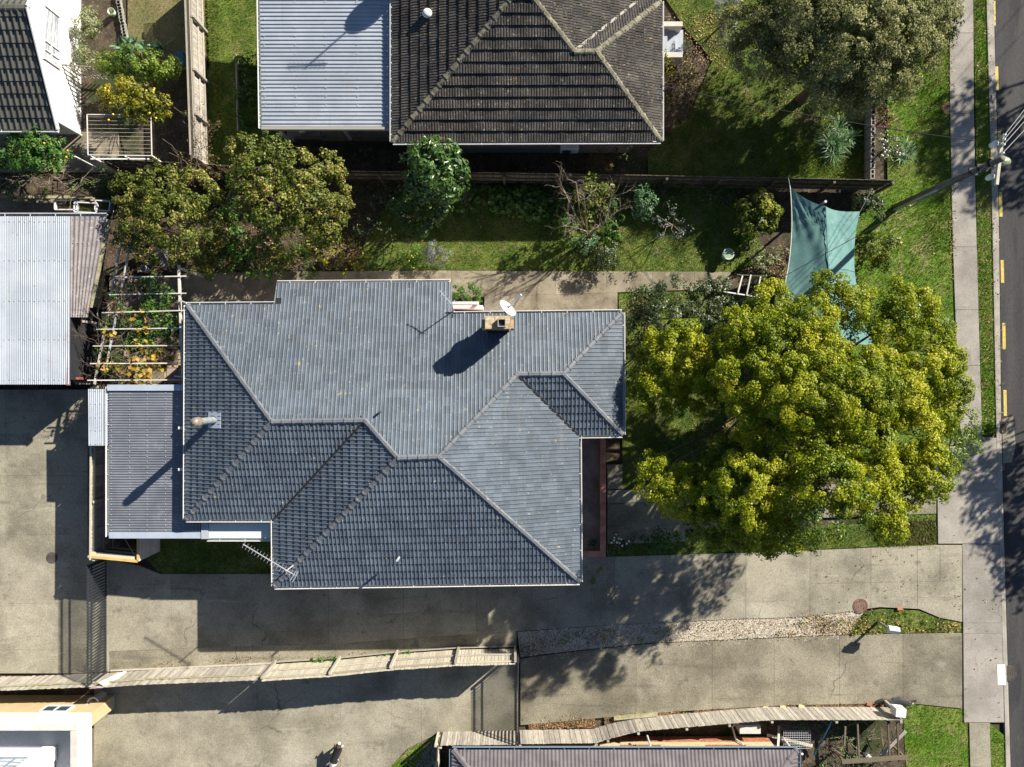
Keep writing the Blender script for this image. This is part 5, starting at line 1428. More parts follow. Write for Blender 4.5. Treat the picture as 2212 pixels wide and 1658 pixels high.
b_ = MB(); b_.beam(W(1326, 1552, 0.08), W(1420, 1543, 0.08), 0.14, 0.14); tag(b_.build('sleeper', MT['wood_moss']), 'mossy timber sleeper between the drive and the curving fence', 'sleeper')

# brown iron fence along the side, block wall by the berm, retaining timbers
corr = corrugated_one('iron_fence', W(226, 590, 0), W(258, 372, 0), W(258, 372, 1.5), W(226, 590, 1.5), 0.09, 0.025, MT['brown_iron'])
tag(corr, 'rusty brown corrugated iron fence behind the autumn tree', 'fence')
fence('overgrown grey paling fence behind the vine pergola', [(229, 592), (214, 700), (203, 828)], 1.6, 0.14, MT['wood_grey'], side=1, rails=(0.2, 0.8), posts=2.2)
b_ = MB(); bw = thing('block_wall', W(1885, 200), 'low hollow concrete block wall beside the grassy berm', 'wall')
for i in range(17):
    v0 = -10 + 23 * i + 10
    if 4 < v0: pass
    p = W(1884 - 0.012 * (v0 - 200), v0 + 10, 0.5)
    b2 = MB()
    for dx in (-0.075, 0.075): b2.box((p.x + dx, p.y, 0.28), (0.035, 0.41, 0.72))
    for dy in (-0.19, 0, 0.19): b2.box((p.x, p.y + dy, 0.28), (0.115, 0.035, 0.72))
    b2.build('block', MT['mortar'], bw)
b_ = MB(); b_.beam(W(-40, 427, 0.3), W(204, 428, 0.3), 0.12, 0.3); rt = b_.build('retaining_timber', MT['wood_moss']); tag(rt, 'long mossy retaining timber behind the white troughs', 'retaining wall')
for u in (50, 126, 210):
    p = W(u, 434); b_ = MB(); b_.tube([(p.x, p.y, -0.1), (p.x, p.y, 0.42)], 0.11, 12); b_.build('stump_post', MT['wood_moss'], rt)
slab(yd, [(-40, 430), (232, 430), (226, 470), (-40, 470)], -0.03, MT['concrete_dark'])
slab(yd, [(-40, 284), (255, 284), (255, 372), (-40, 372)], -0.05, MT['path'])

# =================================================================== GARDEN OBJECTS
def trough(u, v, w, h, rz, label, fill):
    p = W(u, v, .3); t = thing('planter_trough', (p.x, p.y, 0), label, 'planter', 'white planter troughs')
    b = MB(); R = Matrix.Rotation(rz, 3, 'Z')
    for dx, dy, sx, sy in ((0, h / 2, w, .045), (0, -h / 2, w, .045), (w / 2, 0, .045, h - .05), (-w / 2, 0, .045, h - .05)):
        q = R @ Vector((dx, dy, 0)); b.box((p.x + q.x, p.y + q.y, 0.17), (sx, sy, 0.36), rz)
    b.build('box', MT['tub_white'], t)
    b = MB(); b.box((p.x, p.y, 0.12), (w - .05, h - .05, 0.12), rz); b.build('earth', MT['soil'], t)
    if fill:
        c, s = math.cos(rz), math.sin(rz)
        poly = [(p.x + c * x - s * y, p.y + s * x + c * y) for x, y in ((-w * .42, -h * .4), (w * .42, -h * .4), (w * .42, h * .4), (-w * .42, h * .4))]
        blades('seedlings', poly, 500, 0.14, 0.02, G['grass'], 0.18, parent=t)
trough(143, 443, 0.95, 0.42, 0.0, 'white trough full of green seedlings nearest the house wall corner', True)
trough(185, 449, 0.95, 0.42, -0.05, 'white trough with sparse seedlings, middle one of the row', True)
trough(222, 445, 0.62, 0.42, -0.08, 'white trough holding only earth beside the rusty fence', False)

# folding clothesline
cl = thing('clothesline', W(258, 330), 'folding white clothesline frame with rows of wire over the paved yard', 'clothesline')
zc = 1.9
A_, B_, C_, D_ = W(188, 248, zc), W(326, 249, zc), W(328, 337, zc), W(190, 335, zc)
b_ = MB()
for p, q in ((A_, B_), (B_, C_), (C_, D_), (D_, A_)): b_.beam(p, q, 0.032, 0.035)
b_.build('frame', MT['boards_white'], cl)
for i in range(10):
    q = (i + 0.6) / 10.5; b_ = MB(); b_.tube([A_.lerp(D_, q), B_.lerp(C_, q)], 0.0055, 5); b_.build('wire', MT['boards_white'], cl)
for p, e in ((C_, W(350, 352, 1.4)), (D_, W(230, 356, 1.4))):
    b_ = MB(); b_.tube([p, e], 0.03, 8); b_.build('strut', MT['white'], cl)
b_ = MB(); b_.beam(W(196, 344, 1.6), W(322, 344, 1.6), 0.05, 0.05); b_.build('cross_bar', MT['white'], cl)
for u in (215, 318):
    p = W(u, 366, 0); b_ = MB(); b_.tube([p, p + Vector((0, 0, 1.95))], 0.03, 8); b_.build('post', MT['white'], cl)

# pergola with grape vine
pg = thing('pergola', W(310, 700), 'white pergola of slim cross beams beside the end of the tiled house', 'pergola')
zp = 2.45
b_ = MB(); b_.beam(W(386.5, 573, zp), W(395, 832, zp), 0.085, 0.1); b_.build('main_beam', MT['boards_white'], pg)
b_ = MB(); b_.beam(W(262, 520, zp - .15), W(204, 832, zp - .15), 0.06, 0.1); b_.build('back_beam', MT['wood_grey'], pg)
b_ = MB(); b_.beam(W(283, 520, zp - .1), W(228, 800, zp - .1), 0.05, 0.08); b_.build('middle_rail', MT['galv'], pg)
for u0, v0, u1, v1 in ((248, 600, 402, 597), (236, 637, 402, 634), (221, 676, 403, 671), (209, 712, 404, 709), (201, 748, 405, 747), (195, 786, 406, 785), (189, 822, 407, 821)):
    b_ = MB(); b_.beam(W(u0, v0, zp + .08), W(u1, v1, zp + .08), 0.042, 0.05); b_.build('cross_beam', MT['boards_white'], pg)
for u, v in ((388, 580), (394, 825)):
    p = W(u, v, zp); b_ = MB(); b_.box((p.x, p.y, zp / 2), (0.08, 0.08, zp)); b_.build('post', MT['white'], pg)
b_ = MB(); b_.beam(W(390, 650, zp + .1), W(403, 655, zp + .3), 0.05, 0.05); b_.build('bracket', MT['white'], pg)
b_ = MB(); b_.beam(W(376, 813, zp + .12), W(412, 816, zp + .12), 0.05, 0.05); b_.build('bracket', MT['white'], pg)
vn = thing('grape_vine', W(285, 700), 'grape vine with yellow leaves and bare brown canes trained over the pergola', 'vine')
b_ = MB(); tips = []
for u, v in ((300, 580), (296, 640), (255, 620), (230, 700), (285, 700), (240, 770), (300, 760), (260, 820)):
    s_ = W(u, v, zp); 
    if random.random() < .6: b_.tube([W(u - 8, v + 6, 0), W(u - 3, v, 1.2), s_], [0.03, 0.022, 0.018], 6)
    for k in range(3):
        a = random.uniform(0, 6.28); twigs(b_, s_, Vector((math.cos(a), math.sin(a), 0.02)), random.uniform(.6, 1.0), 0.014, 3, 0.55, 0.02, 3, tips)
b_.build('canes', MT['bark'], vn)
me = crown([(W(u, v, z), r / 50) for u, v, r, z in ((300, 760, 20, 2.4), (275, 800, 24, 2.45), (300, 805, 26, 2.4), (320, 770, 24, 2.3), (345, 765, 20, 2.2), (365, 762, 22, 2.2), (350, 790, 16, 2.2), (240, 790, 18, 2.4), (295, 690, 14, 2.5), (312, 720, 14, 2.5), (255, 665, 10, 2.5), (235, 730, 12, 2.5), (220, 800, 10, 2.5))],
           per=5, L=0.17, Wd=0.15, sr=0.22, flat=0.3, k=1.7)
obj('yellow_leaves', me, G['vine'], vn)
me = crown([(W(u, v, z), r / 50) for u, v, r, z in ((330, 615, 26, 2.4), (345, 640, 26, 2.4), (330, 665, 24, 2.3), (320, 690, 24, 2.2), (305, 735, 34, 2.0), (340, 700, 32, 2.2), (365, 715, 22, 2.3), (290, 710, 28, 2.2), (280, 770, 30, 1.9), (260, 760, 20, 1.9), (310, 640, 20, 2.2), (300, 790, 18, 1.9), (330, 745, 20, 2.1), (275, 690, 18, 2.3), (255, 800, 20, 2.0), (295, 620, 18, 2.3), (268, 735, 18, 2.2), (240, 700, 18, 2.2), (255, 640, 18, 2.3), (230, 760, 16, 2.1), (350, 680, 18, 2.2), (275, 660, 18, 2.3))],
           per=42, L=0.10, Wd=0.06, sr=0.2, flat=0.4, k=1.7)
obj('green_leaves', me, G['fresh'], vn)

# round table, hoop
p = W(355, 558, 0.72); t = thing('garden_table', (p.x, p.y, 0), 'round glass topped garden table under the autumn tree', 'table')
b_ = MB(); b_.lathe((p.x, p.y, 0.7), [(0.37, 0), (0.39, 0.015), (0.37, 0.03), (0.355, 0.015)], 30); b_.build('rim', MT['galv'], t)
b_ = MB(); b_.lathe((p.x, p.y, 0.71), [(0.0, 0.0), (0.36, 0.0), (0.36, 0.008), (0, 0.008)], 30); b_.build('top', MT['plastic_clear'], t)
for k in range(3):
    a = k * 2.09 + 0.5; b_ = MB(); b_.tube([(p.x + .1 * math.cos(a), p.y + .1 * math.sin(a), .7), (p.x + .48 * math.cos(a), p.y + .48 * math.sin(a), 0)], 0.015, 6); b_.build('leg', MT['galv'], t)
p = W(308, 580, 0.3); b_ = MB()
b_.lathe((p.x, p.y, 0.0), [(0.13, 0), (0.155, 0.3), (0.15, 0.31), (0.12, 0.02), (0, 0.02)], 18); tag(b_.build('plant_pot', MT['galv']), 'small round pot between the vine canes and the glass table', 'pot')
p = W(505, 424, 0.4); t = thing('wheel', (p.x, p.y, 0.3), 'old spoked wheel lying between the two autumn trees', 'wheel')
b_ = MB(); b_.lathe((p.x, p.y, 0.35), [(0.22, 0), (0.26, 0.03), (0.22, 0.06), (0.2, 0.03)], 24); b_.build('rim', MT['galv'], t)
for k in range(4):
    a = k * math.pi / 4; b_ = MB(); b_.beam((p.x - .2 * math.cos(a), p.y - .2 * math.sin(a), .38), (p.x + .2 * math.cos(a), p.y + .2 * math.sin(a), .38), 0.015, 0.015); b_.build('spoke', MT['galv'], t)

# bird bath
p = W(1567, 553); t = thing('bird_bath', (p.x, p.y, -0.03), 'pale green concrete bird bath on the lawn edge near the path', 'bird bath')
b_ = MB(); b_.lathe((p.x, p.y, -0.03), [(0.17, 0), (0.17, 0.04), (0.09, 0.1), (0.075, 0.3), (0.1, 0.38), (0.13, 0.4)], 20); b_.build('pedestal', MT['bath'], t, smooth=True)
b_ = MB(); b_.lathe((p.x, p.y, -0.03), [(0.1, 0.39), (0.2, 0.43), (0.25, 0.49), (0.25, 0.51), (0.215, 0.51), (0.19, 0.465), (0.0, 0.46)], 28); b_.build('bowl', MT['bath'], t, smooth=True)
b_ = MB(); b_.lathe((p.x, p.y, -0.03), [(0.0, 0.485), (0.2, 0.485)], 28); b_.build('water', MT['water'], t)

# timber arbour
ab = thing('arbour', W(1600, 640), 'white timber garden arch with three slats at the end of the path', 'arch')
za = 2.2
b_ = MB(); b_.beam(W(1533, 626, za), W(1642, 643, za), 0.045, 0.1); b_.build('beam', MT['white'], ab)
b_ = MB(); b_.beam(W(1592, 594, za), W(1650, 597, za), 0.035, 0.06); b_.build('beam', MT['wood_brown'], ab)
for u0, v0, u1, v1 in ((1604, 596, 1594, 633), (1622, 594, 1613, 637), (1643, 598, 1633, 646)):
    b_ = MB(); b_.beam(W(u0, v0, za + .07), W(u1, v1, za + .07), 0.055, 0.04); b_.build('slat', MT['boards_white'], ab)
for u, v in ((1540, 627), (1638, 642), (1598, 594), (1646, 597)):
    p = W(u, v, za); b_ = MB(); b_.box((p.x, p.y, za / 2 - .02), (0.07, 0.07, za - 0.06)); b_.build('post', MT['white'] if v > 610 else MT['wood_brown'], ab)

# shade sail: a taut four cornered cloth with hollow edges and a ridge seam
def bez(a, b, c, n):
    return [a * (1 - t) ** 2 + b * 2 * t * (1 - t) + c * t * t for t in np.linspace(0, 1, n)]
sl = thing('shade_sail', W(1780, 560), 'large teal shade sail stretched under the edge of the golden tree', 'shade sail')
SA, SB, SC_, SD = W(1706, 402, 2.25), W(1858, 457, 2.0), W(1888, 748, 2.1), W(1672, 690, 2.2)
SM, SN = W(1783, 446, 2.8), W(1795, 735, 2.7)
N = 44
left = bez(SA, W(1722, 560, 2.2), SD, N); seam = bez(SM, W(1790, 600, 2.62), SN, N); right = bez(SB, W(1822, 590, 2.0), SC_, N)
K_ = 21
top1 = bez(SA, W(1738, 436, 2.55), SM, K_); top2 = bez(SM, W(1805, 461, 2.4), SB, K_)
vs, fs = [], []
cols = []
for i in range(K_): cols.append([left[j].lerp(seam[j], i / (K_ - 1)) + (top1[i] - SA.lerp(SM, i / (K_ - 1))) * (1 - j / (N - 1)) ** 2 for j in range(N)])
for i in range(1, K_): cols.append([seam[j].lerp(right[j], i / (K_ - 1)) + (top2[i] - SM.lerp(SB, i / (K_ - 1))) * (1 - j / (N - 1)) ** 2 for j in range(N)])
def crease(p, corner, freq, amp, reach):
    d = p - corner; r = math.hypot(d.x, d.y); a = math.atan2(d.y, d.x)
    return amp * math.sin(a * freq + 0.7 * math.sin(a * freq * 0.37)) * min(1, r * 2.2) * math.exp(-(r / reach) ** 2)
for ci, cc in enumerate(cols):
    for j, p in enumerate(cc):
        e = min(1, ci / 3, (len(cols) - 1 - ci) / 3, j / 3)
        wr = crease(p, SB, 34, 0.034, 2.6) + crease(p, SA, 26, 0.022, 2.4) + crease(p, SM, 22, 0.02, 2.0) + crease(p, SD, 20, 0.02, 2.0) + 0.008 * math.sin(p.x * 7 + p.y * 3) 
        vs.append((p.x, p.y, p.z + wr * e))
for ci in range(len(cols) - 1):
    for j in range(N - 1): fs.append((ci * N + j, (ci + 1) * N + j, (ci + 1) * N + j + 1, ci * N + j + 1))
mb = MB(); mb.add(vs, fs); mb.build('cloth', MT['sail'], sl, smooth=True)
b_ = MB(); b_.tube([left[j] + Vector((0, 0, .015)) for j in range(N)], 0.018, 6); b_.build('edge_cord', MT['boards_white'], sl)
b_ = MB(); b_.tube([seam[j] + Vector((0, 0, .02)) for j in range(N)], 0.012, 5); b_.build('seam', MT['blue_dark'], sl)
b_ = MB(); b_.tube([SB, W(1884, 408, 2.3)], 0.012, 5); b_.tube([SA, W(1703, 385, 2.4)], 0.012, 5); b_.build('guy_rope', MT['cable_pale'], sl)
p = W(1780, 438, 2.8); t = tag(MB().tube([(p.x, p.y - .05, -0.1), (p.x + 0.03, p.y + .02, 2.9)], 0.055, 10).build('sail_pole', MT['galv']), 'short steel pole at the top seam of the teal shade sail', 'pole')

b_ = MB(); b_.beam(W(1906, 764, .75), W(1952, 795, .75), 0.3, 0.03); tt = thing('garden_table', W(1929, 780), 'narrow teal topped table showing through the outer sprays of the golden tree', 'table'); b_.build('top', MT['sail'], tt)
for q in (.1, .9):
    p = W(1906, 764, .75).lerp(W(1952, 795, .75), q); b_ = MB(); b_.box((p.x, p.y, .36), (.06, .06, .74)); b_.build('leg', MT['wood_grey'], tt)
# grates and covers
def cover(u, v, r, m, label, z=0.03):
    p = W(u, v); t = thing('manhole_cover', (p.x, p.y, z - 0.01), label, 'manhole cover')
    pr = [(0, 0.0), (r * .16, 0.0), (r * .18, .008), (r * .3, .008), (r * .32, 0), (r * .46, 0), (r * .48, .008), (r * .58, .008), (r * .6, 0), (r * .72, 0), (r * .74, .008), (r * .84, .008), (r * .86, .001)]
    b = MB(); b.lathe((p.x, p.y, z), pr, 28); b.build('lid', MT[m], t)
    b = MB(); b.lathe((p.x, p.y, z), [(r * .89, .002), (r * .9, .012), (r, .012), (r * 1.02, -.02)], 28); b.build('ring', MT[m], t)
cover(1858, 1309, 0.32, 'iron_lid', 'reddish iron manhole cover set in the concrete driveway')
cover(2180, 1455, 0.33, 'iron_lid_grey', 'dark ringed manhole cover at the kerb channel', 0.0)
cover(113, 1205, 0.24, 'iron_lid_grey', 'small dark drain cover in the shaded yard', 0.025)
cover(2047, 234, 0.27, 'iron_lid', 'rusty manhole cover in the grass beside the footpath', 0.0)
slab(cr, [(2153, 1436), (2170, 1436), (2172, 1480), (2154, 1480)], 0.03, MT['white_wall'], gap=0.002, name='concrete_patch')
p = W(2163, 923); t = thing('drain_grate', (p.x, p.y, -.05), 'iron storm drain grate in the kerb channel', 'drain')
b_ = MB()
for dx, dy, sx, sy in ((-.22, 0, .03, .48), (.22, 0, .03, .48), (0, .23, .41, .03), (0, -.23, .41, .03)): b_.box((p.x + dx, p.y + dy, -0.03), (sx, sy, 0.05))
b_.build('rim', MT['iron_lid_grey'], t)
for k in range(9): b_ = MB(); b_.box((p.x, p.y - .2 + .05 * k, -0.032), (0.41, 0.022, 0.045)); b_.build('bar', MT['iron_lid_grey'], t)
b_ = MB(); b_.box((p.x, p.y, -0.055), (0.42, 0.45, 0.01)); b_.build('sump', MT['black_metal'], t)

# letter boxes
p = W(1897, 1344); t = thing('letter_box', (p.x, p.y, 0), 'white letter box with a sloping lid on a slanting post in the leafy bed', 'letter box')
q = W(1930, 1361, 1.05)
b_ = MB(); b_.beam((p.x, p.y, 0), (p.x + .02, p.y - .01, 0.9), 0.09, 0.09); b_.beam((p.x + .02, p.y - .01, 0.85), (q.x, q.y, 0.92), 0.05, 0.05); b_.build('post', MT['wood_grey'], t)
b_ = MB(); R = Matrix.Rotation(math.radians(-8), 3, 'Z')
b_.add([R @ Vector(c) + Vector((q.x, q.y, .93)) for c in ((-.2, -.13, 0), (.2, -.13, 0), (.2, .13, 0), (-.2, .13, 0), (-.2, -.13, .2), (.2, -.13, .2), (.2, .13, .2), (-.2, .13, .2), (-.22, 0, .29), (.2, 0, .29))],
       [(3, 2, 1, 0), (0, 1, 5, 4), (2, 3, 7, 6), (1, 2, 6, 9, 5), (3, 0, 4, 8, 7)]); b_.build('box', MT['white'], t)
b_ = MB(); b_.add([R @ Vector(c) + Vector((q.x, q.y, .94)) for c in ((-.24, -.15, .19), (.22, -.15, .19), (.22, 0, .29), (-.24, 0, .29), (.22, .15, .19), (-.24, .15, .19))], [(0, 1, 2, 3), (3, 2, 4, 5)]); b_.build('lid', MT['zinc_white'], t)
p = W(1934, 1534, 1.1)
t = thing('letter_box', (p.x, p.y, 0), 'white box letter box fixed at the end of the curving fence', 'letter box')
b_ = MB(); b_.box((p.x + .1, p.y - .02, 1.15), (0.42, 0.34, 0.5), -0.1); b_.build('box', MT['white'], t)
b_ = MB(); b_.box((p.x + .1, p.y + .155, 1.28), (0.3, 0.012, 0.03), -0.1); b_.build('slot', MT['black_metal'], t)
b_ = MB(); b_.box((p.x + .05, p.y - .05, 0.45), (0.1, 0.1, 0.95)); b_.build('post', MT['wood_grey'], t)

# utility pole
PB = W(1935, 448); ZT = 7.15
up = thing('utility_pole', PB, 'timber power pole with a pale crossarm leaning out over the road edge', 'power pole')
b_ = MB(); b_.tube([PB - Vector((0, 0, .2)), PB + Vector((0, 0, 3)), PB + Vector((0.02, 0, 7.5))], [0.15, 0.135, 0.105], 14); b_.build('pole', MT['pole_wood'], up, smooth=True)
b_ = MB(); b_.tube([PB + Vector((-.1, -.12, 0)), PB + Vector((-.09, -.11, 3.6))], 0.045, 8); b_.build('conduit', MT['galv'], up)
XA, XB = W(2164.8, 293, ZT), W(2152, 400, ZT)
xm = (XA + XB) / 2; off = Vector((PB.x + .13 - xm.x, PB.y - xm.y - 0.15, 0))
b_ = MB(); b_.beam(XA, XB, 0.1, 0.12); b_.build('crossarm', MT['arm_wood'], up)
b_ = MB(); b_.beam(PB + Vector((0.05, 0, ZT - .08)), xm + Vector((0, 0, -.05)), 0.12, 0.1); b_.build('arm_bracket', MT['pole_wood'], up)
for u, v in ((2170, 292), (2169, 302), (2168, 313), (2166, 331)):
    c = W(u, v, ZT + .12); b_ = MB(); b_.lathe(c - Vector((0, 0, .06)), [(.02, 0), (.05, .02), (.03, .05), (.05, .08), (.03, .12), (0, .13)], 12); b_.build('insulator', MT['ceramic'], up)
for u, v in ((2147, 312), (2139, 383)):
    c = W(u, v, ZT - .3); b_ = MB(); b_.lathe(c, [(.09, -.16), (.1, -.12), (.1, .12), (.07, .17), (0, .18)], 14); b_.build('fuse', MT['ceramic'], up, smooth=True)
    b_ = MB(); b_.beam(c, c + Vector((.22, .02, .1)), 0.03, 0.03); b_.build('fuse_arm', MT['black_metal'], up)
c = W(2168, 349, 6.6)
lp = MB().lathe(c, [(0.0, .1), (.14, .08), (.21, 0.0), (.16, -.08), (0, -.1)], 20, M=Matrix.Diagonal((1.25, 0.85, 1)) @ Matrix.Identity(3)).build('street_light', MT['lamp_glass'], up, smooth=True)
b_ = MB(); b_.tube([PB + Vector((0, 0, 6.4)), c - Vector((.1, 0, 0))], 0.03, 8); b_.build('light_arm', MT['black_metal'], up)
for k, (du, dv) in enumerate(((-12, 14), (-6, 8), (4, 10))):
    q0 = W(2128 + du, 360 + dv, 6.7); q1 = W(2150, 345 + 6 * k, 7.0)
    b_ = MB(); b_.tube(sag(PB + Vector((0, 0, 6.2 + .2 * k)), q0, -.1, 6) + sag(q0, q1, 0.25, 6)[1:], 0.014, 5); b_.build('lead', MT['cable_pale'] if k != 1 else MT['cable'], up)
b_ = MB()
for z in (6.9, 6.3, 5.8): b_.box((PB.x, PB.y, z), (0.3, 0.26, 0.07))
b_.build('clamp', MT['black_metal'], up)
far = [Vector((XA.x + 14, XA.y + 17.5, 7.4)), Vector((XA.x + 14.6, XA.y + 17.0, 7.4)), Vector((XA.x + 15.2, XA.y + 16.4, 7.4)), Vector((XA.x + 16, XA.y + 16, 7.4))]
for ((u, v), e), lb in zip(zip(((2170, 292), (2169, 302), (2168, 313), (2166, 331)), far), ('overhead wire leaving the very tip of the pale crossarm', 'overhead wire second from the tip of the pale crossarm', 'overhead wire third from the tip of the pale crossarm', 'overhead wire nearest the pole on the pale crossarm')):
    cable('power_line', lb, sag(W(u, v, ZT + .2), e, 0.25, 12), 0.012, MT['cable_pale'], 'overhead wires from the crossarm')
cable('service_wire', 'thick black service wire from the pole top to the olive tree and brown roof', sag(W(2107, 305, 6.6), W(1427, 185, 3.1), 0.35, 16), 0.016)
cable('service_wire', 'service wire from the pole to the edge of the grey tiled roof', sag(PB + Vector((0, 0, 6.6)), W(1346, 790, 3.4), 0.35, 16), 0.012)
cable('service_wire', 'thin wire crossing above the teal shade sail', sag(PB + Vector((0, 0, 6.2)), W(1346, 905, 3.3), 0.5, 16), 0.008)
cable('stay_wire', 'thin stay wire reaching from the pole over the berm', [PB + Vector((0, 0, 5.2)), W(2050, 590, 0.0) + Vector((-2.6, -1.2, 0))], 0.01)

# bits along the curving fence
for u, v, m, lb in ((1690, 1527, 'brick_cream', 'cream brick nearest the middle of the curving fence'), (1653, 1529, 'brick_cream', 'cream brick at the far end of the loose row'), (1730, 1525, 'brick_cream', 'cream brick between two others in the loose row'),
                    (1877, 1521, 'brick_red', 'red brick beside the black plastic sheet'), (1904, 1522, 'brick_red', 'small broken red brick against the black plastic sheet'), (1943, 1526, 'brick_cream', 'cream brick in front of the black plastic sheet'), (1967, 1518, 'brick_cream', 'mossy cream brick next to the roadside lawn'), (1943, 1315, 'brick_red', 'single pink brick at the edge of the leafy bed')):
    p = W(u, v); b_ = MB(); b_.box((p.x, p.y, 0.03), (0.23 if 'broken' not in lb else .12, 0.11, 0.08), random.uniform(-.15, .15)); tag(b_.build('loose_brick', MT[m]), lb, 'brick', 'loose bricks')
x0, x1 = W(1891, 1520).x, W(1978, 1512).x; yb_ = W(0, 1516).y
vs = []; fs = []
nx, ny = 26, 8
for i in range(nx):
    for j in range(ny):
        wv = math.sin(math.pi * i / (nx - 1)); vs.append((x0 + (x1 - x0) * i / (nx - 1), yb_ + (j / (ny - 1) - .5) * (0.10 + .38 * wv * (0.75 + 0.25 * math.sin(i * 2.7) * math.sin(i * 0.9 + 1))) + .05 * math.sin(i * 0.55), 0.03 + 0.05 * abs(math.sin(i * 1.7 + j)) + .05 * wv * math.sin(math.pi * j / (ny - 1))))
for i in range(nx - 1):
    for j in range(ny - 1): fs.append((i * ny + j, (i + 1) * ny + j, (i + 1) * ny + j + 1, i * ny + j + 1))
b_ = MB(); b_.add(vs, fs); tag(b_.build('plastic_sheet', MT['tarp'], smooth=True), 'crumpled black plastic sheet lying at the drive edge above the curving fence', 'sheet')
b_ = MB(); b_.tube([W(1798, 1556, 1.1), W(1779, 1592, 0.5), W(1758, 1632, 0.1)], 0.035, 8); tag(b_.build('blue_pipe', MT['blue_dark']), 'blue plastic pipe leaning in the cluttered yard behind the fence', 'pipe')
fr = thing('timber_frame', W(1880, 1610), 'rough timber rack of poles in the cluttered yard by the roadside lawn', 'rack')
for u0, v0, u1, v1 in ((1852, 1560, 1856, 1645), (1918, 1560, 1922, 1648), (1938, 1560, 1942, 1648), (1826, 1570, 1824, 1610)):
    b_ = MB(); b_.beam(W(u0, v0, 1.0), W(u1, v1, 1.0), 0.065, 0.07); b_.build('pole', MT['wood_brown'], fr)
b_ = MB(); b_.beam(W(1818, 1646, 1.1), W(1960, 1636, 1.1), 0.16, 0.1); b_.build('beam', MT['wood_brown'], fr)
b_ = MB(); b_.beam(W(1904, 1632, .6), W(1956, 1580, .9), 0.14, 0.05); b_.build('plank', MT['wood_grey'], fr)
for u, v in ((1852, 1562), (1922, 1562), (1824, 1646), (1955, 1637)):
    p = W(u, v, 1); b_ = MB(); b_.box((p.x, p.y, .48), (.08, .08, .98)); b_.build('post', MT['wood_brown'], fr)
cg = thing('wire_cage', W(1712, 1592), 'galvanised wire mesh cage behind the curving fence', 'cage')
b_ = MB(); o = W(1690, 1576, .4); q = W(1748, 1614, .4)
for i in range(13):
    x = o.x + (q.x - o.x) * i / 12; b_.tube([(x, o.y, .1), (x, o.y, .55), (x, q.y, .55)], 0.008, 4)
for j in range(9):
    y = o.y + (q.y - o.y) * j / 8; b_.tube([(o.x, y, .55), (q.x, y, .55)], 0.008, 4)
b_.build('mesh', MT['galv'], cg)
for u0, v0, u1, v1, w_, lb in ((1657, 1588, 1755, 1612, .12, 'long pale plank lying under the wire cage'), (1683, 1569, 1680, 1620, .09, 'short pale post standing by the heat pump'), (1640, 1600, 1668, 1625, .3, 'wide pale board next to the lilac roof edge'), (1850, 1630, 1890, 1645, .12, 'brown plank among the branches of the timber rack')):
    b_ = MB(); b_.beam(W(u0, v0, .15), W(u1, v1, .25 if 'post' not in lb else .9), w_, 0.04); tag(b_.build('plank', MT['wood_pale' if 'brown' not in lb else 'wood_brown']), lb, 'plank', 'loose planks in the cluttered yard')
b_ = MB(); p = W(1877, 1636, .3); b_.lathe((p.x, p.y, 0.02), [(0, 0), (.11, 0), (.14, .32), (.1, .34), (.09, .4), (0, .4)], 14); tag(b_.build('canister', MT['ceramic']), 'small white canister among the cut branches', 'canister')
sheet('clutter_ground', [(1640, 1535), (1955, 1535), (1960, 1720), (1730, 1720), (1728, 1620), (1640, 1620)], -0.05, MT['soil'])
br = thing('cut_branches', W(1840, 1600), 'heap of cut branches inside the timber rack', 'branches')
b_ = MB()
for k in range(26):
    s_ = W(random.uniform(1780, 1930), random.uniform(1570, 1640), random.uniform(.05, .35)); a = random.uniform(0, 6.28)
    twigs(b_, s_, Vector((math.cos(a), math.sin(a), .1)), random.uniform(.4, .8), .012, 2, .4, 0, 2)
b_.build('twigs', MT['bark_pale'], br)
plant('weeds', 'green weeds growing between the planks of the cluttered yard', 'weeds', (1800, 1630), [(1790, 1575, 22, .2), (1810, 1640, 26, .3), (1850, 1650, 24, .3), (1770, 1640, 20, .25), (1740, 1560, 18, .2), (1900, 1600, 16, .2), (1820, 1600, 20, .2), (1880, 1655, 22, .3)], 'fresh', trunk_r=0, per=10, L=.11, Wd=.06, sr=.18, k=1.2)
db = thing('dead_branches', W(120, 395), 'grey dead brushwood on the bank above the retaining timber', 'branches')
b_ = MB()
for k in range(34):
    s_ = W(random.uniform(-10, 230), random.uniform(375, 415), random.uniform(.1, .5)); a = random.gauss(0.5 if k % 2 else 3.4, .5)
    twigs(b_, s_, Vector((math.cos(a), math.sin(a), .1)), random.uniform(.5, .9), .013, 3, .35, .02, 2)
b_.build('twigs', MT['bark_pale'], db)

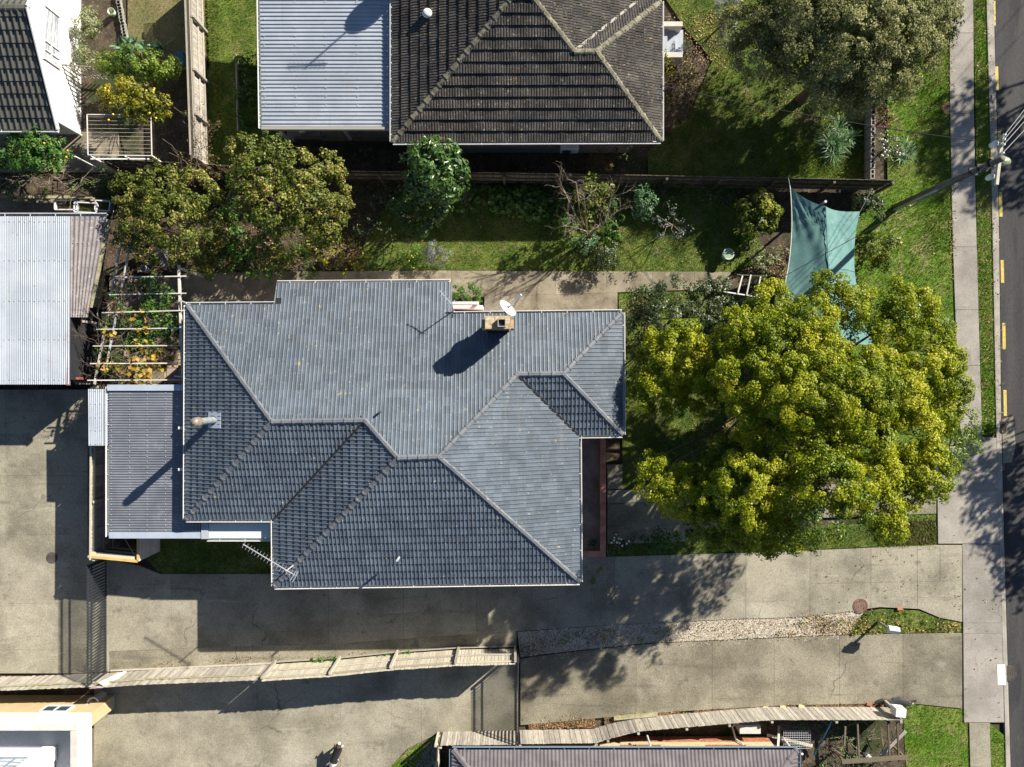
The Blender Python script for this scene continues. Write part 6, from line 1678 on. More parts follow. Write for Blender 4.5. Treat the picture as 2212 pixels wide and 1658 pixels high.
# =================================================================== TREES AND PLANTS
GOLD = [(1455, 780, 75, 4.2), (1420, 840, 50, 3.6), (1500, 830, 55, 4.4), (1475, 738, 45, 4.0), (1600, 720, 50, 5), (1660, 660, 42, 4.3), (1690, 760, 80, 5.6), (1620, 810, 70, 5.6), (1790, 622, 40, 4.6), (1755, 685, 50, 5.2),
        (1845, 660, 40, 4.6), (1750, 770, 72, 6), (1960, 668, 55, 4.4), (1930, 735, 45, 4.6), (2012, 720, 42, 4.2), (2000, 790, 66, 4.8), (2050, 830, 42, 4.2), (1885, 800, 52, 5.4), (1940, 860, 68, 5.6), (1840, 860, 78, 6.3), (1740, 850, 85, 6.5),
        (1630, 890, 62, 5.8), (1760, 950, 80, 6.3), (1860, 950, 72, 6.2), (1960, 940, 74, 5.6), (2040, 890, 42, 4.8), (2000, 1025, 56, 4.6), (1950, 1055, 46, 4.6), (1680, 970, 72, 6.0), (1590, 1000, 55, 5.4), (1620, 1060, 78, 5.6), (1700, 1060, 78, 5.8),
        (1790, 1040, 68, 5.6), (1880, 1030, 62, 5.2), (1430, 1035, 52, 4.0), (1398, 1003, 26, 3.6), (1480, 1065, 55, 4.2), (1545, 1070, 52, 4.6), (1525, 1020, 34, 4.3), (1550, 1120, 60, 4.3), (1620, 1130, 60, 4.6), (1690, 1150, 50, 4.4), (1900, 1100, 45, 4.2), (1922, 1140, 30, 3.8), (1650, 1172, 30, 3.8)]
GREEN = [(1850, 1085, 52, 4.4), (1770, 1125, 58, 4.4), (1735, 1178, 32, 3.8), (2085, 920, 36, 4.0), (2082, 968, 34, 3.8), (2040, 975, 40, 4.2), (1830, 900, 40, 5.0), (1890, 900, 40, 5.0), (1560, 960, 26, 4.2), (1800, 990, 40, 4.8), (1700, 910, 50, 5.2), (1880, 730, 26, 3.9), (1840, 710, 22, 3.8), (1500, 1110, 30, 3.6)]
def gz(u, v, z):
    if v > 980 and u < 1600: return 4.2
    if u < 1535: return min(z, 3.3)
    if u < 1600: return min(z, 4.8)
    if v > 950 and u < 1720: return min(z + 0.7, 6.0)
    if v > 1080: return z + 2.9
    if v > 950: return z + 1.8
    return z + 0.4
_r5 = random.Random(5)
GOLD = [(u, v, r * _r5.uniform(0.9, 1.08), gz(u, v, z) + _r5.uniform(-0.4, 0.35)) for u, v, r, z in GOLD]
GREEN = [(u, v, r, gz(u, v, z)) for u, v, r, z in GREEN]
t, pf = plant('golden_tree', 'large golden green tree of many rounded sprays over the front garden', 'tree', (1600, 868), GOLD, 'golden', trunk_r=0.24, per=150, L=0.078, Wd=0.052, sr=0.24, k=3.4, flat=0.85, fork=0.35, rnd=0.9, loose=0.28, al=0.45)
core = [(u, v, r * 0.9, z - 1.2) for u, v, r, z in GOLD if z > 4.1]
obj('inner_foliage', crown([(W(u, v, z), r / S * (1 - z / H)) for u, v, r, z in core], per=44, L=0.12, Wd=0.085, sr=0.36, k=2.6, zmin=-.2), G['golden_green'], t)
obj('greener_foliage', crown([(W(u, v, z), r / S * (1 - z / H)) for u, v, r, z in GREEN], per=80, L=0.085, Wd=0.05, sr=0.27, k=2.6), G['golden_green'], t)  # sparser clumps whose leaves are a darker, greener colour than the crown
OLV = [(1600, 60, 45, 4.5), (1640, 110, 62, 5), (1690, 60, 66, 6), (1740, 110, 72, 6.2), (1760, 30, 76, 6.8), (1830, 80, 80, 7), (1860, 10, 80, 7), (1930, 60, 82, 7), (2000, 20, 66, 6.4), (1970, 110, 62, 6.2), (1900, 140, 72, 6.4), (1820, 160, 60, 6), (1780, 192, 46, 5.4), (1860, 200, 46, 5.2), (1940, 170, 46, 5.2), (2015, 70, 40, 5.4), (2045, 10, 32, 5), (1830, 232, 30, 4.6), (1705, 0, 58, 6.2), (1940, -50, 80, 6.8), (1800, -60, 90, 6.8)]
OLV = [(u, v, r, z * 0.64) for u, v, r, z in OLV]
t, pf = plant('olive_tree', 'broad dense olive green tree between the brown house and the footpath', 'tree', (1730, 215), OLV, 'olive', trunk_r=0.22, per=85, L=0.085, Wd=0.055, sr=0.25, k=3.3, flat=0.85, rnd=0.8, loose=0.2, al=0.9)
obj('inner_foliage', crown([(W(u, v, z - 0.8), r / S * (1 - z / H)) for u, v, r, z in OLV], per=34, L=0.13, Wd=0.09, sr=0.36, k=2.0, zmin=-.2), G['olive'], t)
obj('dark_foliage', crown([(W(u, v, z), r / S * (1 - z / H)) for u, v, r, z in ((2045, 52, 26, 3.9), (2035, 75, 24, 3.7), (2055, 35, 20, 3.9))], per=45, L=0.12, Wd=0.06, sr=0.25), G['deep'], t)
plant('blue_shrub', 'bluish grey shrub in the shadow beside the olive tree', 'shrub', (1570, 45), [(1560, 25, 22, 1.4), (1572, 60, 22, 1.3), (1580, 10, 22, 1.5), (1560, 85, 16, 1.0)], 'silver', per=36, L=.08, Wd=.03, sr=.16)

plant('autumn_tree', 'bushy tree turning brown and yellow beside the vine pergola', 'tree', (345, 500), [(290, 420, 42, 3), (350, 410, 46, 3.4), (420, 420, 46, 3.3), (460, 460, 34, 2.8), (300, 480, 42, 2.8), (370, 480, 56, 3.8), (440, 505, 40, 2.8), (320, 535, 36, 2.4), (400, 545, 36, 2.4), (272, 515, 26, 2), (450, 560, 26, 2), (480, 420, 20, 2.2)],
      'autumn', group='autumn trees', trunk_r=0.11, per=50, L=0.095, Wd=0.065, sr=0.2, k=2.6, flat=0.8, loose=0.4, rnd=0.9)
plant('autumn_tree', 'taller tree turning brown at the tips between the pale carport and the grey roof', 'tree', (608, 470), [(530, 330, 36, 3.4), (590, 330, 38, 3.8), (560, 380, 50, 4.2), (645, 375, 46, 4), (705, 365, 36, 3.4), (720, 420, 36, 3), (660, 440, 54, 4), (590, 450, 54, 4.2), (540, 435, 40, 3.4), (700, 485, 40, 2.8), (630, 505, 44, 3.2), (570, 520, 38, 2.8), (742, 450, 24, 2.6), (690, 535, 30, 2), (600, 560, 28, 2.0), (520, 375, 28, 3)],
      'autumn', group='autumn trees', trunk_r=0.13, per=50, L=0.095, Wd=0.065, sr=0.2, k=2.6, flat=0.8, loose=0.4, rnd=0.9)
plant('understorey', 'dark low bushes growing in the gap between the two autumn trees', 'bush', (510, 520), [(500, 470, 30, .9), (515, 530, 36, 1.0), (540, 570, 26, .7), (490, 560, 28, .8), (460, 585, 20, .5), (640, 560, 30, .8), (590, 585, 24, .5)], 'fresh', trunk_r=0.03, per=36, L=.11, Wd=.07, sr=.2, k=2.2)
plant('yellow_understorey', 'yellowing low foliage in the gap between the two autumn trees', 'bush', (490, 520), [(480, 500, 30, .8), (500, 545, 26, .8), (470, 545, 24, .7), (620, 560, 24, .7), (440, 580, 20, .5), (670, 560, 24, .6)], 'lemony', trunk_r=0.02, per=20, L=.09, Wd=.07, sr=.2, k=1.6)
plant('quince_bush', 'sparse pale yellow bush with purple twigs beside the path', 'bush', (752, 545), [(720, 520, 28, 1.3), (715, 555, 26, 1.3), (745, 575, 22, 1.1), (775, 565, 22, 1.0), (760, 515, 18, 1.1), (735, 585, 14, .9), (785, 540, 16, 1.0)], 'lemony', trunk_r=0.04, per=13, L=.13, Wd=.08, sr=.2, k=1.3)
plant('magnolia', 'glossy dark green rounded tree breaking through the boundary fence line', 'tree', (942, 385), [(915, 340, 32, 3.8), (955, 332, 32, 3.9), (975, 368, 32, 3.7), (940, 375, 42, 4.2), (905, 382, 28, 3.4), (960, 408, 32, 3.4), (922, 418, 30, 3), (945, 445, 24, 2.4), (900, 350, 26, 3.3), (985, 390, 26, 3.2), (930, 320, 24, 3.7), (985, 345, 22, 3.4), (890, 400, 22, 3.0)], 'glossy', trunk_r=0.09, per=26, L=0.19, Wd=0.08, sr=0.25, k=3.4, flat=0.9)
t, pf = plant('citrus_tree', 'small glossy citrus tree with a few yellow fruit below the rounded dark tree', 'tree', (893, 478), [(860, 465, 24, 2), (895, 450, 28, 2.2), (925, 470, 27, 2), (880, 498, 26, 1.8), (918, 497, 25, 1.8), (850, 448, 16, 1.8)], 'glossy', trunk_r=0.05, per=26, L=.13, Wd=.06, sr=.2)
def fruit(t, spots, m, r=0.045, zj=0.25):
    b = MB()
    for u, v, z in spots:
        c = W(u, v, z + random.uniform(0, zj)); q = MB()
        q.lathe(c - Vector((0, 0, r)), [(0, 0), (r * .7, r * .3), (r, r), (r * .7, r * 1.7), (0, 2 * r)], 10); q.build('fruit', m, t, smooth=True)
fruit(t, [(900, 508, 1.9), (912, 520, 1.7), (882, 515, 1.8), (895, 524, 1.5)], MT['lemon_fruit'])
lm, pf = plant('lemon_tree', 'lemon tree full of yellow fruit beside the clothesline', 'tree', (290, 222), [(240, 205, 24, 1.8), (275, 195, 28, 2.1), (310, 212, 30, 2.1), (345, 228, 26, 1.8), (265, 228, 28, 2.0), (300, 240, 26, 1.9), (225, 222, 18, 1.6), (335, 250, 22, 1.6), (365, 255, 14, 1.4)], 'lemony', trunk_r=.06, per=55, L=.10, Wd=.055, sr=.2, k=2.6)
fruit(lm, [(random.uniform(220, 350), random.uniform(190, 262), 2.2) for _ in range(16)], MT['lemon_fruit'], .045, .2)
og, pf = plant('orange_tree', 'dark green orange tree below the white walled house', 'tree', (75, 335), [(35, 320, 30, 1.8), (75, 305, 32, 2.1), (110, 325, 32, 2.0), (60, 350, 32, 2.0), (105, 352, 28, 1.8), (10, 340, 28, 1.6), (135, 335, 18, 1.5), (85, 330, 34, 2.2)], 'fresh', trunk_r=.07, per=48, L=.11, Wd=.06, sr=.2, k=2.6)
fruit(og, [(110, 311, 2.3), (116, 344, 2.1), (115, 365, 1.9), (146, 326, 1.8), (143, 340, 1.7), (95, 310, 2.4), (35, 330, 2.1), (70, 360, 2.1)], MT['orange_fruit'], .05, .1)
plant('hedge_bush', 'wide yellow green bush behind the lemon tree', 'bush', (300, 145), [(235, 140, 26, 1.3), (270, 130, 28, 1.5), (305, 140, 32, 1.6), (345, 140, 30, 1.5), (375, 148, 20, 1.2), (290, 160, 26, 1.3), (335, 165, 24, 1.2), (255, 155, 20, 1.1)], 'bright', trunk_r=.05, per=60, L=.085, Wd=.05, sr=.2, k=3)
plant('round_shrub', 'rounded pale variegated shrub against the white wall, upper of the pair', 'shrub', (187, 52), [(187, 55, 26, .9), (182, 75, 22, .8), (193, 38, 18, .7)], 'variegated', group='clipped variegated shrubs', per=44, L=.07, Wd=.045, sr=.16)
plant('round_shrub', 'looser pale shrub beside the lattice gate, lower of the pair', 'shrub', (185, 125), [(186, 125, 24, .9), (192, 140, 18, .8), (178, 112, 16, .7)], 'variegated', group='clipped variegated shrubs', per=36, L=.08, Wd=.045, sr=.17)
ag = thing('agaves', W(300, 105), 'clump of pale green agaves at the end of the dry lawn', 'agave')
obj('leaves', strap_leaves([W(u, v, .15) for u, v in ((255, 100), (278, 96), (292, 92), (310, 104), (338, 100), (268, 108), (285, 106), (348, 104))], 16, .42, .11, .15, up=1.3), G['agave'], ag)
gt = thing('slat_gate', W(170, 165), 'dark slatted timber trellis gate between the white house and the bush', 'gate')
for k in range(11):
    b_ = MB(); p = W(142 + 9 * k, 166 + 0.7 * k); b_.box((p.x, p.y, .75), (.05, .02, 1.4)); b_.build('slat', MT['wood_grey'], gt)
for z in (.3, 1.35):
    b_ = MB(); b_.beam(W(138, 166, 0) + Vector((0, .03, z)), W(238, 174, 0) + Vector((0, .03, z)), .04, .07); b_.build('rail', MT['wood_brown'], gt)
ed = thing('stone_edging', W(262, 80), 'curved stone edging of the dry lawn', 'edging')
for k in range(24):
    q = k / 23; u = 256 + 12 * math.sin(q * 2.2) + (q ** 3) * 26; v = -8 + 150 * q
    p = W(u, v); b_ = MB(); b_.box((p.x, p.y, .04), (.16, .24, .2), random.uniform(-.3, .3)); b_.build('stone', MT['mortar'], ed)
p = W(245, 30); tag(MB().lathe((p.x, p.y, -.05), [(.12, 0), (.16, .28), (.14, .28), (.1, .05), (0, .2)], 14).build('plant_pot', MT['bath'], smooth=True), 'pale green pot of pink flowers beside the stone edging', 'pot')
plant('pink_flowers', 'small pink flowers in the pale green pot', 'flowers', (245, 24), [(243, 23, 7, .35)], 'red', trunk_r=0, per=10, L=.05, Wd=.04, sr=.08)
p = W(395, 132, .4); b_ = MB(); b_.box((p.x, p.y, .35), (.34, .55, .75), .1); tag(b_.build('blue_bin', MT['blue_dark']), 'blue plastic bin tucked behind the bush at the lattice fence', 'bin')
rv = thing('climbing_rose', W(420, 330), 'reddish climbing rose scrambling over the lattice fence end', 'climber')
b_ = MB(); tips = []
for u0, v0, a in ((375, 232, -.6), (395, 262, -.9), (405, 290, -1.2), (440, 300, -1.9), (365, 330, -.5), (430, 340, -.4), (350, 300, -.7), (450, 330, 1.9)):
    twigs(b_, W(u0, v0, 1.9), Vector((math.cos(a), math.sin(a), -.1)), .9, .012, 3, .35, 0, 3, tips)
b_.build('canes', MT['bark'], rv)
obj('leaves', crown([(p, .10) for p in tips[::4]], per=3, L=.06, Wd=.045, sr=.1, k=.8), G['red'], rv)

# the bare tree in the lawn bed
bt = thing('bare_tree', W(1268, 512), 'leafless tree with pale crooked branches in the middle of the back garden', 'tree')
b_ = MB(); tips = []
base = W(1268, 512)
for u, v, z in ((1215, 405, 3.0), (1245, 395, 3.2), (1320, 430, 3.2), (1222, 460, 2.8), (1290, 400, 3.3), (1335, 455, 2.9), (1262, 430, 3.3), (1300, 480, 2.6), (1240, 490, 2.4)):
    e = W(u, v, z); m_ = base.lerp(e, .5) + Vector((0, 0, .35)); b_.tube([base - Vector((0, 0, .1)), m_ + Vector((random.gauss(0, .12), random.gauss(0, .12), 0)), e], [.05, .024, .011], 7)
    for k in range(5):
        d = (e - m_).normalized(); d = (d + Vector((random.gauss(0, .6), random.gauss(0, .6), random.gauss(.1, .2)))).normalized()
        twigs(b_, m_.lerp(e, random.uniform(.2, 1)), d, random.uniform(.4, .75), .010, 3, .5, .08, 2, tips)
b_.build('branches', MT['bark_pale'], bt, smooth=True)
obj('sparse_leaves', crown([(W(u, v, z), r / 50) for u, v, r, z in ((1285, 402, 22, 2.6), (1270, 425, 24, 2.4), (1300, 415, 18, 2.4), (1255, 445, 20, 1.9), (1285, 450, 22, 2.0), (1262, 475, 18, 1.5), (1310, 405, 12, 2.6))], per=16, L=.12, Wd=.09, sr=.22, k=1.9), G['lime'], bt)
plant('low_shrub', 'dark leafy shrub at the foot of the leafless tree', 'shrub', (1235, 515), [(1238, 500, 18, .7), (1230, 525, 20, .7), (1225, 480, 16, .7), (1215, 450, 18, .7), (1245, 535, 14, .5)], 'fresh', per=30, L=.10, Wd=.055, sr=.17)
plant('low_shrub', 'blue green shrub in front of the leafless tree', 'shrub', (1265, 530), [(1262, 528, 20, .8), (1272, 520, 16, .8)], 'mint', per=34, L=.08, Wd=.04, sr=.16)
plant('low_shrub', 'round reddish tipped shrub at the bed corner beside the path', 'shrub', (1302, 556), [(1300, 550, 26, .9), (1312, 562, 22, .7), (1290, 565, 20, .7), (1318, 540, 16, .7)], 'deep', per=44, L=.08, Wd=.045, sr=.17)
plant('low_shrub', 'deep green broad leaved shrub beside the leafless tree roots', 'shrub', (1320, 500), [(1318, 490, 18, .8), (1322, 515, 16, .7), (1325, 470, 16, .7), (1330, 440, 16, .7)], 'fresh', per=26, L=.13, Wd=.08, sr=.18)
plant('ground_cover', 'patch of round leaved green ground cover below the boundary fence', 'ground cover', (1110, 430), [(u, v, 20, .18) for u, v in ((1050, 425), (1075, 415), (1075, 440), (1100, 425), (1105, 450), (1130, 418), (1130, 440), (1155, 430), (1160, 455), (1180, 440), (1140, 462), (1195, 470), (1020, 430), (1000, 438), (1175, 412))], 'fresh', trunk_r=0, per=11, L=.16, Wd=.15, sr=.2, flat=.35, k=2.2, rnd=.25)
plant('fence_border', 'dark low planting along the foot of the long brown boundary fence', 'plants', (1000, 420), [(u, 412 + (i * 37 % 17), 18 + i * 53 % 9, .3 + .1 * (i % 4)) for i, u in enumerate(list(range(780, 870, 22)) + list(range(985, 1050, 20)) + list(range(1200, 1240, 20)) + list(range(1330, 1600, 26)))], 'deep', trunk_r=0, per=18, L=.11, Wd=.06, sr=.2, flat=.8, k=1.6)
plant('bed_shrubs', 'shaded undergrowth in the bed between the taller autumn tree and the citrus tree', 'bush', (815, 470), [(800, 430, 24, .5), (830, 440, 22, .5), (790, 470, 22, .4), (820, 500, 24, .5), (800, 540, 22, .4), (835, 535, 22, .5), (770, 500, 18, .4)], 'deep', trunk_r=0.02, per=16, L=.11, Wd=.06, sr=.2, k=1.3)
plant('mint_shrub', 'pale mint green upright shrub beside the boundary fence', 'shrub', (1388, 440), [(1388, 420, 20, 1.6), (1395, 435, 22, 1.4), (1380, 445, 20, 1.1), (1392, 455, 16, .9)], 'mint', per=20, L=.15, Wd=.06, sr=.18, k=2)
plant('airy_shrub', 'thin open shrub with pale stems on the shaded lawn', 'shrub', (1450, 490), [(1430, 470, 16, 1.6), (1462, 465, 14, 1.6), (1478, 490, 16, 1.5), (1435, 500, 16, 1.5), (1460, 505, 16, 1.5), (1472, 512, 12, 1.3), (1447, 450, 12, 1.6), (1424, 485, 12, 1.4)], 'silver', trunk_r=.03, bark='bark_pale', per=9, L=.085, Wd=.05, sr=.17, k=1.4)
plant('viburnum', 'leafy rounded shrub beside the teal shade sail', 'shrub', (1635, 470), [(1615, 455, 26, .95), (1640, 445, 28, 1.1), (1660, 460, 24, 1.0), (1630, 480, 26, .9), (1655, 482, 20, .8), (1605, 475, 18, .75), (1645, 430, 20, 1.0)], 'lime', trunk_r=.05, per=36, L=.13, Wd=.085, sr=.2, k=2.6)
rs, _ = plant('rose_bush', 'small rose bush with a single red bloom below the rounded shrub', 'rose', (1628, 512), [(1622, 505, 14, .9), (1636, 500, 12, .9), (1620, 522, 12, .7), (1635, 515, 10, .7)], 'fresh', per=13, L=.10, Wd=.065, sr=.16)
fruit(rs, [(1631, 494, 1.0)], MT['petal_pink'], .05, .05)
plant('succulent_bed', 'pale mottled low planting between the path end and the teal sail', 'plants', (1650, 560), [(1640, 548, 20, .25), (1665, 555, 20, .25), (1650, 575, 18, .25), (1680, 570, 16, .25), (1690, 545, 14, .2), (1630, 565, 14, .2)], 'variegated', trunk_r=0, per=20, L=.08, Wd=.05, sr=.15, flat=.5)
plant('lavender', 'rounded silver grey lavender bush on the lawn edge', 'lavender', (940, 550), [(940, 545, 22, .6), (955, 552, 16, .55), (928, 555, 16, .5), (948, 562, 14, .4)], 'silver', per=44, L=.10, Wd=.022, sr=.16, k=2)
yb2, _ = plant('yellow_daisies', 'green clump with tiny yellow flowers beside the silver lavender', 'flowers', (898, 560), [(890, 550, 18, .35), (905, 560, 16, .35), (880, 570, 16, .3), (900, 540, 14, .4), (860, 560, 14, .3)], 'fresh', per=18, L=.09, Wd=.04, sr=.15, trunk_r=0)
fruit(yb2, [(random.uniform(870, 910), random.uniform(540, 580), .5) for _ in range(9)], MT['lemon_fruit'], .025, .1)
plant('path_fern', 'bright fern clump growing against the house beside the path', 'fern', (665, 600), [(660, 600, 12, .3), (680, 602, 10, .25), (672, 590, 9, .25)], 'fresh', trunk_r=0, per=10, L=.16, Wd=.035, sr=.14)
plant('step_garden', 'lush green bed of leafy plants beside the entry steps', 'plants', (1010, 635), [(988, 630, 13, .35), (1003, 640, 14, .35), (1022, 628, 13, .45), (1037, 636, 11, .35), (1010, 625, 11, .3), (1030, 648, 9, .25), (985, 645, 10, .3)], 'fresh', trunk_r=0, per=20, L=.15, Wd=.06, sr=.15, k=2)
plant('dark_shrub', 'large loose dark green shrub at the corner of the grey roof', 'shrub', (1470, 690), [(1400, 655, 38, 1.7), (1460, 640, 44, 2.2), (1530, 645, 40, 2.2), (1440, 700, 50, 2.5), (1510, 705, 50, 2.6), (1390, 705, 34, 1.7), (1562, 685, 28, 2.2), (1400, 760, 32, 1.6), (1430, 735, 30, 1.9), (1550, 625, 26, 2), (1580, 660, 20, 2.2), (1370, 690, 20, 1.2), (1480, 745, 30, 2.2)], 'deep', trunk_r=.07, per=70, L=.09, Wd=.055, sr=.25, k=2.6, loose=.15)
plant('croton', 'pinkish yellow leafy plant at the front of the dark green shrub', 'plant', (1375, 665), [(1372, 660, 16, .5), (1382, 680, 16, .5), (1390, 640, 12, .5)], 'red', trunk_r=0, per=16, L=.14, Wd=.05, sr=.16)
plant('ivy_patch', 'bright green low patch by the path and the dark green shrub', 'ground cover', (1400, 632), [(1410, 632, 14, .25), (1395, 628, 10, .2), (1425, 628, 12, .25)], 'mint', trunk_r=0, per=16, L=.1, Wd=.07, sr=.15, flat=.5)
plant('shade_fern', 'glossy green fern patch in the shadow under the golden tree', 'fern', (1480, 965), [(1460, 960, 20, .3), (1485, 970, 20, .35), (1505, 958, 16, .3), (1525, 962, 14, .3), (1445, 975, 12, .25)], 'fresh', trunk_r=0, per=24, L=.12, Wd=.05, sr=.16, flat=.6)
plant('corner_shrub', 'dark shrub against the boundary fence beside the power pole shadow', 'shrub', (1880, 445), [(1870, 435, 24, 1.5), (1885, 455, 24, 1.4), (1862, 462, 18, 1.1), (1900, 430, 16, 1.2)], 'deep', per=46, L=.10, Wd=.06, sr=.2, k=2.8)
plant('corner_shrub', 'yellow green bush between the shade sail and the grassy berm', 'shrub', (1890, 545), [(1870, 530, 24, 1.2), (1900, 540, 26, 1.3), (1925, 530, 20, 1.0), (1880, 560, 22, 1.0), (1908, 565, 18, .8), (1860, 550, 18, .9)], 'lime', per=50, L=.09, Wd=.06, sr=.2, k=2.8)
plant('camellia', 'small glossy camellia beside the concrete block wall', 'shrub', (1908, 213), [(1905, 205, 14, .9), (1912, 220, 14, .8), (1903, 228, 10, .7)], 'glossy', per=22, L=.12, Wd=.06, sr=.16)
pk, _ = plant('rose_bed', 'reddish rose bushes with pink blooms along the block wall', 'rose', (1905, 262), [(1900, 245, 14, .6), (1912, 258, 14, .6), (1900, 272, 14, .6), (1910, 240, 10, .5)], 'red', per=16, L=.09, Wd=.06, sr=.16)
fruit(pk, [(1918, 240, .8), (1910, 275, .8), (1925, 272, .6), (1895, 275, .7), (1905, 235, .8), (1890, 268, .7)], MT['petal_pink'], .045, .1)
wr, _ = plant('white_rose', 'white flowering rose bush along the block wall', 'rose', (1918, 318), [(1905, 305, 16, .8), (1925, 310, 18, .9), (1915, 330, 16, .7), (1935, 322, 12, .7), (1905, 345, 12, .5)], 'variegated', per=15, L=.09, Wd=.06, sr=.17)
fruit(wr, [(random.uniform(1900, 1945), random.uniform(295, 340), .95) for _ in range(22)], MT['petal_white'], .04, .15)
fx_ = thing('flax_clump', W(1805, 315), 'arching clump of pale green grassy leaves on the neighbouring lawn', 'grass clump')
obj('leaves', strap_leaves([W(1805 + random.gauss(0, 16), 312 + random.gauss(0, 14), .1) for _ in range(11)], 46, .85, .03, .45, up=1.25), G['flax'], fx_)
fx_ = thing('flax_clump', W(1945, 330), 'small blue green grass clump on the berm beside the white roses', 'grass clump')
obj('leaves', strap_leaves([W(1950 + random.gauss(0, 10), 328 + random.gauss(0, 6), .1) for _ in range(5)], 36, .6, .025, .5, up=1.1), G['flax'], fx_)
plant('lime_shrub', 'small yellow green shrub beside the white front steps', 'shrub', (1440, 145), [(1436, 130, 12, .9), (1445, 142, 13, .8), (1440, 155, 9, .6), (1432, 115, 8, .8)], 'lemony', per=14, L=.1, Wd=.07, sr=.15)
wf_, _ = plant('white_flower_bush', 'low bush with white flowers beside the porch corner', 'flowers', (1345, 1172), [(1335, 1165, 18, .5), (1355, 1178, 18, .5), (1325, 1185, 14, .4), (1375, 1165, 14, .5)], 'deep', per=20, L=.09, Wd=.05, sr=.17)
fruit(wf_, [(1330 + random.gauss(8, 10), 1168 + random.gauss(4, 9), .7) for _ in range(12)], MT['petal_white'], .045, .1)
plant('porch_bush', 'leafy green bush in the bed below the front path', 'bush', (1425, 1170), [(1410, 1172, 20, .6), (1435, 1165, 22, .7), (1455, 1160, 16, .6), (1420, 1185, 16, .5)], 'fresh', per=22, L=.11, Wd=.06, sr=.18)
p_ = W(1280, 1170, .5); t_ = thing('potted_fern', (p_.x, p_.y, .5), 'dark potted fern in the corner of the porch', 'pot plant')
b_ = MB(); b_.lathe((p_.x, p_.y, .5), [(.1, 0), (.15, .25), (.13, .25), (0, .2)], 14); b_.build('pot', MT['black_metal'], t_)
obj('leaves', strap_leaves([Vector((p_.x, p_.y, .72))], 26, .3, .035, .3), G['glossy'], t_)
plant('bank_plants', 'green plants on the shaded bank beside the dead brushwood', 'plants', (200, 410), [(250, 405, 14, .5), (232, 392, 16, .5), (190, 408, 14, .4), (215, 380, 18, .5), (150, 412, 14, .3), (100, 415, 14, .3), (30, 410, 18, .4), (242, 372, 16, .7)], 'fresh', trunk_r=0, per=12, L=.11, Wd=.07, sr=.18, k=1.3)
plant('shaded_bed', 'dark straggly plants in the shade between the brown house and the boundary fence', 'plants', (1250, 350), [(1230, 345, 22, .5), (1310, 335, 24, .6), (1350, 330, 24, .9), (1380, 340, 24, .6), (1120, 350, 22, .4), (1020, 350, 20, .4), (820, 345, 20, .4), (780, 330, 18, .4), (1420, 360, 24, .5), (1270, 360, 18, .5)], 'deep', trunk_r=0, per=14, L=.12, Wd=.05, sr=.22, k=1.4)
plant('rusty_palm', 'rust coloured dead fronds below the red brick wall', 'plant', (1290, 345), [(1290, 335, 18, .6), (1310, 350, 16, .5), (1275, 355, 14, .4)], 'red', trunk_r=0, per=12, L=.3, Wd=.025, sr=.2)
plant('carport_weeds', 'leafy weeds in the narrow gap beside the carport', 'weeds', (222, 1010), [(226, 990, 9, .4), (222, 1030, 9, .4), (228, 1060, 7, .3)], 'glossy', trunk_r=0, per=14, L=.13, Wd=.06, sr=.14)
plant('veg_bed', 'shaded leafy vegetable bed beside the pale carport', 'plants', (530, 180), [(525, 140, 18, .35), (545, 170, 20, .35), (525, 200, 18, .35), (548, 220, 18, .35), (530, 250, 18, .35), (545, 130, 16, .3), (528, 275, 16, .3)], 'fresh', trunk_r=0, per=14, L=.12, Wd=.08, sr=.18, flat=.6)
b_ = MB(); b_.beam(W(511, 120, .1), W(515, 285, .1), .04, .22); tag(b_.build('garden_edging', MT['wood_grey']), 'thin grey timber edge of the shaded vegetable bed', 'edging')
for u0, u1, v0, v1, lb in ((676, 728, 1430, 1426, 'bright green weeds under the first bay of the tall pale fence'), (812, 885, 1422, 1414, 'bright green weeds under the second bay of the tall pale fence')):
    plant('fence_weeds', lb, 'weeds', (u0, v0), [(u0 + (u1 - u0) * q, v0 + (v1 - v0) * q, 7, .1) for q in np.linspace(0, 1, 7)], 'fresh', trunk_r=0, per=14, L=.07, Wd=.05, sr=.1)
plant('gravel_weeds', 'small weeds dotted over the white gravel strip', 'weeds', (1300, 1390), [(u, v, r, .05) for u, v, r in ((1258, 1362, 8), (1220, 1378, 9), (1384, 1382, 6), (1215, 1390, 6), (1250, 1372, 6), (1420, 1368, 5), (1445, 1362, 5), (1690, 1370, 7), (1780, 1352, 8), (1820, 1345, 9), (1900, 1335, 11), (1930, 1345, 12), (1960, 1336, 12), (1990, 1345, 12), (1870, 1345, 10), (1850, 1360, 10), (2020, 1350, 10), (1940, 1330, 10), (1880, 1325, 9), (1730, 1350, 7))], 'lime', trunk_r=0, per=9, L=.075, Wd=.045, sr=.14, flat=.6, k=1.6)
plant('drive_creeper', 'thin green creeper reaching over the shaded drive edge', 'creeper', (1290, 1240), [(1285, 1250, 4, .08), (1290, 1240, 4, .08), (1296, 1230, 4, .08), (1280, 1258, 4, .08)], 'lime', trunk_r=0, per=8, L=.08, Wd=.05, sr=.08)

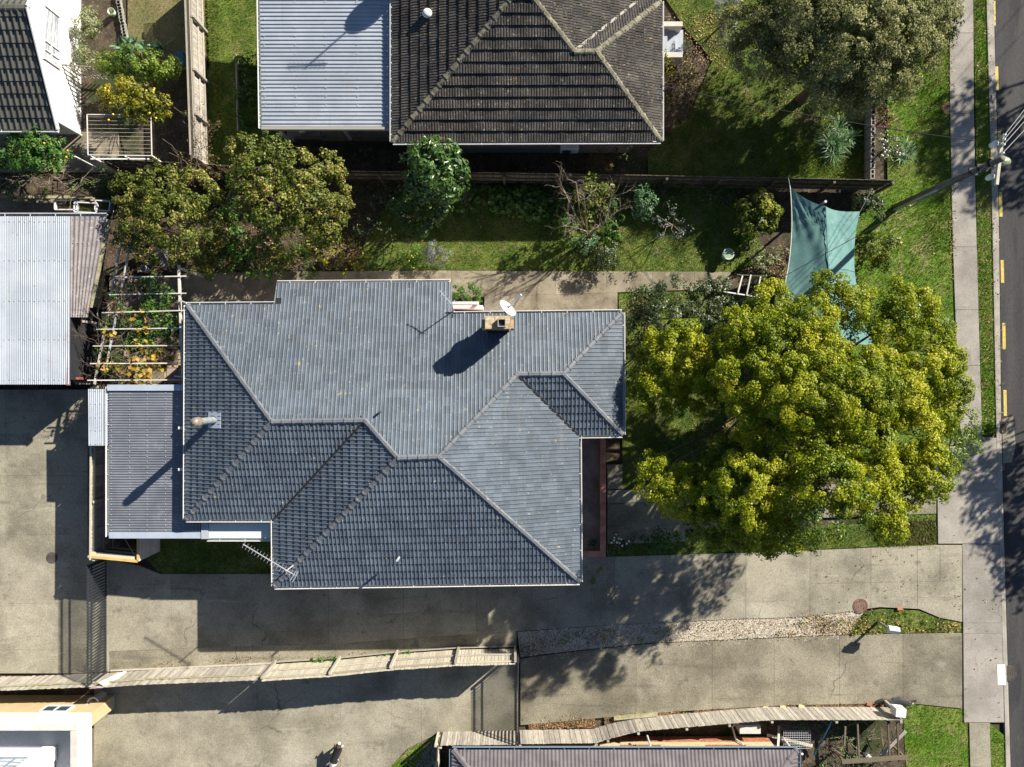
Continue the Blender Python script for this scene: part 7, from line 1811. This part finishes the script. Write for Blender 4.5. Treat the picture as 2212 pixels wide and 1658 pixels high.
# street trees on the far side of the road: their shade falls across it
plant('street_tree', 'tall street tree across the road opposite the power pole', 'tree', (2611, -54), [(2860, -260, 90, 6.5), (2960, -330, 110, 7.5), (3040, -240, 100, 7), (2940, -200, 100, 6.5), (2900, -380, 90, 7), (2850, -160, 70, 5.5)], 'deep', group='street trees across the road', trunk_r=.25, per=30, L=.24, Wd=.16, sr=.5, k=2.2)
plant('street_tree', 'open crowned street tree across the road opposite the drain', 'tree', (2560, 750), [(2700, 680, 60, 5), (2790, 640, 70, 6), (2870, 720, 70, 6), (2780, 750, 66, 5.4), (2700, 800, 56, 5), (2840, 830, 66, 5.6), (2740, 890, 60, 5), (2660, 760, 44, 4.4), (2800, 940, 60, 5.2), (2720, 980, 50, 4.8), (2830, 1030, 50, 5)], 'deep', group='street trees across the road', trunk_r=.2, per=26, L=.2, Wd=.13, sr=.35, k=1.7, loose=.3)

# =================================================================== THE DOG
dg = W(731, 1621)
axis = Vector((-21.6, -58.8, 0)).normalized()          # from nose to tail on the plan
fwd = -axis; sid = Vector((-fwd.y, fwd.x, 0))
DK = 1.16
def dp(f, s, z): return dg + (fwd * f + sid * s + Vector((0, 0, z))) * DK
dt = thing('dog', (dg.x, dg.y, 0), 'black and white dog standing on the sunlit lower drive', 'dog')
pts, edg, rad = [], [], []
def nodep(p, r, par=None):
    pts.append(p); rad.append(r * DK)
    if par is not None: edg.append((par, len(pts) - 1))
    return len(pts) - 1
hip = nodep(dp(-.30, 0, .50), .135)
loin = nodep(dp(-.13, 0, .50), .115, hip)
rib = nodep(dp(.08, 0, .485), .165, loin)
sho = nodep(dp(.24, 0, .51), .14, rib)
nk = nodep(dp(.36, .01, .60), .10, sho)
hd = nodep(dp(.46, .02, .67), .098, nk)
mz = nodep(dp(.56, .03, .635), .052, hd)
ns = nodep(dp(.625, .035, .62), .035, mz)
for s in (-1, 1):
    a = nodep(dp(.22, s * .085, .36), .065, sho); b = nodep(dp(.20, s * .09, .22), .042, a); c = nodep(dp(.21, s * .09, .06), .033, b); nodep(dp(.25, s * .09, .028), .036, c)
    a = nodep(dp(-.30, s * .09, .36), .085, hip); b = nodep(dp(-.25, s * .10, .26), .052, a); c = nodep(dp(-.36, s * .10, .16), .035, b); d = nodep(dp(-.34, s * .10, .05), .03, c); nodep(dp(-.30, s * .10, .028), .035, d)
tl = nodep(dp(-.42, -.01, .51), .06, hip); tl = nodep(dp(-.51, -.03, .43), .07, tl); tl = nodep(dp(-.59, -.05, .34), .07, tl); nodep(dp(-.67, -.04, .27), .03, tl)
me = bpy.data.meshes.new('body'); me.from_pydata([tuple(p) for p in pts], edg, []); me.update()
m, t = _nt('dog_coat')
g_ = t.nodes.new('ShaderNodeNewGeometry')
def along(vec, ori):
    s = t.nodes.new('ShaderNodeVectorMath'); s.operation = 'SUBTRACT'; t.links.new(g_.outputs['Position'], s.inputs[0]); s.inputs[1].default_value = ori
    d = t.nodes.new('ShaderNodeVectorMath'); d.operation = 'DOT_PRODUCT'; t.links.new(s.outputs[0], d.inputs[0]); d.inputs[1].default_value = vec
    return d.outputs['Value']
fa = along(tuple(fwd / DK), tuple(dg)); nz = _noise(t, g_.outputs['Position'], 14, 3)
def addn(a, b, k):
    n = t.nodes.new('ShaderNodeMath'); n.operation = 'MULTIPLY_ADD'; t.links.new(b, n.inputs[0]); n.inputs[1].default_value = k; t.links.new(a, n.inputs[2]); return n.outputs[0]
fj = addn(fa, nz, .08)
def band(a, b, w=.015):
    r1 = _ramp(t, fj, a - w, a + w); r2 = _ramp(t, fj, b - w, b + w, 1, 0)
    n = t.nodes.new('ShaderNodeMath'); n.operation = 'MULTIPLY'; t.links.new(r1, n.inputs[0]); t.links.new(r2, n.inputs[1]); return n.outputs[0]
zc_ = along((0, 0, 1), (0, 0, 0))
col = _mix(t, _ramp(t, nz, .3, .7), (.010, .009, .009), (.022, .019, .017))
col = _mix(t, band(.45, .54), col, (.075, .035, .02))
col = _mix(t, band(-.43, -.22), col, (.72, .70, .66))
col = _mix(t, band(.585, .9), col, (.70, .66, .60))
col = _mix(t, _ramp(t, zc_, .2, .26, 1, 0), col, (.65, .62, .57))
p = t.nodes.new('ShaderNodeBsdfPrincipled'); t.links.new(col, p.inputs['Base Color']); p.inputs['Roughness'].default_value = .8
bp = t.nodes.new('ShaderNodeBump'); bp.inputs['Strength'].default_value = .6; bp.inputs['Distance'].default_value = .01; t.links.new(_noise(t, g_.outputs['Position'], 60, 3), bp.inputs['Height']); t.links.new(bp.outputs[0], p.inputs['Normal'])
o = t.nodes.new('ShaderNodeOutputMaterial'); t.links.new(p.outputs[0], o.inputs[0])
body = obj('body', me, m, dt)
sm = body.modifiers.new('skin', 'SKIN')
for i, r in enumerate(rad): me.skin_vertices[0].data[i].radius = (r, r * (0.92 if i < 4 else 1))
me.skin_vertices[0].data[0].use_root = True
body.modifiers.new('sub', 'SUBSURF').levels = 2; body.modifiers['sub'].render_levels = 2
sm.use_smooth_shade = True
for s in (-1, 1):
    b_ = MB(); c = dp(.43, .02 + s * .085, .72)
    b_.add([c, c + fwd * .06 + sid * s * .01, c - fwd * .03 + sid * s * .09 - Vector((0, 0, .08)), c + fwd * .05 + sid * s * .10 - Vector((0, 0, .10)), c + Vector((0, 0, .03)) + sid * s * .03, c - sid * s * .02 - Vector((0, 0, .05))],
           [(0, 1, 4), (1, 3, 4), (3, 2, 4), (2, 0, 4), (1, 0, 5), (3, 1, 5), (2, 3, 5), (0, 2, 5)]); b_.build('ear', m, dt, smooth=True)
    b_ = MB(); c = dp(.515, .025 + s * .055, .70); b_.lathe(c - Vector((0, 0, .014)), [(0, 0), (.012, .006), (.014, .014), (.01, .024), (0, .028)], 8); b_.build('eye', MT['glass'], dt)
b_ = MB(); c = dp(.655, .037, .628); b_.lathe(c - Vector((0, 0, .018)), [(0, 0), (.018, .008), (.022, .018), (.014, .03), (0, .034)], 10); b_.build('nose', MT['black_metal'], dt)
